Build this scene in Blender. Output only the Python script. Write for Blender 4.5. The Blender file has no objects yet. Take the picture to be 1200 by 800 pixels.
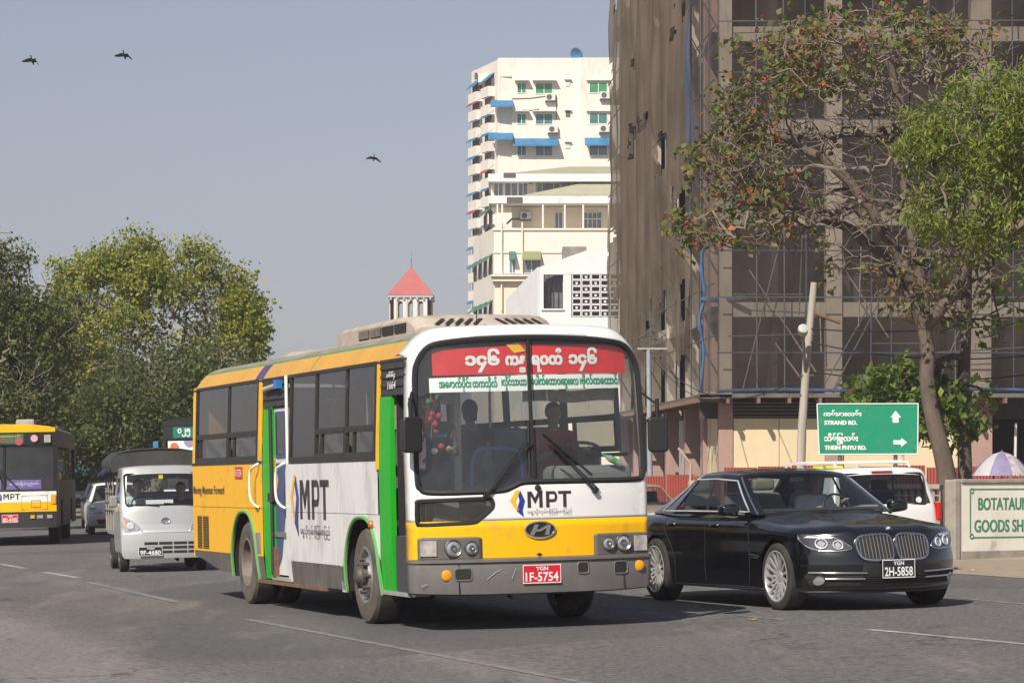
import bpy, bmesh, math, random
import numpy as np
from mathutils import Vector, Matrix, noise as mnoise
from mathutils.bvhtree import BVHTree

SC = bpy.context.scene
COL = SC.collection
R = math.radians
PI = math.pi

# ------------------------------------------------------------------ camera, sky, sun, exposure
EYE = 1.6                                   # eye height over the road crown
cam_d = bpy.data.cameras.new('camera')
cam_d.sensor_width = 36.0
cam_d.lens = 102.0
cam_d.shift_y = 0.125
cam_d.clip_start = 0.5
cam_d.clip_end = 9000
cam = bpy.data.objects.new('camera', cam_d)
COL.objects.link(cam)
cam.location = (0, 0, EYE)
cam.rotation_euler = (R(90), 0, 0)
SC.camera = cam

SUN_AZ, SUN_EL = R(26), R(41)               # the light travels to the right of the view axis
ldir = Vector((math.sin(SUN_AZ) * math.cos(SUN_EL), math.cos(SUN_AZ) * math.cos(SUN_EL), -math.sin(SUN_EL)))
sun_d = bpy.data.lights.new('sun', 'SUN')
sun_d.energy = 5.0
sun_d.angle = R(0.6)
sun_d.color = (1.0, 0.92, 0.80)
sun = bpy.data.objects.new('sun', sun_d)
COL.objects.link(sun)
sun.rotation_euler = ldir.to_track_quat('-Z', 'Y').to_euler()
sun.location = (-30, -60, 80)

world = bpy.data.worlds.new('World')
SC.world = world
world.use_nodes = True
wn = world.node_tree
sky_n = wn.nodes.new('ShaderNodeTexSky')
sky_n.sky_type = 'NISHITA'
sky_n.sun_disc = False
sky_n.sun_elevation = SUN_EL
sky_n.sun_rotation = math.atan2(-ldir.x, -ldir.y)
sky_n.altitude = 0
sky_n.air_density = 1.0
sky_n.dust_density = 1.0
sky_n.ozone_density = 1.6
bgn = wn.nodes['Background']
bgn.inputs['Strength'].default_value = 0.066
hs_n = wn.nodes.new('ShaderNodeHueSaturation')          # dust takes the colour out of the whole sky alike
hs_n.inputs['Saturation'].default_value = 0.52
mt_n = wn.nodes.new('ShaderNodeMix'); mt_n.data_type = 'RGBA'; mt_n.blend_type = 'MULTIPLY'; mt_n.inputs[0].default_value = 1.0
mt_n.inputs[7].default_value = (0.955, 0.975, 1.06, 1)
wn.links.new(sky_n.outputs[0], hs_n.inputs['Color']); wn.links.new(hs_n.outputs[0], mt_n.inputs[6]); wn.links.new(mt_n.outputs[2], bgn.inputs[0])

HAZE = 0.00042                              # density of the air, per metre
SC.view_settings.view_transform = 'Standard'
SC.view_settings.look = 'None'
SC.view_settings.exposure = 0.20
SC.view_settings.gamma = 1.0
SC.view_settings.use_curve_mapping = False
SC.cycles.max_bounces = 7
SC.cycles.transparent_max_bounces = 24
SC.cycles.diffuse_bounces = 3
SC.cycles.glossy_bounces = 3
SC.cycles.transmission_bounces = 4
SC.cycles.caustics_reflective = False
SC.cycles.caustics_refractive = False
SC.cycles.sample_clamp_indirect = 6.0
SC.cycles.use_denoising = True

# ------------------------------------------------------------------ helpers
SLOPE = 0.02                                # cross fall of the road
def gz(x):
    return SLOPE * (max(-22.0, min(9.0, x)) + 1.5)
TILT = Matrix.Rotation(-math.atan(SLOPE), 4, 'Y')

def tag(o, label, cat, group=None, kind=None):
    if label: o['label'] = label
    if cat: o['category'] = cat
    if group: o['group'] = group
    if kind: o['kind'] = kind
    return o

def thing(name, label, cat, loc=(0, 0, 0), rz=0.0, group=None, tilt=False):
    o = bpy.data.objects.new(name, None)
    o.empty_display_size = 0.3
    COL.objects.link(o)
    m = Matrix.Translation(loc)
    if tilt: m = m @ TILT
    o.matrix_world = m @ Matrix.Rotation(rz, 4, 'Z')
    return tag(o, label, cat, group)

def link(o, parent=None):
    COL.objects.link(o)
    if parent is not None: o.parent = parent
    return o

def copy_tree(o, parent=None):
    c = o.copy(); COL.objects.link(c); c.parent = parent
    for ch in list(o.children): copy_tree(ch, c)
    return c

MATS = {}
def lin(c):
    return tuple(((v / 255.0) / 12.92 if v / 255.0 <= 0.04045 else ((v / 255.0 + 0.055) / 1.055) ** 2.4) for v in c)

def mat(name, col, rough=0.5, metal=0.0, var=0.0, vscale=3.0, bump=0.0, bscale=40.0, dirt=None, spec=0.5, coat=0.0, col2=None, trans=0.0, emit=None, stretch=(1, 1, 1)):
    """Principled material in object space: col, a mottled second tone (var or col2), grain bump, patches of dirt (colour, amount, scale)."""
    if name in MATS: return MATS[name]
    m = bpy.data.materials.new(name); m.use_nodes = True
    t = m.node_tree; N = t.nodes; L = t.links
    p = N['Principled BSDF']
    p.inputs['Base Color'].default_value = (*col, 1)
    p.inputs['Roughness'].default_value = rough
    p.inputs['Metallic'].default_value = metal
    p.inputs['Specular IOR Level'].default_value = spec
    p.inputs['Coat Weight'].default_value = coat
    p.inputs['Coat Roughness'].default_value = 0.04
    p.inputs['Transmission Weight'].default_value = trans
    if emit:
        p.inputs['Emission Color'].default_value = (*emit[0], 1); p.inputs['Emission Strength'].default_value = emit[1]
    tc = N.new('ShaderNodeTexCoord'); mp = N.new('ShaderNodeMapping')
    mp.inputs['Scale'].default_value = stretch
    L.new(tc.outputs['Object'], mp.inputs['Vector'])
    src = None
    if var or col2:
        if col2 is None: col2 = tuple(max(0, c * (1 - var)) for c in col)
        no = N.new('ShaderNodeTexNoise'); no.inputs['Scale'].default_value = vscale; no.inputs['Detail'].default_value = 6; no.inputs['Roughness'].default_value = 0.65
        L.new(mp.outputs[0], no.inputs['Vector'])
        rp = N.new('ShaderNodeValToRGB'); rp.color_ramp.elements[0].position = 0.35; rp.color_ramp.elements[1].position = 0.68
        rp.color_ramp.elements[0].color = (*col, 1); rp.color_ramp.elements[1].color = (*col2, 1)
        L.new(no.outputs['Fac'], rp.inputs[0]); src = rp.outputs[0]
    if dirt:
        dc, amt, dsc = dirt
        no = N.new('ShaderNodeTexNoise'); no.inputs['Scale'].default_value = dsc; no.inputs['Detail'].default_value = 8; no.inputs['Roughness'].default_value = 0.7
        L.new(mp.outputs[0], no.inputs['Vector'])
        mr = N.new('ShaderNodeMapRange'); mr.inputs['From Min'].default_value = 0.62 - 0.3 * amt; mr.inputs['From Max'].default_value = 0.80 - 0.2 * amt
        mr.inputs['To Max'].default_value = 0.9
        L.new(no.outputs['Fac'], mr.inputs['Value'])
        mx = N.new('ShaderNodeMix'); mx.data_type = 'RGBA'
        L.new(mr.outputs[0], mx.inputs[0])
        if src is not None: L.new(src, mx.inputs[6])
        else: mx.inputs[6].default_value = (*col, 1)
        mx.inputs[7].default_value = (*dc, 1); src = mx.outputs[2]
        r2 = N.new('ShaderNodeMapRange'); r2.inputs['To Min'].default_value = rough; r2.inputs['To Max'].default_value = max(rough, 0.75)
        L.new(mr.outputs[0], r2.inputs['Value']); L.new(r2.outputs[0], p.inputs['Roughness'])
    if src is not None: L.new(src, p.inputs['Base Color'])
    if bump:
        no = N.new('ShaderNodeTexNoise'); no.inputs['Scale'].default_value = bscale; no.inputs['Detail'].default_value = 5
        L.new(mp.outputs[0], no.inputs['Vector'])
        b = N.new('ShaderNodeBump'); b.inputs['Strength'].default_value = bump; b.inputs['Distance'].default_value = 0.02
        L.new(no.outputs['Fac'], b.inputs['Height']); L.new(b.outputs[0], p.inputs['Normal'])
    MATS[name] = m
    return m

def glass(name, tint=(0.75, 0.8, 0.8), refl=1.0, rough=0.02, ior=1.5, film=None):
    """Thin pane: see-through tint plus Fresnel mirror; film = (colour, share) for tinted film or a painted milky sheen."""
    if name in MATS: return MATS[name]
    m = bpy.data.materials.new(name); m.use_nodes = True
    t = m.node_tree; N = t.nodes; L = t.links
    N.remove(N['Principled BSDF'])
    tr = N.new('ShaderNodeBsdfTransparent'); tr.inputs[0].default_value = (*tint, 1)
    gl = N.new('ShaderNodeBsdfGlossy'); gl.inputs['Roughness'].default_value = rough; gl.inputs[0].default_value = (refl, refl, refl, 1)
    lw = N.new('ShaderNodeLayerWeight'); lw.inputs['Blend'].default_value = 0.5
    pw = N.new('ShaderNodeMath'); pw.operation = 'POWER'; L.new(lw.outputs['Facing'], pw.inputs[0]); pw.inputs[1].default_value = 5.0
    fr = N.new('ShaderNodeMath'); fr.operation = 'MULTIPLY_ADD'; L.new(pw.outputs[0], fr.inputs[0]); fr.inputs[1].default_value = 0.93; fr.inputs[2].default_value = 0.07
    mx = N.new('ShaderNodeMixShader')
    L.new(fr.outputs[0], mx.inputs[0]); L.new(tr.outputs[0], mx.inputs[1]); L.new(gl.outputs[0], mx.inputs[2])
    out = mx.outputs[0]
    if film:
        df = N.new('ShaderNodeBsdfDiffuse'); df.inputs[0].default_value = (*film[0], 1)
        tc = N.new('ShaderNodeTexCoord')
        no = N.new('ShaderNodeTexNoise'); no.inputs['Scale'].default_value = 2.5; no.inputs['Detail'].default_value = 6
        L.new(tc.outputs['Object'], no.inputs['Vector'])
        mr = N.new('ShaderNodeMapRange'); mr.inputs['From Min'].default_value = 0.3; mr.inputs['From Max'].default_value = 0.7
        mr.inputs['To Min'].default_value = film[1] * 0.4; mr.inputs['To Max'].default_value = film[1] * 1.5
        L.new(no.outputs['Fac'], mr.inputs['Value'])
        m2 = N.new('ShaderNodeMixShader'); L.new(mr.outputs[0], m2.inputs[0])
        L.new(mx.outputs[0], m2.inputs[1]); L.new(df.outputs[0], m2.inputs[2]); out = m2.outputs[0]
    L.new(out, N['Material Output'].inputs['Surface'])
    MATS[name] = m
    return m

class MB:
    """collects verts and faces; build() links them as one mesh object"""
    def __init__(s): s.v = []; s.f = []; s.mi = []
    def add(s, vs, fs, mi=0):
        b = len(s.v); s.v.extend([tuple(p) for p in vs]); s.f.extend([tuple(i + b for i in q) for q in fs]); s.mi.extend([mi] * len(fs)); return s
    def box(s, x0, x1, y0, y1, z0, z1, mi=0):
        return s.add([(x0, y0, z0), (x1, y0, z0), (x1, y1, z0), (x0, y1, z0), (x0, y0, z1), (x1, y0, z1), (x1, y1, z1), (x0, y1, z1)],
                     [(0, 3, 2, 1), (4, 5, 6, 7), (0, 1, 5, 4), (1, 2, 6, 5), (2, 3, 7, 6), (3, 0, 4, 7)], mi)
    def obox(s, c, size, M=None, mi=0):
        sx, sy, sz = size; n = len(s.v); s.box(-sx / 2, sx / 2, -sy / 2, sy / 2, -sz / 2, sz / 2, mi)
        for i in range(n, len(s.v)):
            p = Vector(s.v[i]);  p = M @ p if M is not None else p
            s.v[i] = tuple(p + Vector(c))
        return s
    def tube(s, pts, r, n=8, closed=False, mi=0, caps=True):
        P = [Vector(p) for p in pts]; k = len(P)
        rs = r if isinstance(r, (list, tuple)) else [r] * k
        b = len(s.v); ref = None
        for i in range(k):
            if closed: d = P[(i + 1) % k] - P[i - 1]
            else: d = P[min(i + 1, k - 1)] - P[max(i - 1, 0)]
            if d.length < 1e-9: d = Vector((0, 0, 1))
            d.normalize()
            if ref is None:
                ref = Vector((0, 0, 1)) if abs(d.z) < 0.9 else Vector((1, 0, 0))
            u = ref - d * ref.dot(d)
            if u.length < 1e-4: u = d.orthogonal()
            u.normalize(); w = d.cross(u); ref = u
            for j in range(n):
                a = 2 * PI * j / n
                s.v.append(tuple(P[i] + (u * math.cos(a) + w * math.sin(a)) * rs[i]))
        m = k if closed else k - 1
        for i in range(m):
            for j in range(n):
                a = b + i * n + j; c = b + i * n + (j + 1) % n
                d2 = b + ((i + 1) % k) * n + (j + 1) % n; e = b + ((i + 1) % k) * n + j
                s.f.append((a, c, d2, e)); s.mi.append(mi)
        if caps and not closed:
            s.f.append(tuple(b + j for j in range(n))[::-1]); s.mi.append(mi)
            s.f.append(tuple(b + (k - 1) * n + j for j in range(n))); s.mi.append(mi)
        return s
    def lathe(s, prof, c=(0, 0, 0), axis='X', n=32, mi=0, caps=True):
        """prof: (distance along axis, radius) list revolved about the axis through c"""
        b = len(s.v); k = len(prof)
        for (a, r) in prof:
            for j in range(n):
                t = 2 * PI * j / n; p, q = r * math.cos(t), r * math.sin(t)
                o = {'X': (a, p, q), 'Y': (q, a, p), 'Z': (p, q, a)}[axis]
                s.v.append((c[0] + o[0], c[1] + o[1], c[2] + o[2]))
        for i in range(k - 1):
            for j in range(n):
                s.f.append((b + i * n + j, b + i * n + (j + 1) % n, b + (i + 1) * n + (j + 1) % n, b + (i + 1) * n + j)); s.mi.append(mi)
        for i in (0, k - 1):
            if caps and prof[i][1] > 1e-5:
                q = tuple(b + i * n + j for j in range(n)); s.f.append(q if i else q[::-1]); s.mi.append(mi)
        return s
    def prism(s, poly, fn, d0, d1, mi=0):
        """extrude a 2-D outline: fn(u, v, depth) -> xyz"""
        n = len(poly); b = len(s.v)
        for d in (d0, d1):
            for (u, v) in poly: s.v.append(tuple(fn(u, v, d)))
        s.f.append(tuple(range(b, b + n))); s.f.append(tuple(range(b + 2 * n - 1, b + n - 1, -1))); s.mi += [mi, mi]
        for i in range(n):
            j = (i + 1) % n; s.f.append((b + j, b + i, b + n + i, b + n + j)); s.mi.append(mi)
        return s
    def grid(s, fn, us, vs, mi=0, keep=None):
        b = len(s.v); nu, nv = len(us), len(vs)
        for v in vs:
            for u in us: s.v.append(tuple(fn(u, v)))
        for j in range(nv - 1):
            for i in range(nu - 1):
                if keep is None or keep((us[i] + us[i + 1]) / 2, (vs[j] + vs[j + 1]) / 2):
                    s.f.append((b + j * nu + i, b + j * nu + i + 1, b + (j + 1) * nu + i + 1, b + (j + 1) * nu + i)); s.mi.append(mi)
        return s
    def mapv(s, fn, start=0):
        for i in range(start, len(s.v)): s.v[i] = tuple(fn(Vector(s.v[i])))
        return s
    def mesh(s, name, fix=True):
        me = bpy.data.meshes.new(name)
        me.from_pydata(s.v, [], s.f)
        me.polygons.foreach_set('material_index', s.mi)
        if fix:
            bm = bmesh.new(); bm.from_mesh(me)
            bmesh.ops.remove_doubles(bm, verts=bm.verts, dist=1e-5)
            bmesh.ops.recalc_face_normals(bm, faces=bm.faces)
            bm.to_mesh(me); bm.free()
        return me
    def build(s, name, m, parent=None, smooth=None, bevel=0.0, thick=0.0, fix=True, sub=0, seg=2, off=-1):
        me = s.mesh(name, fix)
        for x in (m if isinstance(m, (list, tuple)) else [m]): me.materials.append(x)
        o = link(bpy.data.objects.new(name, me), parent)
        if thick:
            k = o.modifiers.new('s', 'SOLIDIFY'); k.thickness = thick; k.offset = off
        if bevel:
            k = o.modifiers.new('b', 'BEVEL'); k.width = bevel; k.segments = seg; k.limit_method = 'ANGLE'; k.angle_limit = R(35)
        if sub:
            k = o.modifiers.new('u', 'SUBSURF'); k.levels = sub; k.render_levels = sub
        if smooth is not None or sub:
            me.polygons.foreach_set('use_smooth', [True] * len(me.polygons))
            if smooth: me.set_sharp_from_angle(angle=R(smooth))
        return o

def text_geo(body, bold=0.0, res=3, shear=0.0, sx=1.0):
    cu = bpy.data.curves.new('tmp', 'FONT'); cu.body = body; cu.size = 1; cu.offset = bold; cu.resolution_u = res; cu.shear = shear
    ob = bpy.data.objects.new('tmp', cu)
    me = bpy.data.meshes.new_from_object(ob)
    v = np.array([q.co[:2] for q in me.vertices]) if len(me.vertices) else np.zeros((0, 2))
    f = [tuple(p.vertices) for p in me.polygons]
    bpy.data.meshes.remove(me); bpy.data.objects.remove(ob); bpy.data.curves.remove(cu)
    return v, f

def text_fit(mb, body, u0, u1, v0, v1, fn, bold=0.0, mi=0, flip=False, shear=0.0):
    """letters scaled to fill the box u0..u1, v0..v1, then placed by fn(u, v) -> xyz"""
    v, f = text_geo(body, bold, shear=shear)
    if not len(v): return mb
    a, b = v.min(0), v.max(0)
    q = (v - a) / (b - a)
    mb.add([fn(u0 + (u1 - u0) * x, v0 + (v1 - v0) * y) for x, y in q], f, mi)
    return mb

def rounded(x0, x1, z0, z1, r, n=5):
    out = []
    for (cx, cz, a0) in ((x1 - r, z1 - r, 0), (x0 + r, z1 - r, 90), (x0 + r, z0 + r, 180), (x1 - r, z0 + r, 270)):
        for i in range(n + 1):
            a = R(a0 + 90 * i / n); out.append((cx + r * math.cos(a), cz + r * math.sin(a)))
    return out

def smooth_poly(P, n=4, closed=True):
    """Catmull-Rom through the points"""
    k = len(P); out = []
    P = [Vector(p) for p in P]
    for i in range(k if closed else k - 1):
        a, b, c, d = (P[(i - 1) % k], P[i], P[(i + 1) % k], P[(i + 2) % k]) if closed else (P[max(i - 1, 0)], P[i], P[i + 1], P[min(i + 2, k - 1)])
        for j in range(n):
            t = j / n
            out.append(0.5 * ((2 * b) + (c - a) * t + (2 * a - 5 * b + 4 * c - d) * t * t + (3 * b - a - 3 * c + d) * t ** 3))
    if not closed: out.append(P[-1])
    return [tuple(p) for p in out]

def inside(poly, x, y):
    r = False; n = len(poly); j = n - 1
    for i in range(n):
        if ((poly[i][1] > y) != (poly[j][1] > y)) and (x < (poly[j][0] - poly[i][0]) * (y - poly[i][1]) / (poly[j][1] - poly[i][1]) + poly[i][0]): r = not r
        j = i
    return r

def ss(a, b, x):
    t = min(1, max(0, (x - a) / (b - a))); return t * t * (3 - 2 * t)

def interp(x, xs, ys):
    return float(np.interp(x, xs, ys))

# ------------------------------------------------------------------ shared materials
def common():
    mat('rubber', (0.015, 0.015, 0.016), 0.65)
    mat('tyre', (0.028, 0.026, 0.025), 0.85, col2=(0.10, 0.085, 0.07), vscale=5, bump=0.3, bscale=60)
    mat('tyre_dusty', (0.14, 0.115, 0.095), 0.95, col2=(0.055, 0.047, 0.042), vscale=4, bump=0.2, bscale=50)
    mat('black_plastic', (0.018, 0.018, 0.019), 0.45)
    mat('dark_under', (0.02, 0.019, 0.018), 0.9)
    mat('chrome', (0.75, 0.75, 0.76), 0.12, 1.0)
    mat('steel', (0.42, 0.41, 0.40), 0.35, 1.0, var=0.4, vscale=8)
    mat('lens', (0.62, 0.64, 0.65), 0.08, 0.6, var=0.35, vscale=18)
    mat('amber', (0.85, 0.33, 0.01), 0.25)
    mat('red_lens', (0.5, 0.012, 0.012), 0.15)
    mat('plate_red', (0.62, 0.012, 0.025), 0.4)
    mat('plate_black', (0.02, 0.02, 0.022), 0.4)
    mat('white_paint', (0.8, 0.8, 0.79), 0.5)
    mat('skin', (0.38, 0.22, 0.145), 0.55)
    mat('hair', (0.012, 0.010, 0.010), 0.5)
    mat('shirt_red', (0.33, 0.02, 0.035), 0.85)
    mat('shirt_white', (0.62, 0.66, 0.70), 0.85)
    mat('shirt_dark', (0.05, 0.045, 0.06), 0.9)
    mat('shirt_check', (0.35, 0.42, 0.52), 0.85, col2=(0.7, 0.72, 0.74), vscale=30)
    glass('windscreen_glass', (0.93, 0.95, 0.945), 1.0, film=((0.42, 0.42, 0.41), 0.045))  # pale film paints in a milky sheen for stronger reflections
    glass('tinted_glass', (0.42, 0.43, 0.42), 1.0, film=((0.14, 0.135, 0.13), 0.06))
    glass('car_glass', (0.88, 0.91, 0.90), 1.0)
common()
# ------------------------------------------------------------------ ground, road, verge, markings
def asphalt_mat():
    m = bpy.data.materials.new('asphalt'); m.use_nodes = True; t = m.node_tree; N = t.nodes; L = t.links; p = N['Principled BSDF']
    tc = N.new('ShaderNodeTexCoord')
    def noi(scale, rotz, st, det=6, rough=0.6):
        mp = N.new('ShaderNodeMapping'); mp.inputs['Rotation'].default_value = (0, 0, rotz); mp.inputs['Scale'].default_value = st
        L.new(tc.outputs['Object'], mp.inputs['Vector'])
        n = N.new('ShaderNodeTexNoise'); n.inputs['Scale'].default_value = scale; n.inputs['Detail'].default_value = det; n.inputs['Roughness'].default_value = rough
        L.new(mp.outputs[0], n.inputs['Vector']); return n.outputs['Fac']
    def mix(f, a, b, mode='MIX'):
        x = N.new('ShaderNodeMix'); x.data_type = 'RGBA'; x.blend_type = mode
        for i, v in ((0, f), (6, a), (7, b)):
            if isinstance(v, (tuple, float, int)): x.inputs[i].default_value = v if i == 0 else (*v, 1)
            else: L.new(v, x.inputs[i])
        return x.outputs[2]
    def rng(v, a, b, c=0.0, d=1.0):
        r = N.new('ShaderNodeMapRange'); L.new(v, r.inputs['Value'])
        for k, q in zip(('From Min', 'From Max', 'To Min', 'To Max'), (a, b, c, d)): r.inputs[k].default_value = q
        return r.outputs[0]
    def math_(op, a, b):
        x = N.new('ShaderNodeMath'); x.operation = op
        for i, v in ((0, a), (1, b)):
            if isinstance(v, (float, int)): x.inputs[i].default_value = v
            else: L.new(v, x.inputs[i])
        return x.outputs[0]
    # w: distance across the carriageway
    sp = N.new('ShaderNodeSeparateXYZ'); L.new(tc.outputs['Object'], sp.inputs[0])
    w = math_('ADD', math_('MULTIPLY', sp.outputs['X'], 0.952), math_('MULTIPLY', sp.outputs['Y'], 0.30))
    wob = math_('MULTIPLY', math_('SUBTRACT', noi(0.5, 0, (1, 1, 1)), 0.5), 1.6)
    w2 = math_('ADD', w, wob)
    along = noi(0.9, R(-17.5), (1.0, 0.07, 1), 7, 0.65)
    blot = noi(0.35, 0, (1, 1, 1), 5)
    grain = noi(17.0, 0, (1, 1, 1), 5, 0.8)
    agg = noi(95.0, 0, (1, 1, 1), 2, 0.7)
    base = mix(rng(along, 0.3, 0.7), (0.094, 0.092, 0.095), (0.156, 0.149, 0.147))
    base = mix(rng(blot, 0.35, 0.65, 0, 0.45), base, (0.098, 0.097, 0.100))
    # dusty strip outside the wheel tracks (towards the camera's side of the street) and along the worn line
    dust = math_('MULTIPLY', rng(w2, 5.3, 4.2), rng(along, 0.15, 0.6, 0.35, 1.0))
    base = mix(math_('MULTIPLY', dust, 0.65), base, (0.30, 0.28, 0.26))
    tar = math_('MULTIPLY', rng(w2, 4.3, 4.9), rng(w2, 5.9, 5.2))
    base = mix(math_('MULTIPLY', tar, 0.45), base, (0.075, 0.075, 0.080))
    dl = math_('MULTIPLY', math_('MULTIPLY', rng(w2, 6.2, 6.7), rng(w2, 7.4, 6.9)), rng(along, 0.42, 0.62))
    base = mix(math_('MULTIPLY', dl, 0.55), base, (0.31, 0.29, 0.26))
    dr = rng(w2, 16.6, 18.3); base = mix(math_('MULTIPLY', dr, 0.7), base, (0.30, 0.26, 0.21))
    base = mix(rng(grain, 0.36, 0.64), mix(0.50, base, (0.0, 0.0, 0.0)), mix(0.22, base, (0.55, 0.52, 0.49)))
    fl = rng(agg, 0.63, 0.70, 0, 0.75); base = mix(fl, base, (0.42, 0.40, 0.38))
    vo = N.new('ShaderNodeTexVoronoi'); vo.feature = 'DISTANCE_TO_EDGE'; vo.inputs['Scale'].default_value = .42
    wv = N.new('ShaderNodeVectorMath'); wv.operation = 'MULTIPLY_ADD'; nc = N.new('ShaderNodeTexNoise'); nc.inputs['Scale'].default_value = 1.6; nc.inputs['Detail'].default_value = 5; L.new(tc.outputs['Object'], nc.inputs['Vector'])
    L.new(nc.outputs['Color'], wv.inputs[0]); wv.inputs[1].default_value = (.9, .9, .9); L.new(tc.outputs['Object'], wv.inputs[2]); L.new(wv.outputs[0], vo.inputs['Vector'])
    crk = math_('MULTIPLY', rng(vo.outputs['Distance'], .014, .004), rng(noi(.22, 0, (1, 1, 1), 3), .50, .60)); base = mix(math_('MULTIPLY', crk, .75), base, (.035, .034, .034))
    pat = rng(noi(.16, R(20), (1, .6, 1), 2, .3), .555, .565, 0, .5); base = mix(pat, base, (.085, .084, .088))
    spl = rng(noi(2.6, R(-17), (1, .35, 1), 4, .75), .60, .68, 0, .40); base = mix(spl, base, (.065, .062, .062))
    dst = rng(noi(1.1, R(-17), (1, .16, 1), 6, .7), .56, .72, 0, .5); base = mix(dst, base, (.30, .265, .235))
    oil = rng(noi(0.8, R(-17), (1, .5, 1), 4), 0.66, 0.74, 0, 0.5); base = mix(oil, base, (0.06, 0.052, 0.046))
    L.new(base, p.inputs['Base Color']); p.inputs['Roughness'].default_value = 0.85; p.inputs['Specular IOR Level'].default_value = 0.35
    b = N.new('ShaderNodeBump'); b.inputs['Strength'].default_value = 0.9; b.inputs['Distance'].default_value = 0.012
    L.new(math_('ADD', grain, math_('MULTIPLY', agg, 0.6)), b.inputs['Height']); L.new(b.outputs[0], p.inputs['Normal'])
    return m
DIRT = mat('verge_dirt', (0.36, 0.29, 0.215), 0.95, col2=(0.27, 0.215, 0.155), vscale=2.2, bump=0.6, bscale=22, dirt=((0.18, 0.15, 0.11), 0.2, 5))
gs = [-700, -400, -120, -40, -22, -14, -6, 0, 4, 9, 14, 40, 120, 400, 700]
mb = MB(); mb.grid(lambda x, y: (x, y, gz(x) - 0.03), gs, [-60, 0, 30, 60, 100, 200, 500, 900])
mb.build('ground', mat('ground_soil', (0.24, 0.21, 0.17), 0.95, var=.3, vscale=.4), None, smooth=30)['kind'] = 'structure'
def wpt(w, s): return (0.952 * w - 0.30 * s, 0.30 * w + 0.952 * s)     # across, along the street
def strip(name, w0, w1, s0, s1, m, dz, n=24, jag=0.0, k=4, seed=1):
    mb = MB(); rn = random.Random(seed)
    off = [(rn.uniform(-jag, jag), rn.uniform(-jag, jag)) for _ in range(n + 1)]
    def f(i, j):
        s = s0 + (s1 - s0) * i / n; a = w0 + (off[i][0]); b = w1 + (off[i][1])
        x, y = wpt(a + (b - a) * j / k, s); return (x, y, gz(x) + dz)
    mb.grid(f, list(range(n + 1)), list(range(k + 1))); return mb.build(name, m, None, smooth=30)
# the carriageway (a wide junction in the foreground)
mb = MB()
ws_ = [-40, -20, -10, -4, 0, 4, 8, 12, 15, 18.15]; st_ = [-25, -5, 5, 15, 25, 35, 45, 60, 80, 120, 180, 300]
mb.grid(lambda w, s: (wpt(w, s)[0], wpt(w, s)[1], gz(wpt(w, s)[0])), ws_, st_)
mb.build('road', asphalt_mat(), None, smooth=30)['kind'] = 'structure'
o = strip('verge', 18.05, 30, -10, 120, DIRT, 0.006, n=90, jag=0.10, k=6, seed=5); o['kind'] = 'structure'
PAINT = mat('road_paint', (0.50, 0.49, 0.46), 0.8, col2=(0.20, 0.19, 0.185), vscale=3.0, bump=.2, dirt=((0.15, 0.145, 0.14), 0.5, 7))
PAINT2 = mat('road_paint_worn', (0.30, 0.29, 0.275), 0.85, col2=(0.155, 0.15, 0.147), vscale=4.0, bump=.2, dirt=((0.14, 0.135, 0.13), 0.8, 9))
def line(x0, y0, x1, y1, w, m):
    mb = MB(); d = Vector((x1 - x0, y1 - y0, 0)); L_ = d.length; d.normalize(); nrm = Vector((-d.y, d.x, 0)); rn = random.Random(int(x0 * 100)); n = max(4, int(L_ / 0.25))
    e = [(rn.uniform(.75, 1.1), rn.uniform(.75, 1.1)) for _ in range(n + 1)]
    def f(i, j):
        p = Vector((x0, y0, 0)) + d * (L_ * i / n) + nrm * (w / 2 * (e[i][0] if j else -e[i][1])); return (p.x, p.y, gz(p.x) + 0.004)
    mb.grid(f, list(range(n + 1)), [0, 1]); o = mb.build('lane_marking', m, None); o['kind'] = 'structure'
for a in ((-9.6, 54.3, -8.6, 51.2, .14, PAINT), (-7.85, 48.8, -6.85, 45.8, .14, PAINT), (-6.4, 43.8, -4.2, 36.3, .13, PAINT2), (-12.2, 62.5, -11.2, 59.5, .14, PAINT), (0.88, 33.4, 1.96, 31.0, .11, PAINT2), (3.35, 27.3, 4.5, 24.3, .11, PAINT), (5.1, 33.2, 5.9, 30.2, .11, PAINT2), (-2.9, 31.6, 0.6, 21.0, .10, PAINT2), (2.45, 30.0, 2.75, 29.3, .1, PAINT2)):
    line(*a)
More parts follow.
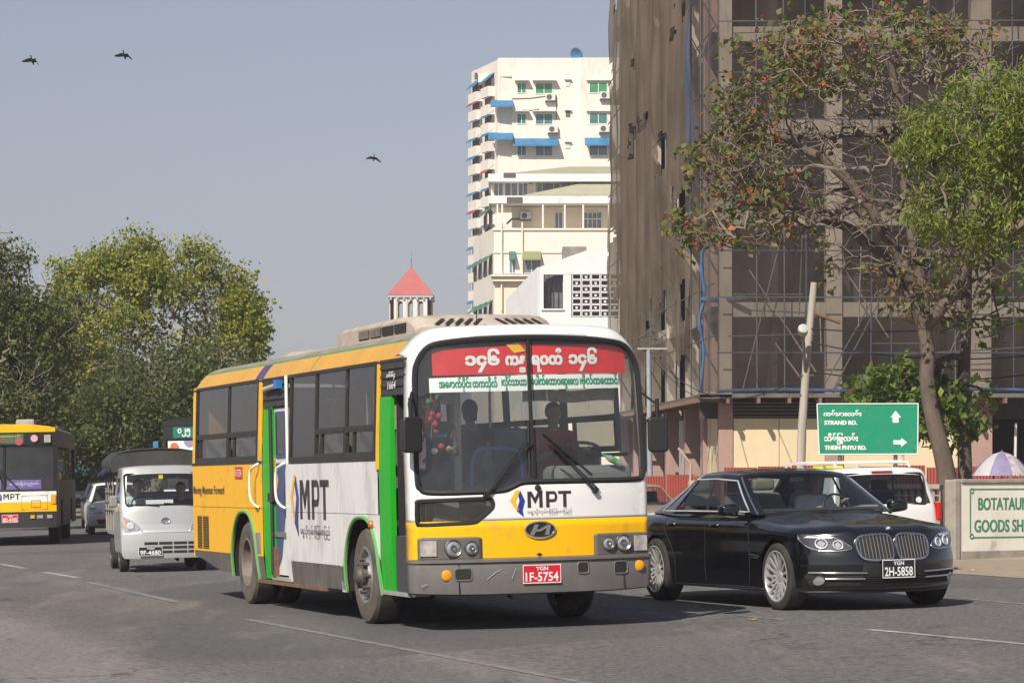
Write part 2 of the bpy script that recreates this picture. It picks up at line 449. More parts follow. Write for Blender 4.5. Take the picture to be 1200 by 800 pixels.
# ------------------------------------------------------------------ people: one continuous body each
def person(name, label, M, mats, pose, voxel=0.014, hair=True, group=None, hairlen=0.0):
    """pose: dict of joints in a frame where the person faces -Y and the seat point is the origin. mats = skin, top, trousers"""
    J = {k: Vector(v) for k, v in pose.items()}
    prim = []
    cap = lambda a, ra, b, rb, m: prim.append(('c', Vector(a), ra, Vector(b), rb, m))
    ell = lambda c, r, m: prim.append(('e', Vector(c), Vector(r), m))
    hip, chest, neck, head = J['hip'], J['chest'], J['neck'], J['head']
    sh = J.get('shoulder_w', Vector((0.19, 0, 0))).x
    cap(hip + Vector((-0.08, 0, 0.02)), 0.115, hip + Vector((0.08, 0, 0.02)), 0.115, 1)
    cap(hip + Vector((0, 0, 0.02)), 0.135, chest - Vector((0, 0, 0.12)), 0.125, 1)
    ell(chest, (0.165, 0.115, 0.20), 1)
    cap(chest + Vector((-sh + 0.04, 0, 0.13)), 0.062, chest + Vector((sh - 0.04, 0, 0.13)), 0.062, 1)
    cap(chest + Vector((0, 0.01, 0.16)), 0.075, neck, 0.055, 0)
    cap(neck, 0.052, head - Vector((0, -0.01, 0.06)), 0.055, 0)
    f = Vector(J.get('look', (0, -1, 0))).normalized()
    side = f.cross(Vector((0, 0, 1))).normalized(); up = side.cross(f)
    P = lambda x, y, z: head + side * x + f * y + up * z
    ell(head + up * 0.03, (0.078, 0.092, 0.098), 0)
    cap(P(0, 0.035, -0.055), 0.052, P(0, 0.05, -0.085), 0.034, 0)           # jaw and chin
    cap(P(0, 0.088, 0.035), 0.012, P(0, 0.108, -0.005), 0.015, 0)          # nose
    cap(P(-0.022, 0.083, -0.047), 0.010, P(0.022, 0.083, -0.047), 0.010, 0)  # lips
    for s in (-1, 1):
        cap(P(s * 0.08, 0.0, 0.035), 0.014, P(s * 0.083, -0.005, -0.005), 0.010, 0)
        cap(P(s * 0.015, 0.083, 0.045), 0.009, P(s * 0.045, 0.075, 0.045), 0.009, 0)
    for s, sd in ((-1, 'l'), (1, 'r')):
        S = chest + Vector((s * sh, 0, 0.12)); E, W = J['elbow_' + sd], J['wrist_' + sd]
        cap(S, 0.062, E, 0.045, 1)
        mid = E.lerp(W, 0.15)
        cap(E, 0.043, mid, 0.040, 1); cap(mid, 0.036, W, 0.027, 0)
        d = (J['hand_' + sd] - W).normalized()
        u = d.cross(Vector((s, 0, 0.2))).normalized(); w = d.cross(u)
        pal = W + d * 0.075
        for q in (-0.022, 0.0, 0.022): cap(W + w * q * 0.6, 0.020, pal + w * q, 0.017, 0)
        for i, (q, ln) in enumerate(((-0.034, 0.052), (-0.011, 0.066), (0.012, 0.062), (0.034, 0.048))):
            a = pal + w * q; k = a + d * ln * 0.55 + u * 0.012; e = k + d * ln * 0.2 + u * ln * 0.6
            cap(a, 0.0105, k, 0.0095, 0); cap(k, 0.0095, e, 0.008, 0)
        t0 = W + d * 0.025 - w * 0.026; t1 = t0 - w * 0.03 + d * 0.025 + u * 0.01
        cap(t0, 0.013, t1, 0.011, 0); cap(t1, 0.011, t1 + d * 0.025 + u * 0.02, 0.009, 0)
        if 'knee_' + sd in J:
            K, A = J['knee_' + sd], J['ankle_' + sd]
            cap(hip + Vector((s * 0.09, 0, 0)), 0.095, K, 0.062, 2); cap(K, 0.060, A, 0.042, 2)
            cap(A + Vector((0, 0.03, -0.03)), 0.042, A + Vector((0, -0.15, -0.05)), 0.034, 2)
    mb = MB()
    for p in prim:
        if p[0] == 'c':
            a, ra, b, rb = p[1], p[2], p[3], p[4]; d = b - a; n = 10; pts = []; rr = []
            if d.length < 1e-4: d = Vector((0, 0, 1e-3))
            e = d.normalized()
            for t in (-0.98, -0.7, -0.35, 0): pts.append(a + e * ra * t); rr.append(ra * math.sqrt(1 - t * t))
            for t in (0, 0.35, 0.7, 0.98): pts.append(b + e * rb * t); rr.append(rb * math.sqrt(1 - t * t))
            mb.tube(pts, rr, n)
        else:
            c, r = p[1], p[2]; prof = [(-0.99, 0.05)] + [(math.sin(R(a)), math.cos(R(a))) for a in range(-75, 90, 15)] + [(0.99, 0.05)]
            k = len(mb.v); mb.lathe(prof, (0, 0, 0), 'Z', 16)
            mb.mapv(lambda v: c + (side * v.x * r.x + f * v.y * r.y + up * v.z * r.z if c == head + up * 0.03 else Vector((v.x * r.x, v.y * r.y, v.z * r.z))), k)
    tmp = bpy.data.objects.new('tmp', mb.mesh('tmp', False)); COL.objects.link(tmp)
    k = tmp.modifiers.new('r', 'REMESH'); k.mode = 'VOXEL'; k.voxel_size = voxel
    k = tmp.modifiers.new('s', 'SMOOTH'); k.factor = 0.5; k.iterations = 3
    dg = bpy.context.evaluated_depsgraph_get()
    me = bpy.data.meshes.new_from_object(tmp.evaluated_get(dg)); me.name = name
    old = tmp.data; bpy.data.objects.remove(tmp); bpy.data.meshes.remove(old)
    me.materials.clear()
    for m in mats: me.materials.append(m)
    n = len(me.polygons); C = np.zeros(n * 3); me.polygons.foreach_get('center', C); C = C.reshape(-1, 3)
    best = np.full(n, 1e9); idx = np.zeros(n, int)
    for p in prim:
        if p[0] == 'c':
            a, b = np.array(p[1]), np.array(p[3]); d = b - a; t = np.clip(((C - a) @ d) / max(1e-9, d @ d), 0, 1)
            dist = np.linalg.norm(C - a - t[:, None] * d, axis=1) - (p[2] + (p[4] - p[2]) * t); m = p[5]
        else:
            r = np.array(p[2]); q = np.linalg.norm((C - np.array(p[1])) / r, axis=1); dist = (q - 1) * r.min(); m = p[3]
        w = dist < best; best[w] = dist[w]; idx[w] = m
    me.polygons.foreach_set('material_index', idx.tolist())
    me.polygons.foreach_set('use_smooth', [True] * n)
    ob = bpy.data.objects.new(name, me); COL.objects.link(ob); ob.matrix_world = M
    tag(ob, label, 'person', group)
    if hair:
        h = MB(); hc = head + up * 0.035
        us = [i / 18 for i in range(19)]; vs = [i / 9 for i in range(10)]
        def hf(u, v):
            az = u * 2 * PI; front = 0.5 + 0.5 * math.cos(az)
            lo = (-0.45 - hairlen) + (0.95 + hairlen) * ss(0.25, 0.95, front)
            z = lo + (1 - lo) * v; z = min(z, 0.999); rr = math.sqrt(max(0.0, 1 - max(z, -0.5) ** 2)) if z > -0.5 else 0.87
            return hc + f * (0.100 * rr * math.cos(az) - 0.006) + side * (0.087 * rr * math.sin(az)) + up * (0.108 * z)
        h.grid(hf, us, vs)
        h.build('hair', MATS['hair'], ob, smooth=80)
    e = MB()
    for s in (-1, 1):
        e.lathe([(-0.007, 0.001), (-0.004, 0.006), (0, 0.0075), (0.004, 0.006), (0.007, 0.001)], P(s * 0.032, 0.084, 0.030), 'Z', 8)
    e.build('eyes', MATS['hair'], ob, smooth=60)
    return ob

def sitting(hands_l=(-0.12, -0.42, 0.36), hands_r=(0.12, -0.42, 0.36), lean=0.05, look=(0, -1, 0)):
    hl, hr = Vector(hands_l), Vector(hands_r)
    return dict(hip=(0, 0, 0.10), chest=(0, lean * 0.3, 0.46), neck=(0, lean * 0.1, 0.68), head=(0, -0.015, 0.80), look=look,
                elbow_l=(-0.25, -0.10, 0.33), wrist_l=tuple(hl - Vector((0, -0.10, 0))), hand_l=tuple(hl),
                elbow_r=(0.25, -0.10, 0.33), wrist_r=tuple(hr - Vector((0, -0.10, 0))), hand_r=tuple(hr),
                knee_l=(-0.14, -0.42, 0.10), knee_r=(0.14, -0.42, 0.10), ankle_l=(-0.13, -0.46, -0.30), ankle_r=(0.13, -0.46, -0.30))
# ------------------------------------------------------------------ the yellow and white city bus
YEL = mat('bus_yellow', (0.90, 0.475, 0.003), 0.38, dirt=((0.48, 0.28, 0.06), 0.22, 3.0), coat=0.12, spec=.35)
COVE = mat('bus_cove_yellow', (0.66, 0.35, 0.045), 0.42, col2=(0.54, 0.30, 0.06), vscale=2.0, dirt=((0.30, 0.24, 0.16), 0.15, 1.5))
WHI = mat('bus_white', (0.80, 0.80, 0.79), 0.28, dirt=((0.42, 0.40, 0.37), 0.12, 2.0), coat=0.35)
WHS = mat('bus_white_side', (0.76, 0.755, 0.75), 0.38, col2=(0.69, 0.68, 0.67), vscale=1.6, dirt=((0.40, 0.37, 0.34), 0.46, 2.6), coat=0.1, stretch=(1, 1, 0.35))
GRN = mat('bus_green', (0.012, 0.38, 0.014), 0.42, dirt=((0.10, 0.16, 0.06), 0.15, 5.0))
GRN2 = mat('bus_green_faded', (0.13, 0.26, 0.11), 0.55, var=0.3)
SKIRT = mat('bus_skirt', (0.085, 0.078, 0.074), 0.8, col2=(0.15, 0.135, 0.125), vscale=3.0, dirt=((0.22, 0.20, 0.18), 0.25, 4.0), stretch=(1, 1, 0.4))
ROOFG = mat('bus_roof', (0.20, 0.19, 0.165), 0.75, col2=(0.30, 0.28, 0.24), vscale=2.0)
BUMP = mat('bus_bumper', (0.135, 0.127, 0.123), 0.42, col2=(0.175, 0.162, 0.155), vscale=4.0, dirt=((0.20, 0.095, 0.045), 0.10, 4.5))
LAMPP = mat('bus_lamp_panel', (0.125, 0.118, 0.115), 0.55, var=0.15)
FRAME = mat('bus_window_frame', (0.030, 0.028, 0.027), 0.55, dirt=((0.12, 0.11, 0.10), 0.10, 6.0))
LOUV = mat('bus_louvre', (0.045, 0.041, 0.039), 0.6, var=0.4, vscale=6)
NAVY = mat('logo_blue', (0.018, 0.035, 0.30), 0.4)
LOGOY = mat('logo_yellow', (0.85, 0.47, 0.02), 0.4)
LOGOK = mat('logo_dark', (0.035, 0.030, 0.035), 0.45)
DOORB = mat('bus_door_blue', (0.055, 0.10, 0.19), 0.45, col2=(0.08, 0.085, 0.22), vscale=2)
PURP = mat('bus_purple', (0.085, 0.065, 0.17), 0.5, var=0.2)
BEIGE = mat('bus_ac_beige', (0.47, 0.42, 0.36), 0.7, col2=(0.36, 0.28, 0.23), vscale=5, dirt=((0.20, 0.13, 0.09), 0.12, 6))
INTR = mat('bus_interior', (0.25, 0.27, 0.29), 0.8)
INFL = mat('bus_floor', (0.16, 0.16, 0.165), 0.8)
SEATM = mat('bus_seat', (0.27, 0.275, 0.28), 0.9, var=0.2)
SEATG = mat('seat_print', (0.13, 0.22, 0.03), 0.8)
BLUER = mat('handrail_blue', (0.02, 0.19, 0.55), 0.35)
RIMB = mat('bus_rim', (0.22, 0.195, 0.17), 0.7, 0.2, col2=(0.13, 0.11, 0.095), vscale=6)
SILV = mat('hub_silver', (0.60, 0.58, 0.55), 0.35, 0.8, var=0.4, vscale=9)
BANR = mat('banner_red', (0.78, 0.020, 0.016), 0.55, col2=(0.52, 0.010, 0.014), vscale=2.4)
BANW = mat('banner_white', (0.85, 0.90, 0.87), 0.6)
TXTG = mat('banner_green_ink', (0.0, 0.27, 0.14), 0.6)
RUST = mat('rusty_rail', (0.23, 0.115, 0.06), 0.85, col2=(0.11, 0.07, 0.05), vscale=8)
EXTRAS = {}

BUS_RZ = R(18.1)
bus = thing('city_bus', 'yellow and white city bus with a red route banner across its windscreen', 'bus', (0.226, 28.68, gz(0.226)), BUS_RZ, tilt=True)
BL = 10.5

def bsx(z):                                   # half width of the flank at height z
    return 1.225 - 0.04 * max(0.0, z - 1.7) if z > 0.6 else 1.225 - 0.025 * (0.6 - z) / 0.27
def drop(x):
    return 0.03 * x * x + 0.25 * max(0.0, (abs(x) - 0.75) / 0.435) ** 3
def yf(x, z):                                 # front surface
    a = abs(x)
    y = -0.17 + 0.17 * min(1.0, a / 1.15) ** 2.4
    return y + max(0.0, z - 1.3) * 0.07

# plan path of the front mask from one flank to the other
plan = [(-1.225, 0.24), (-1.225, 0.12), (-1.222, 0.075), (-1.213, 0.04), (-1.195, 0.016)]
xs_f = [-1.17 + 2.34 * i / 78 for i in range(79)]
plan_x = [p[0] for p in plan] + xs_f + [-p[0] for p in plan[::-1]]
def mask_pt(i, z, dy=0.0, out=0.0):
    n = len(plan_x); x = plan_x[i]
    if i < 5: y = plan[i][1]
    elif i >= n - 5: y = plan[n - 1 - i][1]
    else: y = -0.17 + 0.17 * min(1.0, abs(x) / 1.15) ** 2.4
    k = 1 - 0.033 * max(0.0, z - 1.7)
    zz = z - drop(x * k) * ss(2.35, 2.98, z)
    return (x * k, y + max(0.0, z - 1.3) * 0.07 + dy, zz)

WS = smooth_poly([(-1.165, 2.45), (-1.135, 2.63), (-1.02, 2.785), (-0.776, 2.836), (-0.4, 2.860), (0, 2.868), (0.4, 2.860), (0.776, 2.836), (1.02, 2.785), (1.135, 2.63),
                  (1.165, 2.45), (1.180, 2.0), (1.185, 1.60), (1.165, 1.49), (1.09, 1.452), (0.6, 1.447), (0, 1.447), (-0.16, 1.440), (-0.25, 1.405), (-0.35, 1.370), (-0.6, 1.358), (-1.04, 1.358), (-1.15, 1.40), (-1.178, 1.50), (-1.175, 2.0)], 4)
QW = smooth_poly([(-1.19, 1.24), (-1.165, 1.275), (-0.9, 1.284), (-0.52, 1.292), (-0.465, 1.265), (-0.47, 1.20), (-0.60, 1.09), (-0.67, 1.062), (-0.9, 1.053), (-1.15, 1.048), (-1.19, 1.08)], 4)
rows = [0.66, 0.70, 0.78, 0.86, 0.94, 1.0, 1.075] + [1.075 + 0.03 * i for i in range(1, 60)]
rows = [z for z in rows if z < 2.80] + [2.84, 2.88, 2.92, 2.95, 2.98, 2.995, 3.0, 3.0]
dys = {2.92: 0.01, 2.95: 0.03, 2.98: 0.08, 2.995: 0.15, 3.0: 0.26}
def mask_mesh(z0, z1):
    mb = MB(); n = len(plan_x)
    rr = [z for z in rows if z0 - 1e-6 <= z <= z1 + 1e-6]
    g = []
    for j, z in enumerate(rr):
        dy = dys.get(z, 0.0)
        if z == 3.0 and j == len(rr) - 1: dy = 0.42
        g.append([mask_pt(i, z, dy) for i in range(n)])
    vs = [p for r in g for p in r]; fs = []
    for j in range(len(rr) - 1):
        for i in range(n - 1):
            q = (j * n + i, j * n + i + 1, (j + 1) * n + i + 1, (j + 1) * n + i)
            c = [sum(vs[k][a] for k in q) / 4 for a in range(3)]
            if inside(WS, c[0], c[2]) or inside(QW, c[0], c[2]): continue
            fs.append(q)
    mb.add(vs, fs); return mb
mask_mesh(0.66, 1.075).build('front_panel', YEL, bus, smooth=40, thick=0.012, off=1)['label'] = 'yellow lower front panel'
mask_mesh(1.075, 3.0).build('windscreen_surround', WHI, bus, smooth=40, thick=0.012, off=1)['label'] = 'white front panel around the windscreen'

def fpt(x, z, o=0.0): return (x, yf(x, z) - o, z)
def ring(poly, w, o, name, m, parent, n=6, depth=None):
    mb = MB(); mb.tube([fpt(x, z, o) for x, z in poly], w, n, closed=True)
    return mb.build(name, m, parent, smooth=50)
ring(WS, 0.030, 0.004, 'windscreen_rubber', MATS['rubber'], bus)
ring(QW, 0.022, 0.006, 'quarter_window_rubber', MATS['rubber'], bus)

def fill(poly, name, m, parent, o=0.0, step=0.06, x0=None, x1=None):
    """pane that follows the front surface inside an outline"""
    mb = MB()
    xs = sorted(set([round(p[0], 4) for p in poly]))
    lo, hi = min(xs) if x0 is None else x0, max(xs) if x1 is None else x1
    k = max(2, int((hi - lo) / step)); cols = [lo + 1e-4 + (hi - lo - 2e-4) * i / k for i in range(k + 1)]
    def span(x):
        z = []
        for i in range(len(poly)):
            a, b = poly[i], poly[(i + 1) % len(poly)]
            if (a[0] <= x) != (b[0] <= x): z.append(a[1] + (b[1] - a[1]) * (x - a[0]) / (b[0] - a[0]))
        return (min(z), max(z)) if len(z) > 1 else None
    for i in range(k):
        a, b = span(cols[i]), span(cols[i + 1])
        if not a or not b: continue
        nz = 10
        vs = []
        for (x, s) in ((cols[i], a), (cols[i + 1], b)):
            for j in range(nz + 1):
                z = s[0] + (s[1] - s[0]) * j / nz; vs.append(fpt(x, z, o))
        mb.add(vs, [(j, j + nz + 1, j + nz + 2, j + 1) for j in range(nz)])
    return mb.build(name, m, parent, smooth=60)
fill(WS, 'windscreen', MATS['windscreen_glass'], bus, x1=-0.005)
fill(WS, 'windscreen', MATS['windscreen_glass'], bus, x0=0.005)
fill(QW, 'quarter_window', MATS['windscreen_glass'], bus, o=-0.002)
MB().box(-0.75, -0.47, 0.02, 0.03, 1.05, 1.28).build('quarter_window_panel', MATS['black_plastic'], bus)
mb = MB(); mb.tube([fpt(-0.035 - 0.004 * (z - 1.4), z, 0.004) for z in [1.45 + 0.1 * i for i in range(15)]], 0.020, 6)
mb.build('windscreen_divider', MATS['rubber'], bus, smooth=50)
# white print visible through the glass: banners
def ban(name, u0, u1, z0a, z1a, z0b, z1b, m, o=-0.03):
    mb = MB(); us = [i / 16 for i in range(17)]
    mb.grid(lambda u, v: fpt(u0 + (u1 - u0) * u, (z0a + (z0b - z0a) * u) * (1 - v) + (z1a + (z1b - z1a) * u) * v, o), us, [0, 1])
    return mb.build(name, m, bus)
ban('route_banner', -0.985, -0.045, 2.505, 2.752, 2.507, 2.800, BANR)['label'] = 'red half of the route banner'
ban('route_banner', -0.030, 1.03, 2.507, 2.800, 2.512, 2.795, BANR)['label'] = 'red half of the route banner'
ban('stop_list', -1.02, -0.040, 2.337, 2.478, 2.345, 2.500, BANW)
ban('stop_list', -0.026, 0.945, 2.352, 2.500, 2.366, 2.503, BANW)
T = lambda o: (lambda u, v: fpt(u, v, o))
def word(name, m, items, o, bold=0.02, fat=0.010):
    """items: text, u0, u1, base line, size of the em; widths are stretched, heights keep the script's own proportions"""
    mb = MB()
    for body, u0, u1, base, em in items:
        v, f = text_geo(body, bold); x0, x1 = v[:, 0].min(), v[:, 0].max()
        for k, (du, dv) in enumerate(((0, 0), (fat, 0), (0, fat), (fat, fat)) if fat else ((0, 0),)):
            mb.add([T(o + 0.0004 * k)(u0 + (u1 - u0) * (x - x0) / (x1 - x0) + du - fat / 2, base + y * em + dv - fat / 2) for x, y in v], f)
    return mb.build(name, m, bus, fix=False)
for body, u0, u1, base in (('၁၄၆', -0.665, -0.330, 2.605), ('ကန', -0.262, -0.062, 2.602), ('ရဝတီ', 0.005, 0.325, 2.605), ('၁၄၆', 0.400, 0.705, 2.612)):
    word('banner_lettering', MATS['white_paint'], [(body, u0, u1, base, 0.150)] + ([('ဒ', -0.125, -0.065, 2.530, 0.075)] if body == 'ကန' else []), -0.024)
word('stop_lettering', TXTG, [('အေနာက်ပိုင်း', -0.930, -0.62, 2.386, 0.100), ('တကသိုလ်', -0.605, -0.36, 2.386, 0.100)], -0.024, 0.014, 0.003)
word('stop_lettering', TXTG, [('၊လှိုင်သာယာ', -0.315, -0.060, 2.400, 0.100)], -0.024, 0.014, 0.003)
word('stop_lettering', TXTG, [('ေပါက်ေတာဝ၊ဆူးေလ', -0.012, 0.49, 2.404, 0.100), ('၊ဗိုလ်တေထာင်', 0.51, 0.935, 2.408, 0.100)], -0.024, 0.014, 0.003)
mb = MB(); mb.add([fpt(-0.255, 2.80, -0.018), fpt(-0.135, 2.823, -0.018), fpt(-0.055, 2.735, -0.018), fpt(-0.175, 2.715, -0.018)], [(0, 1, 2, 3)])
mb.build('paper_slip', LOGOY, bus)
mb = MB(); mb.add([fpt(-0.13, 2.824, -0.020), fpt(-0.055, 2.828, -0.020), fpt(-0.05, 2.742, -0.020), fpt(-0.09, 2.738, -0.020)], [(0, 1, 2, 3)])
mb.build('paper_slip', MATS['plate_red'], bus)
# wipers
def wiper(bx, bz, tx, tz, blade):
    mb = MB(); mb.tube([fpt(bx, bz, 0.04), fpt(bx + (tx - bx) * 0.15, bz + (tz - bz) * 0.15, 0.05), fpt(bx + (tx - bx) * 0.96, bz + (tz - bz) * 0.96, 0.05)], [0.016, 0.011, 0.008], 6)
    mb.tube([fpt(bx + 0.045, bz + 0.01, 0.035), fpt(tx + 0.03, tz - 0.02, 0.05)], 0.008, 6)
    mb.lathe([(-0.06, 0.0), (-0.06, 0.028), (0.01, 0.032), (0.02, 0.0)], fpt(bx, bz, 0), 'Y', 12)
    w = mb.build('wiper_arm', MATS['black_plastic'], bus, smooth=40)
    b = MB(); (x0, z0), (x1, z1) = blade
    n = 8; b.tube([fpt(x0 + (x1 - x0) * i / n, z0 + (z1 - z0) * i / n, 0.022) for i in range(n + 1)], 0.012, 5)
    b.build('wiper_blade', MATS['rubber'], w)
wiper(-0.53, 1.325, -0.075, 1.86, ((-0.075, 2.05), (-0.085, 1.52)))
wiper(0.60, 1.345, 0.13, 1.83, ((0.075, 1.92), (0.58, 1.50)))
mb = MB(); mb.lathe([(-0.05, 0.0), (-0.048, 0.02), (-0.02, 0.032), (0.02, 0.036)], fpt(0.0, 1.385, 0), 'Y', 12); mb.build('washer_cap', MATS['black_plastic'], bus, smooth=40)

# front logo, sub line, emblem
def diamond(mbs, fn, x0, x1, zt, zm, zb, tail, w):
    xm = (x0 + x1) / 2
    mbs[0].add([fn(xm - w * .15, zt), fn(xm + w * .8, zt - w * .2), fn(x0 + w * 1.3, zm), fn(x0, zm)], [(0, 1, 2, 3)])
    mbs[0].add([fn(x0, zm), fn(x0 + w * 1.3, zm), fn(xm + w * .35, zb + w * .3), fn(xm - w * .2, zb)], [(0, 1, 2, 3)])
    mbs[1].add([fn(xm + w * .8, zt - w * .2), fn(x1, zm), fn(x1 - w * 1.3, zm), fn(xm + w * .25, zt - w * 1.5)], [(0, 1, 2, 3)])
    mbs[1].add([fn(x1, zm), fn(x1 - w * .6, zb + w * .2), fn(x1 - w * .35, tail), fn(xm - w * .2, zb), fn(x1 - w * 1.3, zm)], [(0, 1, 2, 3, 4)])
def mpt_glyphs(mb, fn, u0, u1, v0, v1):
    """three wide block letters drawn as strokes"""
    W = u1 - u0; H = v1 - v0
    q = lambda *p: mb.add([fn(u0 + a * W, v0 + b * H) for a, b in p], [tuple(range(len(p)))])
    t = 0.075
    q((0, 0), (t, 0), (t, 1), (0, 1)); q((0.34 - t, 0), (0.34, 0), (0.34, 1), (0.34 - t, 1))
    q((t * 0.3, 1), (t * 1.3, 1), (0.205, 0.42), (0.17, 0.22)); q((0.34 - t * 0.3, 1), (0.34 - t * 1.3, 1), (0.135, 0.42), (0.17, 0.22))
    q((0.42, 0), (0.42 + t, 0), (0.42 + t, 1), (0.42, 1)); q((0.42, 1), (0.42, 0.83), (0.60, 0.83), (0.60, 1)); q((0.42, 0.50), (0.42, 0.33), (0.60, 0.33), (0.60, 0.50))
    P1 = [(0.60 + 0.075 * math.sin(R(a)), 0.665 - 0.335 * math.cos(R(a))) for a in range(0, 181, 20)]; P2 = [(0.60 + 0.02 * math.sin(R(a)), 0.665 - 0.165 * math.cos(R(a))) for a in range(0, 181, 20)]
    for i in range(len(P1) - 1): q(P2[i], P1[i], P1[i + 1], P2[i + 1])
    q((0.70, 1), (0.70, 0.83), (1.0, 0.83), (1.0, 1)); q((0.85 - t / 2, 0), (0.85 + t / 2, 0), (0.85 + t / 2, 0.9), (0.85 - t / 2, 0.9))
SUBLINE = 'ေရှ့သို့လှမ်းစို့ြမန်မာြပည်'
a, b = MB(), MB(); diamond((a, b), T(0.018), -0.292, -0.140, 1.372, 1.265, 1.165, 1.105, 0.042)
lg = a.build('logo_mark', LOGOY, bus); b.build('logo_mark_blue', NAVY, lg)
mb = MB(); mpt_glyphs(mb, T(0.018), -0.112, 0.345, 1.195, 1.352); mb.build('logo_lettering', LOGOK, bus)
mb = MB(); text_fit(mb, SUBLINE, -0.115, 0.350, 1.118, 1.182, T(0.018)); mb.build('logo_subline', mat('logo_grey', (0.22, 0.22, 0.23), 0.5), bus)
mb = MB(); em = [(0.010 + 0.155 * math.cos(R(t)), 0.975 + 0.078 * math.sin(R(t))) for t in range(0, 360, 10)]
mb.prism(em, lambda u, v, d: fpt(u, v, d), 0.010, 0.022); eo = mb.build('emblem', MATS['black_plastic'], bus)
mb = MB(); mb.tube([fpt(u, v, 0.024) for u, v in em], 0.011, 6, closed=True)
for (P) in ([(-0.10, 0.925), (-0.055, 0.922), (-0.005, 1.028), (-0.045, 1.030)], [(0.055, 0.922), (0.100, 0.925), (0.120, 1.018), (0.085, 1.028)], [(-0.055, 0.955), (0.02, 0.960), (0.10, 1.005), (0.09, 1.022), (0.0, 0.982), (-0.05, 0.975)]):
    mb.prism(P, lambda u, v, d: fpt(u, v, d), 0.020, 0.034)
mb.build('emblem_bars', MATS['chrome'], eo, smooth=50)
mb = MB(); mb.prism([(-0.03, 0.735), (0, 0.75), (0.03, 0.735), (0, 0.72)], lambda u, v, d: fpt(u, v, d), 0.012, 0.02); mb.build('towing_cover', MATS['black_plastic'], bus)

# lamp clusters
for s in (-1, 1):
    e = 1.195
    poly = rounded(0.585, e, 0.715, 0.922, 0.035)
    poly = [(s * u, v) for u, v in poly]
    mb = MB(); cols = 14
    us = [0.585 + (e - 0.585) * i / cols for i in range(cols + 1)]; vs = [0.70, 0.72, 0.90, 0.922]
    mb.grid(lambda u, v: fpt(s * u, v - (0.012 if (u > 1.18 or u < 0.60) and v > 0.9 else 0), 0.020), us, vs)
    pn = mb.build('lamp_panel', LAMPP, bus, smooth=40, thick=0.02, off=0)
    for (u, r) in ((0.865 if s < 0 else 0.905, 0.088 if s < 0 else 0.084), (0.69 if s < 0 else 0.735, 0.070)):
        lp = MB(); c = fpt(s * u, 0.815 if s < 0 else 0.825, 0.02)
        lp.lathe([(0.0, r), (-0.030, r), (-0.036, r * 0.94), (-0.030, r * 0.86), (-0.015, r * 0.84)], c, 'Y', 28)
        h = lp.build('headlight', MATS['steel'], pn, smooth=40)
        lp = MB(); lp.lathe([(-0.016, r * 0.86), (-0.028, r * 0.6), (-0.034, r * 0.3), (-0.036, 0.0)], c, 'Y', 28); lp.build('lens', MATS['lens'], h, smooth=60)
        lp = MB(); lp.lathe([(-0.03, r * 0.40), (-0.043, r * 0.36), (-0.043, r * 0.2), (-0.03, 0)], c, 'Y', 18); lp.build('bulb_shield', MATS['steel'], h, smooth=40)
    u0, u1 = (1.02, 1.175) if s < 0 else (1.04, 1.185)
    mb = MB(); mb.grid(lambda u, v: fpt(s * u, v, 0.034), [u0 + (u1 - u0) * i / 5 for i in range(6)], [0.74, 0.89])
    si = mb.build('indicator', mat('indicator_lens', (0.60, 0.57, 0.55), 0.18, 0.2, col2=(0.34, 0.30, 0.28), vscale=14), pn, thick=0.02, off=0)
# bumper: swept section wrapping the corners
mb = MB(); n = len(plan_x)
sec = [(0.345, 0.02), (0.36, -0.035), (0.50, -0.055), (0.63, -0.058), (0.665, -0.05), (0.672, -0.075), (0.70, -0.075), (0.712, -0.02)]
g = []
for (z, o) in sec:
    row = []
    for i in range(n):
        x, y, zz = mask_pt(i, 0.7); k = 1.0 + (-o) * 0.35 * (abs(x) / 1.225)
        zb = z + (0.02 * (abs(x) / 1.2) ** 4 if z < 0.4 else 0)
        row.append((x * k, y + o * (1 - 0.4 * (abs(x) / 1.225) ** 6), zb))
    g.append(row)
HOLES = [(-0.86, -0.695, 0.50, 0.615), (0.385, 0.505, 0.535, 0.645), (0.79, 0.94, 0.52, 0.64)]
vs = [p for r in g for p in r]; fs = []
for j in range(len(sec) - 1):
    for i in range(n - 1): fs.append((j * n + i, j * n + i + 1, (j + 1) * n + i + 1, (j + 1) * n + i))
mb.add(vs, fs); bp = mb.build('bumper', BUMP, bus, smooth=35, thick=0.02, off=-1)
for (u0, u1, z0, z1) in HOLES:
    mb = MB(); P = rounded(u0, u1, z0, z1, 0.03); mb.prism(P, lambda u, v, d: (u, yf(u, v) - d, v), 0.045, 0.062); mb.build('fog_lamp_hole', MATS['dark_under'], bp)
    mb = MB(); mb.tube([(u, yf(u, v) - 0.06, v) for u, v in P], 0.008, 5, closed=True); mb.build('hole_rim', BUMP, bp, smooth=50)
for (u, z) in ((-0.935, 0.552), (1.08, 0.592)):
    mb = MB(); mb.lathe([(0.0, 0.053), (-0.012, 0.053), (-0.02, 0.04), (-0.022, 0)], (u, yf(u, z) - 0.052, z), 'Y', 20); mb.build('reflector', MATS['amber'], bp, smooth=40)
for u in (-0.82, 0.90):
    MB().box(u - 0.002, u + 0.002, yf(u, .5) - 0.064, yf(u, .5) - 0.05, 0.37, 0.70).build('bumper_seam', MATS['dark_under'], bp)
for (a0, a1, z0, z1) in ((-0.55, -0.46, 0.50, 0.57), (-0.46, -0.40, 0.57, 0.60), (-0.30, -0.26, 0.50, 0.60), (-1.18, -1.12, 0.45, 0.47), (-0.36, -0.42, 0.55, 0.58)):
    mb = MB(); mb.tube([(a0, yf(a0, z0) - 0.063, z0), (a1, yf(a1, z1) - 0.064, z1)], 0.003, 4); mb.build('scratch', mat('scratch', (0.42, 0.41, 0.40), 0.6), bp)
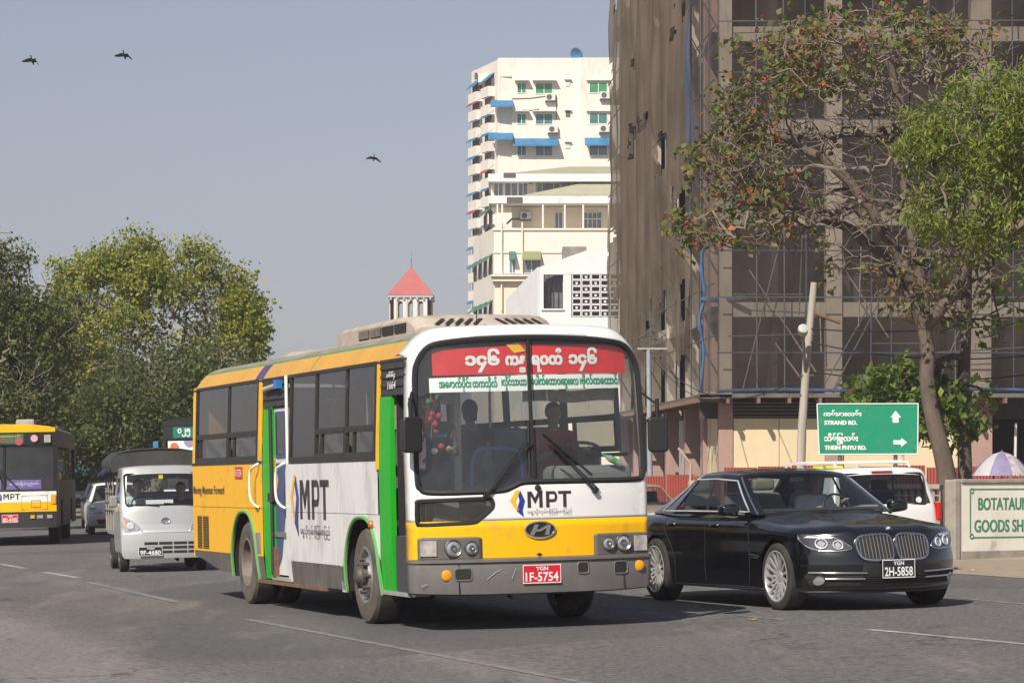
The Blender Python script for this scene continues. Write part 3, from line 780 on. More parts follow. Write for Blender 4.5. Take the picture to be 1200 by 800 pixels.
def plate(parent, fn, u0, u1, v0, v1, top, main, m, frame=True):
    """fn(u, v, out)"""
    mb = MB(); mb.prism([(u0, v0), (u1, v0), (u1, v1), (u0, v1)], fn, 0.0, 0.008)
    o = mb.build('number_plate', m, parent, bevel=0.003)
    mb = MB(); W, H = u1 - u0, v1 - v0; F = lambda u, v: fn(u, v, 0.0105)
    text_fit(mb, top, u0 + 0.34 * W, u0 + 0.66 * W, v0 + 0.69 * H, v0 + 0.90 * H, F, bold=0.02)
    text_fit(mb, main, u0 + 0.07 * W, u0 + 0.93 * W, v0 + 0.10 * H, v0 + 0.60 * H, F, bold=0.018)
    if frame:
        e = 0.03 * W
        for (a, b, c, d) in ((0, 1, 0, .045), (0, 1, .955, 1)): mb.add([F(u0 + a * W, v0 + c * H), F(u0 + b * W, v0 + c * H), F(u0 + b * W, v0 + d * H), F(u0 + a * W, v0 + d * H)], [(0, 1, 2, 3)])
        for (a, b) in ((0, .018), (.982, 1)): mb.add([F(u0 + a * W, v0 + .045 * H), F(u0 + b * W, v0 + .045 * H), F(u0 + b * W, v0 + .955 * H), F(u0 + a * W, v0 + .955 * H)], [(0, 1, 2, 3)])
    mb.build('plate_lettering', MATS['white_paint'], o)
    return o
plate(bp, lambda u, v, d: (u, -0.225 - d, v), -0.19, 0.205, 0.452, 0.635, 'YGN', '1F-5754', MATS['plate_red'])
for (u, z) in ((-0.3, 0.33), (0.12, 0.30), (0.16, 0.26)):
    mb = MB(); mb.tube([(u, -0.08, 0.36), (u + 0.01, -0.08, z), (u + 0.04, -0.1, z - 0.02)], 0.015, 5); mb.build('tow_hook', MATS['dark_under'], bp)

# ---- flanks
def slab(t0, t1, z0, z1, o=0.0, th=0.02, zb=None, zt=None, n=None, sgn=-1):
    """piece of flank: zb, zt = functions of t for a shaped lower or upper edge"""
    mb = MB(); n = n or (24 if (zb or zt) else 2)
    ts = [t0 + (t1 - t0) * i / n for i in range(n + 1)]
    nz = 5
    def f(t, k):
        a = zb(t) if zb else z0; b = zt(t) if zt else z1
        z = a + (max(b, a + 0.001) - a) * k; return (sgn * (bsx(z) + o), t, z)
    mb.grid(f, ts, [i / nz for i in range(nz + 1)])
    m2 = MB(); k = len(mb.v); m2.add(mb.v, mb.f); m2.add([(x - sgn * th, y, z) for x, y, z in mb.v], [q[::-1] for q in mb.f])
    # rim
    edges = {}
    for q in mb.f:
        for i in range(len(q)):
            e = (q[i], q[(i + 1) % len(q)]); edges[e] = 1
    for (a, b) in list(edges):
        if (b, a) not in edges: m2.f.append((b, a, a + k, b + k)); m2.mi.append(0)
    return m2
def arch(tc, w, zt):                            # wheel opening: height at t
    def f(t):
        u = abs(t - tc) / w
        return 0.30 if u >= 1 else 0.30 + (zt - 0.30) * (1 - u ** 2.6) ** (1 / 2.2)
    return f
FA, RA = arch(1.95, 0.70, 1.105), arch(7.42, 0.71, 1.125)
g = 0.004
for sgn in (-1, 1):
    S = lambda *a, **k: slab(*a, sgn=sgn, **k)
    near = sgn < 0
    S(6.50 + g, 10.40, 1.172, 1.70).build('side_panel', YEL, bus, smooth=30)['label'] = 'yellow upper side panel'
    cuts = [6.50 + g, 8.9, 9.4, 10.40]
    for a, b2 in zip(cuts[:-1], cuts[1:]):
        zb = (lambda t: max(0.60, RA(t))) if a < 7 else None
        S(a + g, b2 - g, 0.60, 1.166, zb=zb).build('side_panel', YEL, bus, smooth=30)['label'] = 'yellow lower side panel'
    S(8.13, 10.38, 0.36, 0.596, zb=lambda t: 0.36 + 0.16 * ss(8.6, 10.4, t)).build('skirt_panel', SKIRT, bus, smooth=30)
    S(6.50, 6.72, 0.33, 0.596).build('skirt_panel', SKIRT, bus)
    S(2.88 + g, 5.06 if near else 6.49, 1.142, 1.685).build('side_panel', WHS, bus, smooth=30)['label'] = 'white upper side panel'
    S(1.36, 2.88 - g, 1.142, 1.685).build('side_panel', WHS, bus, smooth=30)['label'] = 'white upper side panel'
    for a, b2 in ((1.30, 2.88), (2.88, 3.85), (3.85, 5.06 if near else 6.49)):
        zb = (lambda t: max(0.30, FA(t))) if a < 2 else None
        S(a + g, b2 - g, 0.30 if a < 2 else 0.582, 1.136, zb=zb, n=60 if a < 2 else 2).build('side_panel', WHS, bus, smooth=30)['label'] = 'white lower side panel'
    S(2.68, 3.85 - g, 0.325, 0.578).build('skirt_panel', SKIRT, bus)
    S(3.85 + g, 5.06 if near else 6.49, 0.325, 0.578).build('skirt_panel', SKIRT, bus)
    for (A, tc, w) in ((FA, 1.95, 0.70), (RA, 7.42, 0.71)):
        mb = MB(); ts = [tc - w * math.cos(PI * i / 36) for i in range(37)]
        pts = [(sgn * (bsx(A(t)) + 0.006), t, max(0.32, A(t))) for t in ts]
        mb.tube(pts, 0.022, 6); mb.build('wheel_arch_trim', mat('arch_green', (0.09, 0.36, 0.09), 0.5, col2=(0.18, 0.36, 0.15), vscale=6), bus, smooth=50)
        mb = MB(); mb.grid(lambda t, d: (sgn * (1.21 - d), t, max(0.32, A(t))), ts, [0, 0.5]); mb.build('wheel_well', MATS['dark_under'], bus)
        mb = MB(); mb.box(min(sgn * 0.70, sgn * 0.71), max(sgn * 0.70, sgn * 0.71), tc - w, tc + w, 0.3, 1.1); mb.build('wheel_well_wall', MATS['dark_under'], bus)
    # window bands, sill strips
    S(6.50, 10.42, 1.70, 1.735, o=0.004).build('window_sill', FRAME, bus)
    S(1.36 if near else 0.5, 5.08 if near else 6.49, 1.685, 1.725, o=0.004).build('window_sill', FRAME, bus)
    S(10.26, 10.42, 1.70, 2.72).build('rear_pillar', YEL, bus)
    S(6.50, 6.64, 1.705, 2.70, o=0.003).build('window_pillar', YEL, bus)

def window(t0, t1, z0, z1, sgn=-1, slider=None, fixed=()):
    """framed bus window: thick dark frame, panes, sliding lower lights"""
    fr = MB(); w = 0.035
    X = lambda z, o: sgn * (bsx(z) + o)
    def bar(ta, tb, za, zb, o0=-0.04, o1=0.006):
        vs = [(X(z, o), t, z) for o in (o0, o1) for z in (za, zb) for t in (ta, tb)]
        fr.add(vs, [(0, 1, 3, 2), (4, 6, 7, 5), (0, 4, 5, 1), (2, 3, 7, 6), (0, 2, 6, 4), (1, 5, 7, 3)])
    bar(t0, t1, z0, z0 + w); bar(t0, t1, z1 - w, z1); bar(t0, t0 + w, z0 + w, z1 - w); bar(t1 - w, t1, z0 + w, z1 - w)
    for f in fixed: bar(f - w * .6, f + w * .6, z0 + w, z1 - w, o1=0.003)
    ts = [t0] + list(fixed) + [t1]
    panes = []
    for i in range(len(ts) - 1):
        a, b2 = ts[i] + w * .8, ts[i + 1] - w * .8
        if slider and slider[i]:
            zs = slider[i]; bar(a, b2, zs - 0.02, zs + 0.02, o1=0.004)
            panes.append((a, b2, zs + 0.02, z1 - w, -0.015)); m = (a + b2) / 2
            bar(a, b2, z0 + w, z0 + w + 0.025, o1=0.002); bar(a, b2, zs - 0.045, zs - 0.022, o1=0.002); bar(a, a + 0.05, z0 + w, zs - .02, o1=0.002)
            panes.append((a + 0.05, b2 - (0.28 if i == 0 else 0.22), z0 + w, zs - 0.02, -0.02))
            bar(b2 - (0.30 if i == 0 else 0.24), b2 - (0.26 if i == 0 else 0.20), z0 + w, zs - .02, o1=-0.002)
        else: panes.append((a, b2, z0 + w, z1 - w, -0.015))
    fo = fr.build('window', FRAME, bus)
    for (a, b2, za, zb, o) in panes:
        MB().add([(X(za, o), a, za), (X(za, o), b2, za), (X(zb, o), b2, zb), (X(zb, o), a, zb)], [(0, 1, 2, 3)]).build('pane', MATS['tinted_glass'], fo)
    return fo
window(6.68, 10.24, 1.735, 2.71, slider=(2.08, 2.08), fixed=(8.31,))
window(1.39, 5.08, 1.725, 2.70, slider=(2.04, 2.04, None), fixed=(2.58, 3.88))
for a, b2 in ((0.75, 2.4), (2.45, 4.4), (4.45, 6.45), (6.68, 8.5), (8.55, 10.24)):
    window(a, b2, 1.735, 2.70, sgn=1, slider=(2.1,))
# louvred panels over the doors
for (t0, t1, z0) in ((5.26, 6.44, 2.36), (0.27, 1.23, 2.335)):
    mb = MB(); X = -bsx(2.5)
    mb.box(X + 0.01, X + 0.03, t0, t1, z0, 2.70)
    k = 4; h = (2.69 - z0) / k
    for i in range(k):
        z = z0 + i * h; mb.add([(X - 0.006, t0 + .02, z + .012), (X - 0.006, t1 - .02, z + .012), (X + 0.012, t1 - .02, z + h * .95), (X + 0.012, t0 + .02, z + h * .95)], [(0, 1, 2, 3)])
        mb.box(X - 0.006, X + 0.02, t0 + .02, t1 - .02, z + 0.002, z + 0.012)
    lo = mb.build('door_transom', LOUV, bus)
    if t0 < 1:
        tx = MB(); F = lambda u, v: (X - 0.012, 0.62 + (1 - u) * 0.34, 2.40 + v * 0.18)
        text_fit(tx, '၁၆၆၄', 0, 1, 0.52, 0.98, F, bold=0.03, shear=0.2); text_fit(tx, '1664', 0.1, 1, 0.0, 0.44, F, bold=0.01, shear=0.2)
        tx.build('fleet_number', MATS['white_paint'], lo)
    else:
        mb = MB(); mb.tube([(X - 0.03, 5.5, 2.60), (X - 0.03, 6.2, 2.57)], 0.035, 8); mb.build('rolled_awning', BEIGE, lo, smooth=50)
        MB().box(X - 0.07, X, 5.45, 5.6, 2.56, 2.66).build('awning_bracket', BLUER, lo)
# middle door
slab(6.03, 6.48, 0.34, 2.36, o=-0.02).build('door_post', GRN, bus)
MB().box(-1.195, -1.15, 5.985, 6.03, 0.34, 2.36).build('door_jamb', GRN, bus)
MB().box(-1.18, -0.72, 5.10, 5.14, 0.34, 2.36).build('door_jamb', MATS['dark_under'], bus)
dl = MB(); dl.box(-1.17, -1.135, 5.30, 5.96, 0.40, 2.34)
dl = dl.build('door_leaf', WHS, bus)
mb = MB(); F = lambda t, z: (-1.174, t, z)
mb.add([F(5.96, 0.75), F(5.96, 1.70), F(5.30, 1.70), F(5.45, 1.20), F(5.70, 0.60), F(5.90, 0.45)], [(0, 1, 2, 3, 4, 5)]); mb.build('door_print', DOORB, dl)
mb = MB(); mb.add([(-1.177, 5.97, 1.25), (-1.177, 5.97, 1.80), (-1.177, 5.80, 1.50)], [(0, 1, 2)]); mb.build('door_print', LOGOY, dl)
mb = MB(); mb.box(-1.182, -1.174, 5.36, 5.90, 1.76, 2.30); fo = mb.build('door_window_frame', DOORB, dl)
mb = MB(); mb.box(-1.186, -1.180, 5.42, 5.84, 1.80, 2.26); mb.build('pane', mat('door_glass', (0.035, 0.05, 0.05), 0.06, spec=0.7), fo)
mb = MB(); mb.tube([(-1.215, 5.99, 0.40), (-1.215, 5.99, 2.34)], 0.022, 8); mb.lathe([(-.05, 0), (-.05, .05), (.05, .05), (.05, 0)], (-1.215, 5.99, 1.30), 'Z', 10); mb.build('door_rod', FRAME, bus, smooth=40)
mb = MB(); mb.box(-1.21, -1.16, 5.86, 6.02, 0.36, 0.72); mb.build('door_plate', RUST, bus)
mb = MB(); mb.box(-1.21, -1.0, 5.15, 6.05, 0.335, 0.375); mb.build('door_step', mat('worn_step', (0.40, 0.39, 0.37), 0.6, var=.4), bus)
mb = MB(); mb.tube([(-1.205, 5.20, 1.68), (-1.205, 5.20, 2.70)], 0.022, 8); mb.build('door_post', WHI, bus, smooth=50)
slab(5.10, 5.27, 0.34, 1.70, o=-0.004).build('door_post', WHS, bus)
mb = MB(); mb.box(-1.222, -1.18, 3.55, 6.78, 0.285, 0.325); mb.build('sill_rail', RUST, bus)
for t in (6.57, 5.24):
    mb = MB(); X = -1.235; mb.tube(smooth_poly([(X, t - .02, 1.70), (X - .05, t, 1.67), (X - .075, t + .12, 1.60), (X - .075, t + .14, 1.32), (X - .05, t + .05, 1.22), (X, t, 1.18)], 5, False), 0.016, 8); mb.build('grab_handle', WHI, bus, smooth=60)
# front door
slab(0.85, 1.25, 0.34, 2.33, o=-0.004).build('door_post', GRN, bus)
MB().box(-1.20, -1.165, 0.82, 0.847, 0.34, 2.33).build('door_jamb', GRN, bus)
MB().box(-1.15, -0.70, 0.79, 0.80, 0.34, 2.33).build('entry_shade', MATS['dark_under'], bus)  # black sheet paints in the dark inside of the doorway
slab(1.255, 1.345, 1.60, 2.70, o=0.004).build('window_pillar', YEL, bus)
MB().box(-1.215, -1.0, 0.24, 1.27, 0.335, 0.375).build('door_step', MATS['worn_step'], bus)
MB().box(-1.19, -1.17, 0.26, 0.78, 0.38, 0.93).build('door_riser', mat('riser', (0.06, 0.06, 0.063), 0.6, var=.3), bus)
MB().box(-1.17, -0.62, 0.24, 0.80, 0.90, 0.93).build('entry_floor', INFL, bus)
mb = MB(); mb.tube([(-1.12, 0.55, 0.95), (-1.12, 0.55, 1.75)], 0.016, 8); mb.tube([(-1.12, 0.45, 1.92), (-0.75, 0.40, 1.92)], 0.016, 8); mb.build('entry_handrail', BLUER, bus, smooth=50)
slab(0.16, 0.25, 0.34, 2.70, o=-0.01).build('front_pillar', WHI, bus)
mb = MB(); mb.lathe([(0, .045), (-.02, .045), (-.04, .03), (-.045, 0)], (-1.225, 1.52, 1.035), 'X', 14); mb.build('side_marker', mat('amber_old', (0.45, 0.14, 0.02), 0.3), bus, smooth=40)
mb = MB()
for sgn, t0, t1 in ((-1, 0.24, 0.30),): mb.box(-1.228, -1.21, 0.235, 0.262, 0.36, 0.72)
mb.build('corner_trim', GRN, bus)
# side print
FS = lambda o: (lambda u, v: (-(bsx(v) + o), u, v))
def mir(fn): return lambda u, v: fn(-u, v)
a, b = MB(), MB(); diamond((a, b), mir(FS(0.006)), -5.02, -4.62, 1.57, 1.30, 1.02, 0.86, 0.085)
lg = a.build('logo_mark', LOGOY, bus); b.build('logo_mark_blue', NAVY, lg)
mb = MB(); mpt_glyphs(mb, mir(FS(0.006)), -4.56, -3.27, 1.065, 1.50); mb.build('logo_lettering', LOGOK, bus)
mb = MB(); text_fit(mb, SUBLINE, -4.56, -3.25, 0.85, 1.00, mir(FS(0.006))); mb.build('logo_subline', LOGOK, bus)
mb = MB(); text_fit(mb, 'Moving Myanmar Forward', -10.36, -8.5, 1.30, 1.44, mir(FS(0.006)), bold=0.01); mb.build('slogan_lettering', mat('brown_ink', (0.10, 0.06, 0.02), 0.5), bus)
mb = MB(); mb.add([FS(0.005)(t, z) for t, z in ((7.86, 1.52), (7.46, 1.52), (7.46, 1.67), (7.86, 1.67))], [(0, 1, 2, 3)]); so = mb.build('number_sticker', MATS['plate_red'], bus)
mb = MB(); text_fit(mb, '1F-5754', -7.83, -7.49, 1.55, 1.64, mir(FS(0.008)), bold=.01); mb.build('sticker_lettering', MATS['white_paint'], so)
for (t0, t1) in ((9.88, 10.14), (9.47, 9.80)):
    mb = MB(); mb.box(-1.229, -1.22, t0, t1, 0.63, 1.05); vo = mb.build('engine_vent', MATS['dark_under'], bus)
    for i in range(14): MB().box(-1.236, -1.228, t0 + .01, t1 - .01, 0.64 + i * .03, 0.655 + i * .03).build('slat', mat('vent_slat', (0.22, 0.13, 0.03), 0.7), vo)
slab(6.55, 6.80, 0.63, 0.88, o=0.006, th=0.01).build('fuel_flap', mat('flap_grey', (0.30, 0.27, 0.22), 0.7, var=.4), bus)
for i in range(26):
    mb = MB(); t = 2.75 + i * 0.088; mb.lathe([(0, .009), (-.006, .007), (-.008, 0)], (-bsx(0.6) - .002, t, 0.566), 'X', 6); mb.build('rivet', SKIRT, bus) if i % 2 == 0 else None

# ---- roof
xs_y = [1.185, 1.182, 1.172, 1.155, 1.125, 1.09, 1.055]
xs_g = [1.055, 1.02]; xs_r = [1.02, 0.95, 0.85, 0.7, 0.5, 0.25, 0]
def roof_pt(x, t):
    e = max(0.0, t - (BL - 0.28)) / 0.28; e2 = 1 - math.sqrt(max(0, 1 - e * e))
    return (x * (1 - 0.015 * e2), t, 2.995 - drop(x) - 0.22 * e2 * (1.0 if abs(x) < 1.17 else 0.3))
tsr = [0.27, 1.0, 2.5, 4.0, 5.5, 6.42, 6.86, 8.0, 9.0, 10.0, 10.22, 10.3, 10.38, 10.44, 10.48, 10.5]
for s in (-1, 1):
    for (i0, i1, m, nm) in ((0, 5, COVE, 'cove_panel'), (5, 6, PURP, 'cove_band'), (6, 15, COVE, 'cove_panel')):
        mb = MB(); mb.grid(lambda t, x: roof_pt(s * x, t), tsr[i0:i1 + 1], xs_y); mb.build(nm, m, bus, smooth=60)
    mb = MB(); mb.grid(lambda t, x: roof_pt(s * x, t), tsr, xs_g); mb.build('roof_edge', GRN2, bus, smooth=60)
    mb = MB(); mb.box(min(s * 1.192, s * 1.18), max(s * 1.192, s * 1.18), 0.26, 10.44, 2.672, 2.694); mb.build('gutter', FRAME, bus)
    mb = MB(); mb.tube([roof_pt(s * x, 4.15) for x in xs_y], 0.004, 4); mb.build('cove_seam', FRAME, bus)
mb = MB(); mb.grid(lambda t, x: roof_pt(x, t), tsr, xs_r + [-x for x in xs_r[-2::-1]]); mb.build('roof', ROOFG, bus, smooth=60)
# air conditioner
mb = MB()
def ac(u, v):
    return u, v
prof = [(1.28, 3.0), (1.30, 3.06), (1.40, 3.13), (1.62, 3.185), (2.2, 3.20), (4.45, 3.19), (4.62, 3.15), (4.68, 3.0)]
ws = [-0.76, -0.75, -0.70, -0.55, 0, 0.55, 0.70, 0.75, 0.76]; dz = [-1, -0.055, -0.012, 0, 0.01, 0, -0.012, -0.055, -1]
mb.grid(lambda i, j: (ws[i] * (0.90 if j in (0,) else 1), prof[j][0] + (0.14 * (abs(ws[i]) / .76) ** 4 if j < 4 else 0), 2.93 if dz[i] == -1 else max(2.93, prof[j][1] + dz[i])), list(range(9)), list(range(8)))
acu = mb.build('air_conditioner', BEIGE, bus, smooth=35)
for i in range(4):
    t = 1.75 + i * 0.48; MB().box(-0.768, -0.758, t, t + 0.42, 3.02, 3.115).build('vent', MATS['dark_under'], acu)
    for k in range(4): MB().box(-0.775, -0.766, t, t + .42, 3.03 + k * .022, 3.038 + k * .022).build('slat', BEIGE, acu) if i in (2, 3) else None
for s in (-1, 1):
    for i in range(5):
        u = s * 0.14 + s * i * 0.10; mb = MB()
        z0, z1 = 3.075, 3.14
        yy = lambda z: 1.29 + (z - 3.06) * 1.45 - 0.02
        a = [(u - s * .06, z1), (u - s * .06 + .045, z1), (u + .045 + s * .04, z0), (u + s * .04, z0)]
        mb.add([(p, yy(q) + 0.14 * (abs(p) / .76) ** 4, q) for p, q in a], [(0, 1, 2, 3)]); mb.build('slot', MATS['dark_under'], acu)
mb = MB(); mb.lathe([(0, .52), (.05, .50), (.09, .42), (.115, .2), (.12, 0)], (0, 8.1, 3.0), 'Z', 24); mb.mapv(lambda v: Vector((v.x, 8.1 + (v.y - 8.1) * 1.7, v.z))); mb.build('roof_hatch', BEIGE, bus, smooth=40)
MB().box(-0.5, 0.5, 5.3, 6.1, 3.0, 3.05).build('roof_vent', BEIGE, bus, bevel=.01)
mb = MB(); mb.tube([(-0.2, 1.1, 2.98), (-0.22, 1.0, 3.2)], 0.006, 5); mb.tube([(-0.2, 1.1, 2.98), (0.1, 1.1, 3.02), (-0.1, 1.15, 3.06)], 0.005, 4); mb.build('aerial', MATS['black_plastic'], bus)
# rear, floor, underside
MB().box(-1.16, 1.16, 10.36, 10.46, 0.5, 2.72).build('rear_wall', YEL, bus, bevel=0.06)
mb = MB(); mb.tube([(-1.20, 10.41, 0.52), (-1.20, 10.41, 1.7), (-1.17, 10.40, 2.62)], 0.025, 8); mb.build('rear_corner', YEL, bus, smooth=50)
MB().box(-1.19, 1.19, 2.7, 6.68, 0.84, 0.90).build('floor', INFL, bus)
MB().box(-1.19, 1.19, 8.15, 10.4, 0.84, 0.90).build('floor', INFL, bus)
MB().box(-0.70, 0.70, 1.2, 2.7, 0.84, 0.90).build('floor', INFL, bus); MB().box(-0.70, 0.70, 6.68, 8.15, 0.84, 0.90).build('floor', INFL, bus)
MB().box(-0.6, 1.19, 0.1, 1.22, 0.84, 0.90).build('floor', INFL, bus)
MB().box(-0.55, 0.55, 0.3, 10.2, 0.45, 0.80).build('chassis', MATS['dark_under'], bus)
MB().box(-1.1, 1.1, 2.8, 5.0, 0.36, 0.8).build('underbody_box', MATS['dark_under'], bus)
MB().box(-1.04, 1.04, 0.5, 10.2, 2.78, 2.80).build('ceiling', mat('bus_ceiling', (0.66, 0.67, 0.68), 0.8), bus)
mb = MB(); mb.tube([(-1.0, 3.5, .33), (-1.02, 3.4, .22), (-1.0, 3.25, .2), (-1.0, 3.15, .33)], 0.008, 5); mb.build('loose_cable', MATS['rubber'], bus)
# wheels
def bus_wheel(x, t, sgn, dual=False):
    w = MB(); r = 0.50
    prof = [(-0.135, 0.30), (-0.14, 0.36), (-0.145, 0.42), (-0.13, 0.475), (-0.10, 0.495)]
    for k in range(4):
        a = -0.09 + k * 0.05; prof += [(a, 0.50), (a + 0.036, 0.50), (a + 0.038, 0.488), (a + 0.048, 0.488)]
    prof += [(0.10, 0.495), (0.13, 0.475), (0.145, 0.42), (0.14, 0.36), (0.135, 0.30)]
    w.lathe([(a, q) for a, q in prof], (x, t, r), 'X', 48, caps=False)
    to = w.build('wheel', MATS['tyre_dusty'] if not dual or True else MATS['tyre'], bus, smooth=40)
    tr = MB(); tr.lathe([(-0.10, .4965), (-0.092, .5025), (0.092, .5025), (0.10, .4965)], (x, t, r), 'X', 48, caps=False); tr.build('tread', MATS['tyre'], to, smooth=30)
    s = sgn; rm = MB()
    if dual: pr = [(0.135, .305), (0.142, .285), (0.13, .27), (-0.02, .255), (-0.05, .235), (-0.055, .12), (0.02, .11), (0.045, .10), (0.05, 0)]
    else: pr = [(0.135, .305), (0.145, .285), (0.13, .262), (0.05, .25), (0.10, .20), (0.145, .165), (0.148, .12)]
    rm.lathe([(s * a, q) for a, q in pr], (x, t, r), 'X', 36, caps=False); rm.build('rim', RIMB if dual else SILV, to, smooth=40)
    hb = MB()
    if not dual:
        hb.lathe([(s * .14, .125), (s * .19, .12), (s * .20, .10), (s * .235, .085), (s * .25, .06), (s * .252, 0)], (x, t, r), 'X', 20)
        for k in range(8):
            a = 2 * PI * k / 8; c = (x, t + .165 * math.cos(a), r + .165 * math.sin(a)); hb.lathe([(s * .13, .022), (s * .195, .020), (s * .20, 0)], c, 'X', 8)
    else:
        for k in range(8):
            a = 2 * PI * k / 8; hb.lathe([(s * -.05, .018), (s * 0.0, .016), (s * .005, 0)], (x, t + .16 * math.cos(a), r + .16 * math.sin(a)), 'X', 6)
    hb.build('hub', mat('hub_dark', (0.13, 0.11, 0.10), 0.6, 0.5, var=.3, vscale=12), to, smooth=40)
for s in (-1, 1):
    bus_wheel(s * 1.055, 1.96, s); bus_wheel(s * 1.055, 7.45, s, True); bus_wheel(s * 0.73, 7.45, s, True)
# mirrors
for s, x0, y0, z0 in ((-1, -1.275, -0.14, 1.925), (1, 1.300, -0.10, 1.89)):
    P = rounded(-0.098, 0.098, -0.17, 0.17, 0.035); mb = MB()
    Mr = Matrix.Rotation(R(-10 * s), 3, 'Z')
    mb.prism(P, lambda u, v, d: Vector((x0, y0, z0)) + Mr @ Vector((u * (1 - d * 1.4), d, v * (1 - d * .7))), 0.09, -0.05)
    mo = mb.build('side_mirror', MATS['black_plastic'], bus, bevel=0.018, smooth=50)
    mb = MB(); mb.tube([(s * 1.20, 0.06, z0 + .42), (x0 + s * .01, y0 + .02, z0 + .30), (x0, y0, z0 + .12)], 0.013, 6); mb.tube([(s * 1.19, 0.05, z0 + .10), (x0 + s * .0, y0 + .02, z0 + .22)], 0.010, 6); mb.build('mirror_arm', MATS['black_plastic'], mo, smooth=50)
    mb = MB(); mb.tube([(x0, y0, z0 + .36), (x0, y0, z0 + .14)], 0.022, 8); mb.build('mirror_clamp', MATS['black_plastic'], mo, smooth=50)
# interior fittings
mb = MB(); mb.box(0.30, 1.12, 0.12, 0.62, 0.9, 1.60); mb.build('dashboard', mat('dash_grey', (0.13, 0.132, 0.135), 0.8), bus, bevel=0.08, seg=3, smooth=50)
MB().box(-1.0, 0.25, 0.08, 0.35, 0.9, 1.36).build('dashboard', MATS['dash_grey'], bus, bevel=0.03)
MB().box(-0.43, -0.36, 1.18, 1.24, 0.9, 2.70).build('partition_post', mat('cream_post', (0.66, 0.62, 0.55), 0.6), bus)
MB().box(-1.1, -0.43, 1.20, 1.22, 2.25, 2.70).build('partition_panel', MATS['bus_ceiling'], bus)
mb = MB(); mb.tube(smooth_poly([(-0.31, 1.0, 0.95), (-0.31, 1.0, 1.60), (-0.24, 1.0, 1.77), (-0.12, 1.0, 1.79), (0.08, 1.0, 1.79), (0.19, 1.0, 1.75), (0.23, 1.0, 1.6), (0.22, 1.0, 1.42)], 4, False), 0.020, 8); mb.build('engine_rail', BLUER, bus, smooth=60)
mb = MB()
for a in range(0, 360, 12): pass
mb.tube([(0.74 + 0.245 * math.cos(R(a)), 0.74 - 0.10 * math.sin(R(a)), 1.73 + 0.225 * math.sin(R(a)) * 0.45) for a in range(0, 360, 12)], 0.017, 8, closed=True)
mb.tube([(0.5, .74, 1.73), (0.98, .74, 1.73)], 0.014, 6); mb.tube([(0.74, .72, 1.73), (0.74, .55, 1.5)], 0.03, 8)
mb.build('steering_wheel', MATS['black_plastic'], bus, smooth=60)
def bus_seat(x, t, w=0.44, z=0.9, prt=False):
    mb = MB(); mb.box(x - w / 2, x + w / 2, t, t + .45, z + .38, z + .50); mb.box(x - w * .3, x + w * .3, t + .05, t + .4, z, z + .38)
    o = mb.build('seat', SEATM, bus, bevel=0.03)
    mb = MB(); mb.add([(x - w / 2, t + .40, z + .45), (x + w / 2, t + .40, z + .45), (x + w / 2, t + .52, z + .45), (x - w / 2, t + .52, z + .45), (x - w * .42, t + .48, z + 1.12), (x + w * .42, t + .48, z + 1.12), (x + w * .42, t + .57, z + 1.12), (x - w * .42, t + .57, z + 1.12)], [(0, 3, 2, 1), (4, 5, 6, 7), (0, 1, 5, 4), (1, 2, 6, 5), (2, 3, 7, 6), (3, 0, 4, 7)])
    mb.build('backrest', SEATM, o, bevel=0.05, seg=3)
for t in (1.75, 2.65, 3.5, 6.7, 7.6, 8.5, 9.4):
    for x in ((-0.95, -0.48) if (t < 5 or t > 6.5) else ()) + (0.48, 0.95): bus_seat(x, t)
bus_seat(0.74, 1.25, 0.5, 0.86); bus_seat(-0.02, 1.45, 0.5, 0.9); bus_seat(-0.62, 1.45, 0.5, 0.9)
for i, (x, t) in enumerate(((-0.28, 2.2), (0.28, 2.2), (-0.28, 4.2), (0.28, 4.2), (-0.28, 6.6), (0.28, 6.6))):
    mb = MB(); mb.tube([(x, t, 0.9), (x, t, 2.78)], 0.016, 6); mb.build('stanchion', MATS['steel'], bus, smooth=50)
mb = MB(); mb.tube([(-0.28, 1.3, 2.55), (-0.28, 9.8, 2.55)], 0.014, 6); mb.tube([(0.28, 1.3, 2.55), (0.28, 9.8, 2.55)], 0.014, 6); mb.build('ceiling_rail', MATS['steel'], bus, smooth=50)
mb = MB(); mb.grid(lambda u, v: (u, 0.30 + 0.03 * math.sin(u * 22) * (1 - v), 2.24 + 0.12 * v + 0.012 * math.sin(u * 9)), [0.02 + 0.98 * i / 40 for i in range(41)], [0, .5, 1]); mb.build('sun_visor_cloth', mat('visor_cloth', (0.34, 0.30, 0.24), 0.9, var=.3, vscale=12), bus, smooth=60)

BM = bus.matrix_world
def place(x, y, z, rz=0): return BM @ Matrix.Translation((x, y, z)) @ Matrix.Rotation(rz, 4, 'Z')
tr = mat('trousers', (0.03, 0.03, 0.035), 0.9)
person('person', 'bus driver in a dark red shirt behind the steering wheel', place(0.74, 1.48, 1.33), [MATS['skin'], MATS['shirt_red'], tr], sitting((-0.15, -0.62, 0.42), (0.15, -0.62, 0.42)))
for (x, t, lb, sh, ln, rz) in ((-0.02, 1.70, 'bus passenger with long dark hair sitting just behind the centre windscreen bar', 'shirt_dark', 0.7, PI), (-0.45, 1.74, 'bus passenger with dark hair sitting behind the cream post', 'shirt_dark', 0.4, PI)):
    person('person', lb, place(x, t + 0.25, 1.38, rz), [MATS['skin'], MATS[sh], tr], sitting(), voxel=0.018, hairlen=ln)
person('person', 'passenger in a dark shirt leaning in the open front door of the bus', place(-0.82, 0.72, 1.42, R(-20)), [MATS['skin'], mat('shirt_brown', (0.06, 0.04, 0.05), 0.9), tr], sitting((-0.2, -0.1, 0.1), (0.2, -0.3, 0.35)), voxel=0.016)
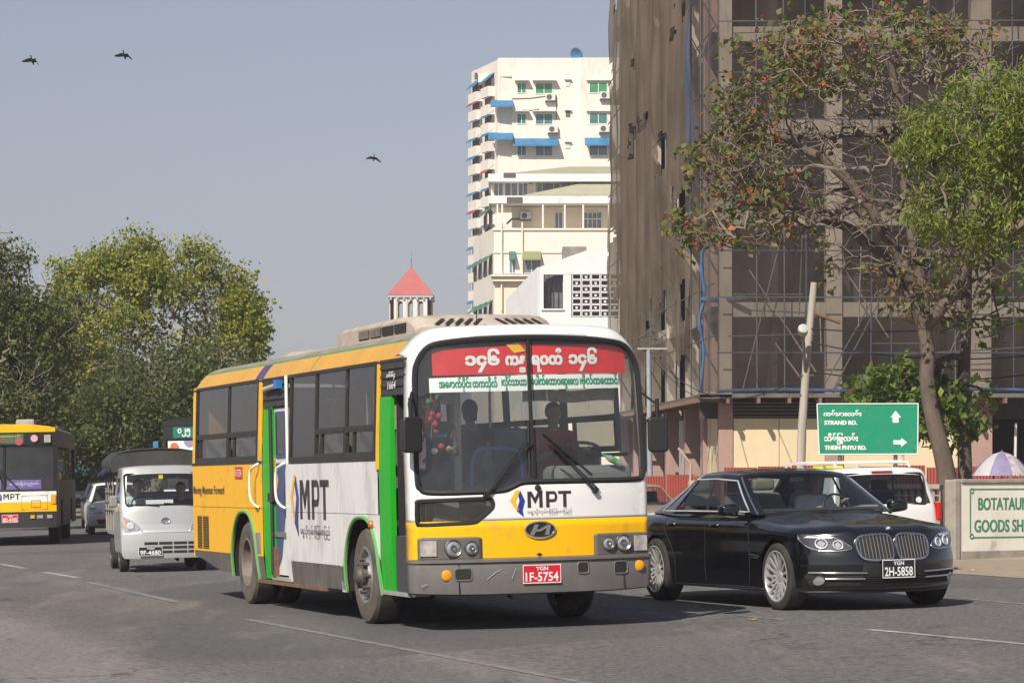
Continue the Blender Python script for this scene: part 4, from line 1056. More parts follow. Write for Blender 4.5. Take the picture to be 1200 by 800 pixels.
# loose things on the dash
def bottle(M, lb):
    root = bpy.data.objects.new('water_bottle', None); COL.objects.link(root); root.matrix_world = M; tag(root, lb, 'bottle')
    mb = MB(); mb.lathe([(0, 0.0), (0, .03), (.02, .034), (.13, .034), (.15, .03), (.185, .013), (.20, .013)], (0, 0, 0), 'Z', 16); mb.build('bottle_body', mat('clear_plastic', (0.55, 0.65, 0.62), 0.1, spec=.8, trans=.5), root, smooth=40)
    mb = MB(); mb.lathe([(.195, .0165), (.222, .0165), (.222, 0)], (0, 0, 0), 'Z', 12); mb.build('cap', mat('cap_green', (0.01, 0.4, 0.06), 0.4), root, smooth=40)
    mb = MB(); mb.lathe([(.07, .0345), (.07, .0352), (.12, .0352), (.12, .0345)], (0, 0, 0), 'Z', 16); mb.build('sleeve', MATS['cap_green'], root, smooth=40)
bottle(place(0.98, 0.10, 1.60) @ Matrix.Rotation(R(-62), 4, 'Y'), 'plastic water bottle with a green cap lying on the bus dashboard')
fl = thing('flower_garland', 'red and white flower garland hanging inside the bus windscreen', 'flowers'); fl.matrix_world = place(-0.98, 0.22, 2.05)
rnd = random.Random(3)
for i in range(16):
    mb = MB(); c = (rnd.uniform(-.08, .14), rnd.uniform(-.03, .03), rnd.uniform(-.32, .28)); mb.lathe([(-.02, .0), (-.01, .025), (.012, .035), (.02, 0)], c, 'Y', 7)
    mb.build('flower', (MATS['shirt_red'], MATS['white_paint'], mat('leafy', (0.05, 0.14, 0.03), .7))[i % 3 if abs(c[2]) > .1 else 0], fl)
mb = MB(); mb.tube([(0.02, 0, .34), (0.03, 0.01, 0), (0, 0, -.34)], 0.006, 5); mb.build('string', MATS['leafy'], fl)
# ------------------------------------------------------------------ vehicle tools: boxes whose six faces are bent by one mapping
def rb(u, v, w, r):
    p = (u, v, w); q = [max(-1 + ri, min(1 - ri, a)) for a, ri in zip(p, r)]
    d = [(a - b) / ri for a, b, ri in zip(p, q, r)]; L_ = math.sqrt(sum(x * x for x in d))
    if L_ < 1e-9: return p
    return tuple(b + ri * x / L_ for b, ri, x in zip(q, r, d))
def lines(n, r, extra=()):
    a = [-1, -1 + r * .15, -1 + r * .4, -1 + r * .7, -1 + r]
    m = [-1 + r + (2 - 2 * r) * i / n for i in range(1, n)]
    L_ = a + m + [-x for x in a[::-1]]
    for e in extra:
        L_ = [x for x in L_ if abs(x - e) > .4 * (2 - 2 * r) / n or abs(abs(x) - 1) < 1e-6] + [e]
    return sorted(set(round(x, 6) for x in L_))
def boxsurf(us, vs, ws, fn, cls):
    """cls(face, u, v, w) -> key; returns {key: MB}"""
    out = {}
    def face(name, A, B, mk):
        for i in range(len(A) - 1):
            for j in range(len(B) - 1):
                c = mk((A[i] + A[i + 1]) / 2, (B[j] + B[j + 1]) / 2); k = cls(name, *c)
                if k is None: continue
                q = [fn(*mk(a, b)) for a, b in ((A[i], B[j]), (A[i + 1], B[j]), (A[i + 1], B[j + 1]), (A[i], B[j + 1]))]
                out.setdefault(k, MB()).add(q, [(0, 1, 2, 3)])
    face('front', us, ws, lambda a, b: (a, -1, b)); face('back', us, ws, lambda a, b: (a, 1, b))
    face('left', vs, ws, lambda a, b: (-1, a, b)); face('right', vs, ws, lambda a, b: (1, a, b))
    face('top', us, vs, lambda a, b: (a, b, 1)); face('bottom', us, vs, lambda a, b: (a, b, -1))
    return out
def cut(mb, cyls, mats, smooth=40):
    """body minus wheel openings; cyls: (x0, x1, y, z, r)"""
    me = mb.mesh('tmp'); ob = bpy.data.objects.new('tmp', me); COL.objects.link(ob)
    for m in mats: me.materials.append(m)
    tmp = [ob]
    for (x0, x1, y, z, r) in cyls:
        c = MB(); c.lathe([(x0, r), (x1, r)], (0, y, z), 'X', 48); cm = c.mesh('tmp'); 
        for m in mats: cm.materials.append(m)
        cm.polygons.foreach_set('material_index', [1] * len(cm.polygons))
        co = bpy.data.objects.new('tmp', cm); COL.objects.link(co); tmp.append(co)
        k = ob.modifiers.new('b', 'BOOLEAN'); k.object = co; k.operation = 'DIFFERENCE'; k.solver = 'EXACT'
    dg = bpy.context.evaluated_depsgraph_get(); r = bpy.data.meshes.new_from_object(ob.evaluated_get(dg))
    for o in tmp:
        d = o.data; bpy.data.objects.remove(o); bpy.data.meshes.remove(d)
    r.polygons.foreach_set('use_smooth', [True] * len(r.polygons)); r.set_sharp_from_angle(angle=R(smooth))
    return r
def mesh_obj(name, me, parent, mats=None):
    me.name = name
    if mats is not None:
        me.materials.clear()
        for m in mats: me.materials.append(m)
    return link(bpy.data.objects.new(name, me), parent)
def bvh_of(me): return BVHTree.FromPolygons([v.co.copy() for v in me.vertices], [tuple(p.vertices) for p in me.polygons])
def caster(bv, d=(0, 1, 0), dist=4.0, off=.006):
    d = Vector(d).normalized(); cache = {}
    def f(x, z, o=0.0):
        hit = bv.ray_cast(Vector((x, 0, z)) - d * dist, d)
        p = hit[0] if hit[0] is not None else Vector((x, 0.3, z))
        return p - d * (off + o)
    return f
def fillp(poly, fn, step=.04, nz=5):
    mb = MB(); xs = [p[0] for p in poly]; lo, hi = min(xs), max(xs); k = max(2, int((hi - lo) / step)); cols = [lo + 1e-4 + (hi - lo - 2e-4) * i / k for i in range(k + 1)]
    def span(x):
        z = []
        for i in range(len(poly)):
            a, b = poly[i], poly[(i + 1) % len(poly)]
            if (a[0] <= x) != (b[0] <= x): z.append(a[1] + (b[1] - a[1]) * (x - a[0]) / (b[0] - a[0]))
        return (min(z), max(z)) if len(z) > 1 else None
    for i in range(k):
        a, b = span(cols[i]), span(cols[i + 1])
        if not a or not b: continue
        vs = [fn(x, s[0] + (s[1] - s[0]) * j / nz) for (x, s) in ((cols[i], a), (cols[i + 1], b)) for j in range(nz + 1)]
        mb.add(vs, [(j, j + nz + 1, j + nz + 2, j + 1) for j in range(nz)])
    return mb
ALLOY = mat('alloy_silver', (.52, .52, .53), .32, .45)
def car_wheel(root, x, y, r, w, sgn, spokes=15, rimr=.70, m=None, style='multi', tyre=None):
    mb = MB(); h = w / 2
    mb.lathe([(-h * .96, r * rimr), (-h, r * (rimr + .06)), (-h * .98, r * .90), (-h * .80, r * .985), (-h * .5, r), (-h * .5, r * .992), (-h * .44, r * .992), (-h * .44, r), (h * .44, r), (h * .44, r * .992), (h * .5, r * .992), (h * .5, r), (h * .80, r * .985), (h * .98, r * .90), (h, r * (rimr + .06)), (h * .96, r * rimr)], (x, y, r), 'X', 44, caps=False)
    wo = mb.build('wheel', tyre or mat('car_tyre', (.022, .021, .021), .8, col2=(.05, .045, .04), vscale=6), root, smooth=40)
    s = sgn; R_ = r * rimr; mb = MB()
    mb.lathe([(s * h * .97, R_ * 1.01), (s * h * 1.0, R_ * .97), (s * h * .9, R_ * .94), (s * h * .2, R_ * .92), (-s * h * .6, R_ * .9)], (x, y, r), 'X', 44, caps=False); ro = mb.build('rim', m or ALLOY, wo, smooth=40)
    mb = MB(); mb.lathe([(s * h * .05, R_ * .91), (s * h * .04, 0)], (x, y, r), 'X', 24); mb.build('brake_disc', MATS['dark_under'], wo)
    mb = MB()
    for k in range(spokes):
        a = 2 * PI * k / spokes; ca, sa = math.cos(a), math.sin(a); t = (.030 if style == 'multi' else .075) * r / .34; R0, R1 = R_ * .16, R_ * .965
        P = []
        for (rr, xx, tt) in ((R0, s * h * .55, t * 1.1), (R_ * .55, s * h * .80, t * .75), (R1, s * h * .93, t * 1.05)):
            for sg in (-1, 1):
                for dx in (0, -s * .02): P.append((x + xx + dx, y + rr * ca - sg * tt * .5 * sa, r + rr * sa + sg * tt * .5 * ca))
        for q in (0, 4): mb.add(P[q:q + 8], [(0, 2, 6, 4), (1, 5, 7, 3), (0, 4, 5, 1), (2, 3, 7, 6)])
    mb.lathe([(s * h * .45, R_ * .24), (s * h * .62, R_ * .22), (s * h * .66, R_ * .14), (s * h * .66, 0)], (x, y, r), 'X', 20)
    mb.build('spokes', m or ALLOY, wo, smooth=40)
    return wo
def roundel(parent, c, nrm, r, name='badge'):
    n = Vector(nrm).normalized(); u = n.cross(Vector((0, 0, 1))).normalized() if abs(n.z) < .95 else Vector((1, 0, 0)); v = u.cross(n); c = Vector(c)
    mb = MB(); P = lambda a, rr, o: tuple(c + (u * math.cos(a) + v * math.sin(a)) * rr + n * o)
    mb.add([P(2 * PI * i / 24, r, .002) for i in range(24)] + [tuple(c + n * .004)], [(i, (i + 1) % 24, 24) for i in range(24)]); o = mb.build(name, MATS['black_plastic'], parent)
    mb = MB(); mb.tube([P(2 * PI * i / 24, r, .003) for i in range(24)], r * .09, 5, closed=True); mb.tube([P(2 * PI * i / 24, r * .62, .005) for i in range(24)], r * .05, 5, closed=True); mb.build('badge_ring', MATS['chrome'], o, smooth=60)
    for q in range(4):
        mb = MB(); mb.add([tuple(c + n * .006)] + [P(PI / 2 * q + PI / 2 * i / 6, r * .6, .006) for i in range(7)], [(0, i + 1, i + 2) for i in range(6)]); mb.build('badge_quarter', MATS['white_paint'] if q % 2 else mat('badge_blue', (.03, .2, .55), .3), o)
    return o

# ------------------------------------------------------------------ the black saloon
BLK = mat('black_paint', (.0045, .005, .0065), .16, spec=.5, coat=1.0)
TRIM = mat('dark_cabin', (.03, .03, .032), .8)
BEI = mat('beige_leather', (.36, .32, .26), .7)
car = thing('black_saloon', 'glossy black saloon with twin kidney grilles and a black number plate', 'car', (4.077, 30.76, gz(4.077)), R(21), tilt=True)
CL = 5.3
def c_front(u, z): return .42 * abs(u) ** 2.7 + interp(z, [.17, .24, .34, .5, .57, .80, .87, .95, 1.05], [.11, .03, -.01, -.02, -.005, .085, .16, .24, .28])
def c_back(u, z): return CL - .22 * abs(u) ** 3 - interp(z, [.2, .4, .7, .95, 1.05], [.10, 0, .02, .06, .12])
def c_top(u, y):
    t = interp(y, [0, .2, .6, 1.0, 1.5, 2.0, 4.4, 4.9, 5.3], [.845, .895, .950, .985, 1.035, 1.05, 1.06, 1.055, 1.02])
    return t - .085 * abs(u) ** 3 + .014 * math.exp(-((abs(u) - .50) / .10) ** 2) * ss(1.5, .6, y)
def c_w(y, z):
    a = interp(y, [0, .4, .9, 1.4, 3.2, 4.2, 4.8, 5.3], [.92, .962, .985, .975, .975, .98, .95, .86]); b = interp(z, [.17, .24, .40, .60, .74, .84, .90, .97, 1.06], [.93, .965, .985, .995, .990, 1.0, .985, .955, .925]); return a * b
def c_map(u, v, w, r=(.09, .05, .16)):
    u, v, w = rb(u, v, w, r); s = (v + 1) / 2; zb = .185; zl = zb + (w + 1) / 2 * (c_top(0, s * CL) - zb)
    y = c_front(u, zl) * (1 - s) + c_back(u, zl) * s if True else 0
    y = c_front(u, zl) + s * (c_back(u, zl) - c_front(u, zl)); z = zb + (w + 1) / 2 * (c_top(u, y) - zb)
    return (u * c_w(y, z), y, z)
vs = lines(96, .05); us = lines(36, .09); ws_c = lines(26, .16)
cab = lambda u, v: -.42 < v < .70 and abs(u) < .86
parts = boxsurf(us, vs, ws_c, c_map, lambda f, u, v, w: 'b')
bd = cut(parts['b'], [(-1.2, -.62, .90, .365, .405), (.62, 1.2, .90, .365, .405), (-1.2, -.62, 4.10, .365, .405), (.62, 1.2, 4.10, .365, .405)], [BLK, MATS['dark_under']])
bodyo = mesh_obj('body', bd, car, [BLK, MATS['dark_under']])
BV = bvh_of(bd); fr_ = caster(BV)
# cabin
def g_map(u, v, w, r=(.07, .03, .14), o=0.0):
    u, v, w = rb(u, v, w, r); s = (v + 1) / 2; t = (w + 1) / 2
    yF = 1.42 + .90 * t ** .93 + .17 * abs(u) ** 2.2 * (1 - .45 * t); yB = 4.80 - 1.12 * t ** 1.05 - .16 * abs(u) ** 2.5 * (1 - .4 * t)
    y = yF + s * (yB - yF)
    hw = (.915 - .20 * t ** 1.12) * interp(s, [0, .25, .7, 1], [.94, 1.0, 1.0, .84])
    zt = interp(y, [1.4, 2.3, 2.8, 3.4, 4.0, 4.8], [1.48, 1.495, 1.525, 1.515, 1.46, 1.42]); zt -= .05 * abs(u) ** 2.5
    z = 1.005 + (zt - 1.005) * t
    return (u * (hw + o), y, z + (o if w > .9 else 0))
vA, vB, vQ, vE = -.955, -.235, .38, .74
gv = lines(46, .03, (vA, vB - .035, vB + .035, vQ - .012, vQ + .012, vE)); gu = lines(30, .07, (-.90, .90)); gw_ = lines(14, .14, (-.80, .74))
def gcls(f, u, v, w):
    if f == 'bottom': return None
    if f == 'front': return 'windscreen' if abs(u) < .88 and -.90 < w < .84 else 'roof'
    if f == 'back': return 'rear_window' if abs(u) < .86 and -.80 < w < .74 else 'roof'
    if f in ('left', 'right') and -.80 < w < .74:
        if vA < v < vB - .035: return 'front_side_window_' + f
        if vB + .035 < v < vQ - .012: return 'rear_side_window_' + f
        if vQ + .012 < v < vE: return 'quarter_window_' + f
        if vB - .04 < v < vB + .04: return 'b_pillar_' + f
    return 'roof'
gp = boxsurf(gu, gv, gw_, g_map, gcls)
gp['roof'].build('roof', BLK, car, smooth=45)
for f_ in ('left', 'right'): gp.pop('b_pillar_' + f_).build('door_pillar', MATS['black_plastic'], car)
for k_, m_ in gp.items():
    if 'window' in k_ or k_ == 'windscreen': m_.build(k_.replace('_left', '').replace('_right', ''), MATS['car_glass'] if k_ == 'windscreen' else glass('car_side_glass', (.40, .45, .43), 1.0), car, smooth=60)
for s_ in (-1, 1):
    P = [g_map(s_, vA + (vE - vA) * i / 20, -.80, o=.006) for i in range(21)] + [g_map(s_, vE, -.80 + 1.54 * i / 6, o=.006) for i in range(1, 6)] + [g_map(s_, vE - (vE - vA) * i / 24, .74, o=.006) for i in range(25)] + [g_map(s_, vA, .74 - 1.54 * i / 6, o=.006) for i in range(1, 6)]
    mb = MB(); mb.tube(P, .011, 6, closed=True); mb.build('window_trim', mat('bright_trim', (.60, .62, .66), .35, .35), car, smooth=60)
    P = [g_map(s_ * .955, -1, -.95 + 1.85 * i / 8, o=.004) for i in range(9)]
    mb = MB(); mb.tube(P, .012, 6); mb.build('pillar_sheen', mat('painted_sky_sheen', (.10, .12, .16), .3, .2, coat=.6), car, smooth=60)  # bluish strip paints the sky's reflection along the windscreen pillar
    mb = MB(); mb.tube([g_map(s_, vQ, -.80 + 1.54 * i / 5, o=.004) for i in range(6)], .009, 5); mb.build('window_trim', MATS['black_plastic'], car)
# seams, handles, fender vent, mirrors
side_ = caster(BV, (1, 0, 0), 3, .002)
def sidept(y, z, s, o=.002):
    d = Vector((-s, 0, 0)); h = BV.ray_cast(Vector((s * 3, y, z)), d); p = h[0] if h[0] is not None else Vector((s * .97, y, z)); return p - d * o
for s_ in (-1, 1):
    for P in ([(1.60, .98), (1.56, .80), (1.56, .45), (1.62, .22)], [(2.68, .99), (2.70, .7), (2.74, .22)], [(3.86, .98), (3.80, .82), (3.62, .62), (3.55, .45), (3.60, .22)]):
        mb = MB(); mb.tube([sidept(y, z, s_) for y, z in smooth_poly(P, 5, False)], .004, 4); mb.build('door_seam', MATS['dark_under'], car)
    mb = MB(); mb.tube([sidept(y, .215 + .01 * math.sin(y), s_, .01) for y in [1.36 + .1 * i for i in range(24)]], .012, 5); mb.build('sill_trim', MATS['black_plastic'], car)
    for y in (2.44, 3.62):
        mb = MB(); a, b_ = sidept(y - .09, .90, s_, .012), sidept(y + .11, .895, s_, .012); mid = sidept(y, .898, s_, .04); mb.tube([a, a.lerp(mid, .7), mid.lerp(b_, .3), b_], .014, 7); mb.build('door_handle', BLK, car, smooth=60)
    mb = MB(); mb.tube([sidept(1.33, .575, s_, .006), sidept(1.52, .59, s_, .006)], .008, 5); mb.tube([sidept(1.38, .555, s_, .006), sidept(1.50, .56, s_, .006)], .012, 5); mb.build('fender_vent', MATS['chrome'], car, smooth=60)
    c0 = Vector((s_ * 1.055, 1.86, 1.075)); mb = MB()
    mo_ = boxsurf(lines(8, .5), lines(6, .6), lines(6, .6), lambda u, v, w: (lambda q: (c0.x + q[0] * .115, c0.y + q[1] * .07 + .02 * abs(q[0]), c0.z + q[2] * (.066 - .012 * (q[0] * s_))))(rb(u, v, w, (.5, .6, .6))), lambda *a: 'm')['m']; mm = mo_.build('side_mirror', BLK, car, smooth=60)
    mb = MB(); mb.tube([(s_ * .90, 1.76, 1.015), (s_ * .97, 1.84, 1.03), (s_ * 1.0, 1.86, 1.04)], [.03, .022, .03], 7); mb.build('mirror_foot', MATS['black_plastic'], mm, smooth=60)
# front: kidneys, badge, headlights, intakes, plate
def tubep(poly, fn, r, nm, m, par, o=.004, closed=True):
    mb = MB(); mb.tube([fn(x, z, o) for x, z in poly], r, 6, closed=closed); return mb.build(nm, m, par, smooth=60)
for s_ in (-1, 1):
    K = smooth_poly([(s_ * x, z) for x, z in ((.035, .57), (.028, .70), (.045, .785), (.12, .808), (.30, .80), (.395, .775), (.425, .70), (.405, .60), (.35, .55), (.22, .535), (.09, .545))], 4)
    gr = fillp(K, lambda x, z: fr_(x, z, .001), .03).build('grille', MATS['dark_under'], bodyo, smooth=60)
    tubep(K, fr_, .016, 'grille_frame', MATS['chrome'], gr, .006)
    for i in range(9):
        x = s_ * (.068 + i * .040); zs = [z for (a, z) in [(K[j][0] + (K[(j + 1) % len(K)][0] - K[j][0]) * t, K[j][1] + (K[(j + 1) % len(K)][1] - K[j][1]) * t) for j in range(len(K)) for t in (0, .25, .5, .75)] if abs(a - x) < .012]
        if len(zs) < 2: continue
        mb = MB(); z0, z1 = min(zs) + .012, max(zs) - .012; mb.tube([fr_(x, z0 + (z1 - z0) * j / 5, .010) for j in range(6)], .0034, 5); mb.build('grille_bar', mat('dark_chrome', (.45, .45, .46), .25, .7), gr, smooth=60)
    H = smooth_poly([(s_ * x, z) for x, z in ((.475, .665), (.60, .640), (.78, .650), (.875, .700), (.915, .785), (.90, .812), (.78, .808), (.64, .790), (.54, .735))], 4)
    hl = fillp(H, lambda x, z: fr_(x, z, .0), .03).build('headlight', mat('lamp_back', (.07, .073, .078), .15, .3, coat=.6), bodyo, smooth=60)
    tubep(H, fr_, .007, 'headlight_rim', MATS['chrome'], hl, .001)
    for (x, z, r) in ((.60, .705, .044), (.745, .722, .050)):
        c = fr_(s_ * x, z, .006); mb = MB(); mb.tube([fr_(s_ * x + r * math.cos(a), z + r * math.sin(a), .012) for a in [2 * PI * i / 20 for i in range(20)]], .008, 6, closed=True); mb.build('light_ring', mat('ring_white', (.62, .64, .68), .2), hl, smooth=60)
        P = [(s_ * x + r * .72 * math.cos(a), z + r * .72 * math.sin(a)) for a in [2 * PI * i / 16 for i in range(16)]]; fillp(P, lambda a, b: fr_(a, b, .010), .02).build('projector', MATS['lens'], hl, smooth=60)
    fillp([(s_ * x, z) for x, z in ((.62, .790), (.88, .806), (.885, .785), (.64, .770))], lambda a, b: fr_(a, b, .012), .03).build('light_brow', MATS['ring_white'], hl, smooth=60)
    fillp([(s_ * x, z) for x, z in ((.33, .405), (.86, .425), (.90, .38), (.85, .275), (.36, .275))], lambda a, b: fr_(a, b, .0), .04).build('side_intake', MATS['dark_under'], bodyo, smooth=60)
    for (x0, x1, z0, z1) in ((.34, .875, .405, .415), (.36, .73, .345, .348)):
        mb = MB(); mb.tube([fr_(s_ * (x0 + (x1 - x0) * i / 8), z0 + (z1 - z0) * i / 8, .012) for i in range(9)], .011, 6); mb.build('chrome_strip', MATS['chrome'], bodyo, smooth=60)
    Fg = [(s_ * (.785 + .05 * math.cos(a)), .328 + .045 * math.sin(a)) for a in [2 * PI * i / 14 for i in range(14)]]
    fo = fillp(Fg, lambda a, b: fr_(a, b, .012), .02).build('fog_lamp', MATS['lens'], bodyo, smooth=60); tubep(Fg, fr_, .006, 'fog_lamp_rim', MATS['chrome'], fo, .012)
fillp([(-.42, .285), (-.40, .50), (.40, .50), (.42, .285)], lambda a, b: fr_(a, b, -.001), .05).build('lower_intake', mat('intake_dark', (.012, .012, .013), .6), bodyo, smooth=60)
for i in range(4):
    mb = MB(); mb.tube([fr_(-.40 + .8 * j / 8, .30 + i * .022, .004) for j in range(9)], .004, 4); mb.build('intake_bar', MATS['black_plastic'], bodyo)
mb = MB(); mb.tube([fr_(x, .205, .012) for x in [-.84 + 1.68 * i / 20 for i in range(21)]], .016, 6); mb.build('lip', MATS['black_plastic'], bodyo, smooth=60)
pl = fr_(0.01, .44, .012); plate(car, lambda u, v, d: (u, pl.y - d - .006, v), -.185, .205, .345, .54, 'YGN', '2H-5858', MATS['plate_black'])
hb = BV.ray_cast(Vector((0, -.6, 1.35)), Vector((0, .62, -.40)).normalized()); roundel(bodyo, hb[0] + hb[1] * .002, hb[1], .042)
# wipers, interior
for (x0, x1) in ((-.62, .0), (.02, .60)):
    mb = MB(); mb.tube([(x0, 1.50 + .24 * abs(x0 / .9) ** 2.2, 1.045), (x1, 1.49 + .24 * abs(x1 / .9) ** 2.2, 1.05)], .009, 5); mb.build('wiper', MATS['black_plastic'], car)
MB().box(-.80, .80, 1.72, 2.05, .98, 1.075).build('dashboard', TRIM, car, bevel=.04, seg=3)
def car_seat(x, y, m=BEI, sc=1.0):
    mb = MB(); mb.add([(x - .25, y, 1.0), (x + .25, y, 1.0), (x + .25, y + .14, 1.0), (x - .25, y + .14, 1.0), (x - .20, y + .10, 1.24), (x + .20, y + .10, 1.24), (x + .20, y + .20, 1.24), (x - .20, y + .20, 1.24)], [(0, 3, 2, 1), (4, 5, 6, 7), (0, 1, 5, 4), (1, 2, 6, 5), (2, 3, 7, 6), (3, 0, 4, 7)]); o = mb.build('seat', m, car, bevel=.05, seg=3, smooth=50)
    MB().box(x - .14, x + .14, y + .13, y + .22, 1.26, 1.40).build('headrest', m, o, bevel=.035, seg=3, smooth=50)
for x in (-.42, .42): car_seat(x, 2.75); car_seat(x, 3.85)
mb = MB(); mb.tube([(.42 + .17 * math.cos(R(a)), 2.14 + .05 * math.sin(R(a)), 1.06 + .16 * math.sin(R(a))) for a in range(0, 360, 15)], .014, 7, closed=True); mb.tube([(.27, 2.14, 1.06), (.57, 2.14, 1.06)], .012, 5); mb.build('steering_wheel', MATS['black_plastic'], car, smooth=60)
MB().box(-.09, .09, 2.28, 2.30, 1.36, 1.42).build('rear_view_mirror', MATS['black_plastic'], car, bevel=.01)
for x in (-1, 1):
    car_wheel(car, x * .85, .90, .365, .25, x, 15, .755); car_wheel(car, x * .86, 4.10, .365, .26, x, 15, .755)
MB().box(-.6, .6, .5, 4.8, .19, .35).build('floor_pan', MATS['dark_under'], car)
person('person', 'man in a white shirt driving the black saloon with a hand on the wheel', car.matrix_world @ Matrix.Translation((.42, 2.70, .57)), [MATS['skin'], MATS['shirt_white'], tr], sitting((-.13, -.50, .50), (.14, -.53, .56), look=(-.25, -1, -.05)))
# ------------------------------------------------------------------ the unfinished concrete block behind nets
CONC = mat('bare_concrete', (0.45, 0.385, 0.31), 0.9, col2=(0.33, 0.285, 0.235), vscale=1.2, dirt=((0.20, 0.18, 0.16), 0.25, 2.5), stretch=(1, 1, .3))
CONCP = mat('pink_concrete', (0.40, 0.25, 0.21), 0.9, col2=(0.31, 0.22, 0.19), vscale=1.5, dirt=((0.22, 0.19, 0.17), .2, 2))
DARKIN = mat('dark_interior', (0.036, 0.034, 0.033), 0.95, var=.3, vscale=.5)  # shade of the rooms behind the net, painted in as near black
PLY = mat('yellow_plywood', (0.66, 0.55, 0.35), 0.85, col2=(0.60, 0.50, 0.33), vscale=1.0)
PIPE = mat('scaffold_pipe', (0.17, 0.18, 0.20), 0.6, .3); PIPEB = mat('scaffold_pipe_blue', (0.06, 0.09, 0.17), 0.6)
TARPB = mat('blue_tarp', (0.05, 0.13, 0.30), 0.8, var=.4, vscale=2)
REDF = mat('red_sheet', (0.33, 0.065, 0.048), 0.7, col2=(0.26, 0.07, 0.055), vscale=2, dirt=((0.25, .10, .08), .15, 3))
def net_mat(name, col, alpha, holes=0.0, hscale=0.5, weave=0.0, low=None):
    """woven net or sheet: see-through by its weave, torn where the noise says so; low = (z0, z1, alpha) thinner cloth below"""
    if name in MATS: return MATS[name]
    m = bpy.data.materials.new(name); m.use_nodes = True; t = m.node_tree; N = t.nodes; L = t.links
    N.remove(N['Principled BSDF'])
    df = N.new('ShaderNodeBsdfDiffuse'); tl = N.new('ShaderNodeBsdfTranslucent'); tp = N.new('ShaderNodeBsdfTransparent')
    tc = N.new('ShaderNodeTexCoord'); mp = N.new('ShaderNodeMapping'); mp.inputs['Scale'].default_value = (1, 1, .28); L.new(tc.outputs['Object'], mp.inputs['Vector'])
    no = N.new('ShaderNodeTexNoise'); no.inputs['Scale'].default_value = .8; no.inputs['Detail'].default_value = 6; L.new(mp.outputs[0], no.inputs['Vector'])
    rp = N.new('ShaderNodeValToRGB'); rp.color_ramp.elements[0].color = (*[c * .76 for c in col], 1); rp.color_ramp.elements[1].color = (*[min(1, c * 1.2) for c in col], 1); rp.color_ramp.elements[0].position = .3; rp.color_ramp.elements[1].position = .7
    L.new(no.outputs['Fac'], rp.inputs[0]); L.new(rp.outputs[0], df.inputs[0]); L.new(rp.outputs[0], tl.inputs[0])
    a = N.new('ShaderNodeMixShader'); a.inputs[0].default_value = .25; L.new(df.outputs[0], a.inputs[1]); L.new(tl.outputs[0], a.inputs[2])
    n2 = N.new('ShaderNodeTexNoise'); n2.inputs['Scale'].default_value = .35; n2.inputs['Detail'].default_value = 4; L.new(tc.outputs['Object'], n2.inputs['Vector'])
    mr = N.new('ShaderNodeMapRange'); mr.inputs['From Min'].default_value = .3; mr.inputs['From Max'].default_value = .7; mr.inputs['To Min'].default_value = alpha - .10; mr.inputs['To Max'].default_value = min(1, alpha + .10)
    L.new(n2.outputs['Fac'], mr.inputs['Value']); fac = mr.outputs[0]
    if low:
        sp = N.new('ShaderNodeSeparateXYZ'); L.new(tc.outputs['Object'], sp.inputs[0])
        r2 = N.new('ShaderNodeMapRange'); L.new(sp.outputs['Z'], r2.inputs['Value']); r2.inputs['From Min'].default_value = low[0]; r2.inputs['From Max'].default_value = low[1]; r2.inputs['To Min'].default_value = low[2]; r2.inputs['To Max'].default_value = 1.0
        mu = N.new('ShaderNodeMath'); mu.operation = 'MULTIPLY'; L.new(fac, mu.inputs[0]); L.new(r2.outputs[0], mu.inputs[1]); fac = mu.outputs[0]
    b = N.new('ShaderNodeMixShader'); L.new(fac, b.inputs[0]); L.new(tp.outputs[0], b.inputs[1]); L.new(a.outputs[0], b.inputs[2])
    L.new(b.outputs[0], N['Material Output'].inputs['Surface']); MATS[name] = m
    return m
blk = thing('unfinished_building', 'unfinished concrete building wrapped in brown netting and scaffolding', 'building', (0, 0, 0))
Y0 = 100.0
FX = lambda y: 7.1 - 0.051 * (y - 100)                      # the flank that faces the street on the left
levels = [4.2, 7.12, 10.28, 13.44, 16.62, 19.8, 22.9]
colx = [(7.15, 7.58), (10.82, 11.38), (15.82, 16.52), (20.9, 21.5), (26, 26.6)]
for (a, b) in colx:
    MB().box(a, b, Y0, Y0 + 0.6, 4.2, 24).build('column', CONC, blk)
    MB().box(a - .03, b + .03, Y0 - .02, Y0 + .6, -0.2, 4.05).build('column', CONCP, blk)
for z in levels[1:]:
    MB().box(7.59, 27, Y0 + 0.12, Y0 + 0.5, z - 0.25, z + 0.25).build('edge_beam', CONC, blk)
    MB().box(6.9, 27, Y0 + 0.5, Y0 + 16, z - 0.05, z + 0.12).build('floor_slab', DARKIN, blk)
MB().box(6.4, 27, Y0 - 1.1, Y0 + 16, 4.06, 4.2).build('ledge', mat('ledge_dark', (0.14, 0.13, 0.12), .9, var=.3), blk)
MB().box(6.5, 27, Y0 + .4, Y0 + .7, 3.36, 4.06).build('ledge_recess_shade', mat('ledge_recess_shade', (0.06, .055, .05), .9, var=.3), blk)  # near-black bar paints in the shaded recess under the ledge
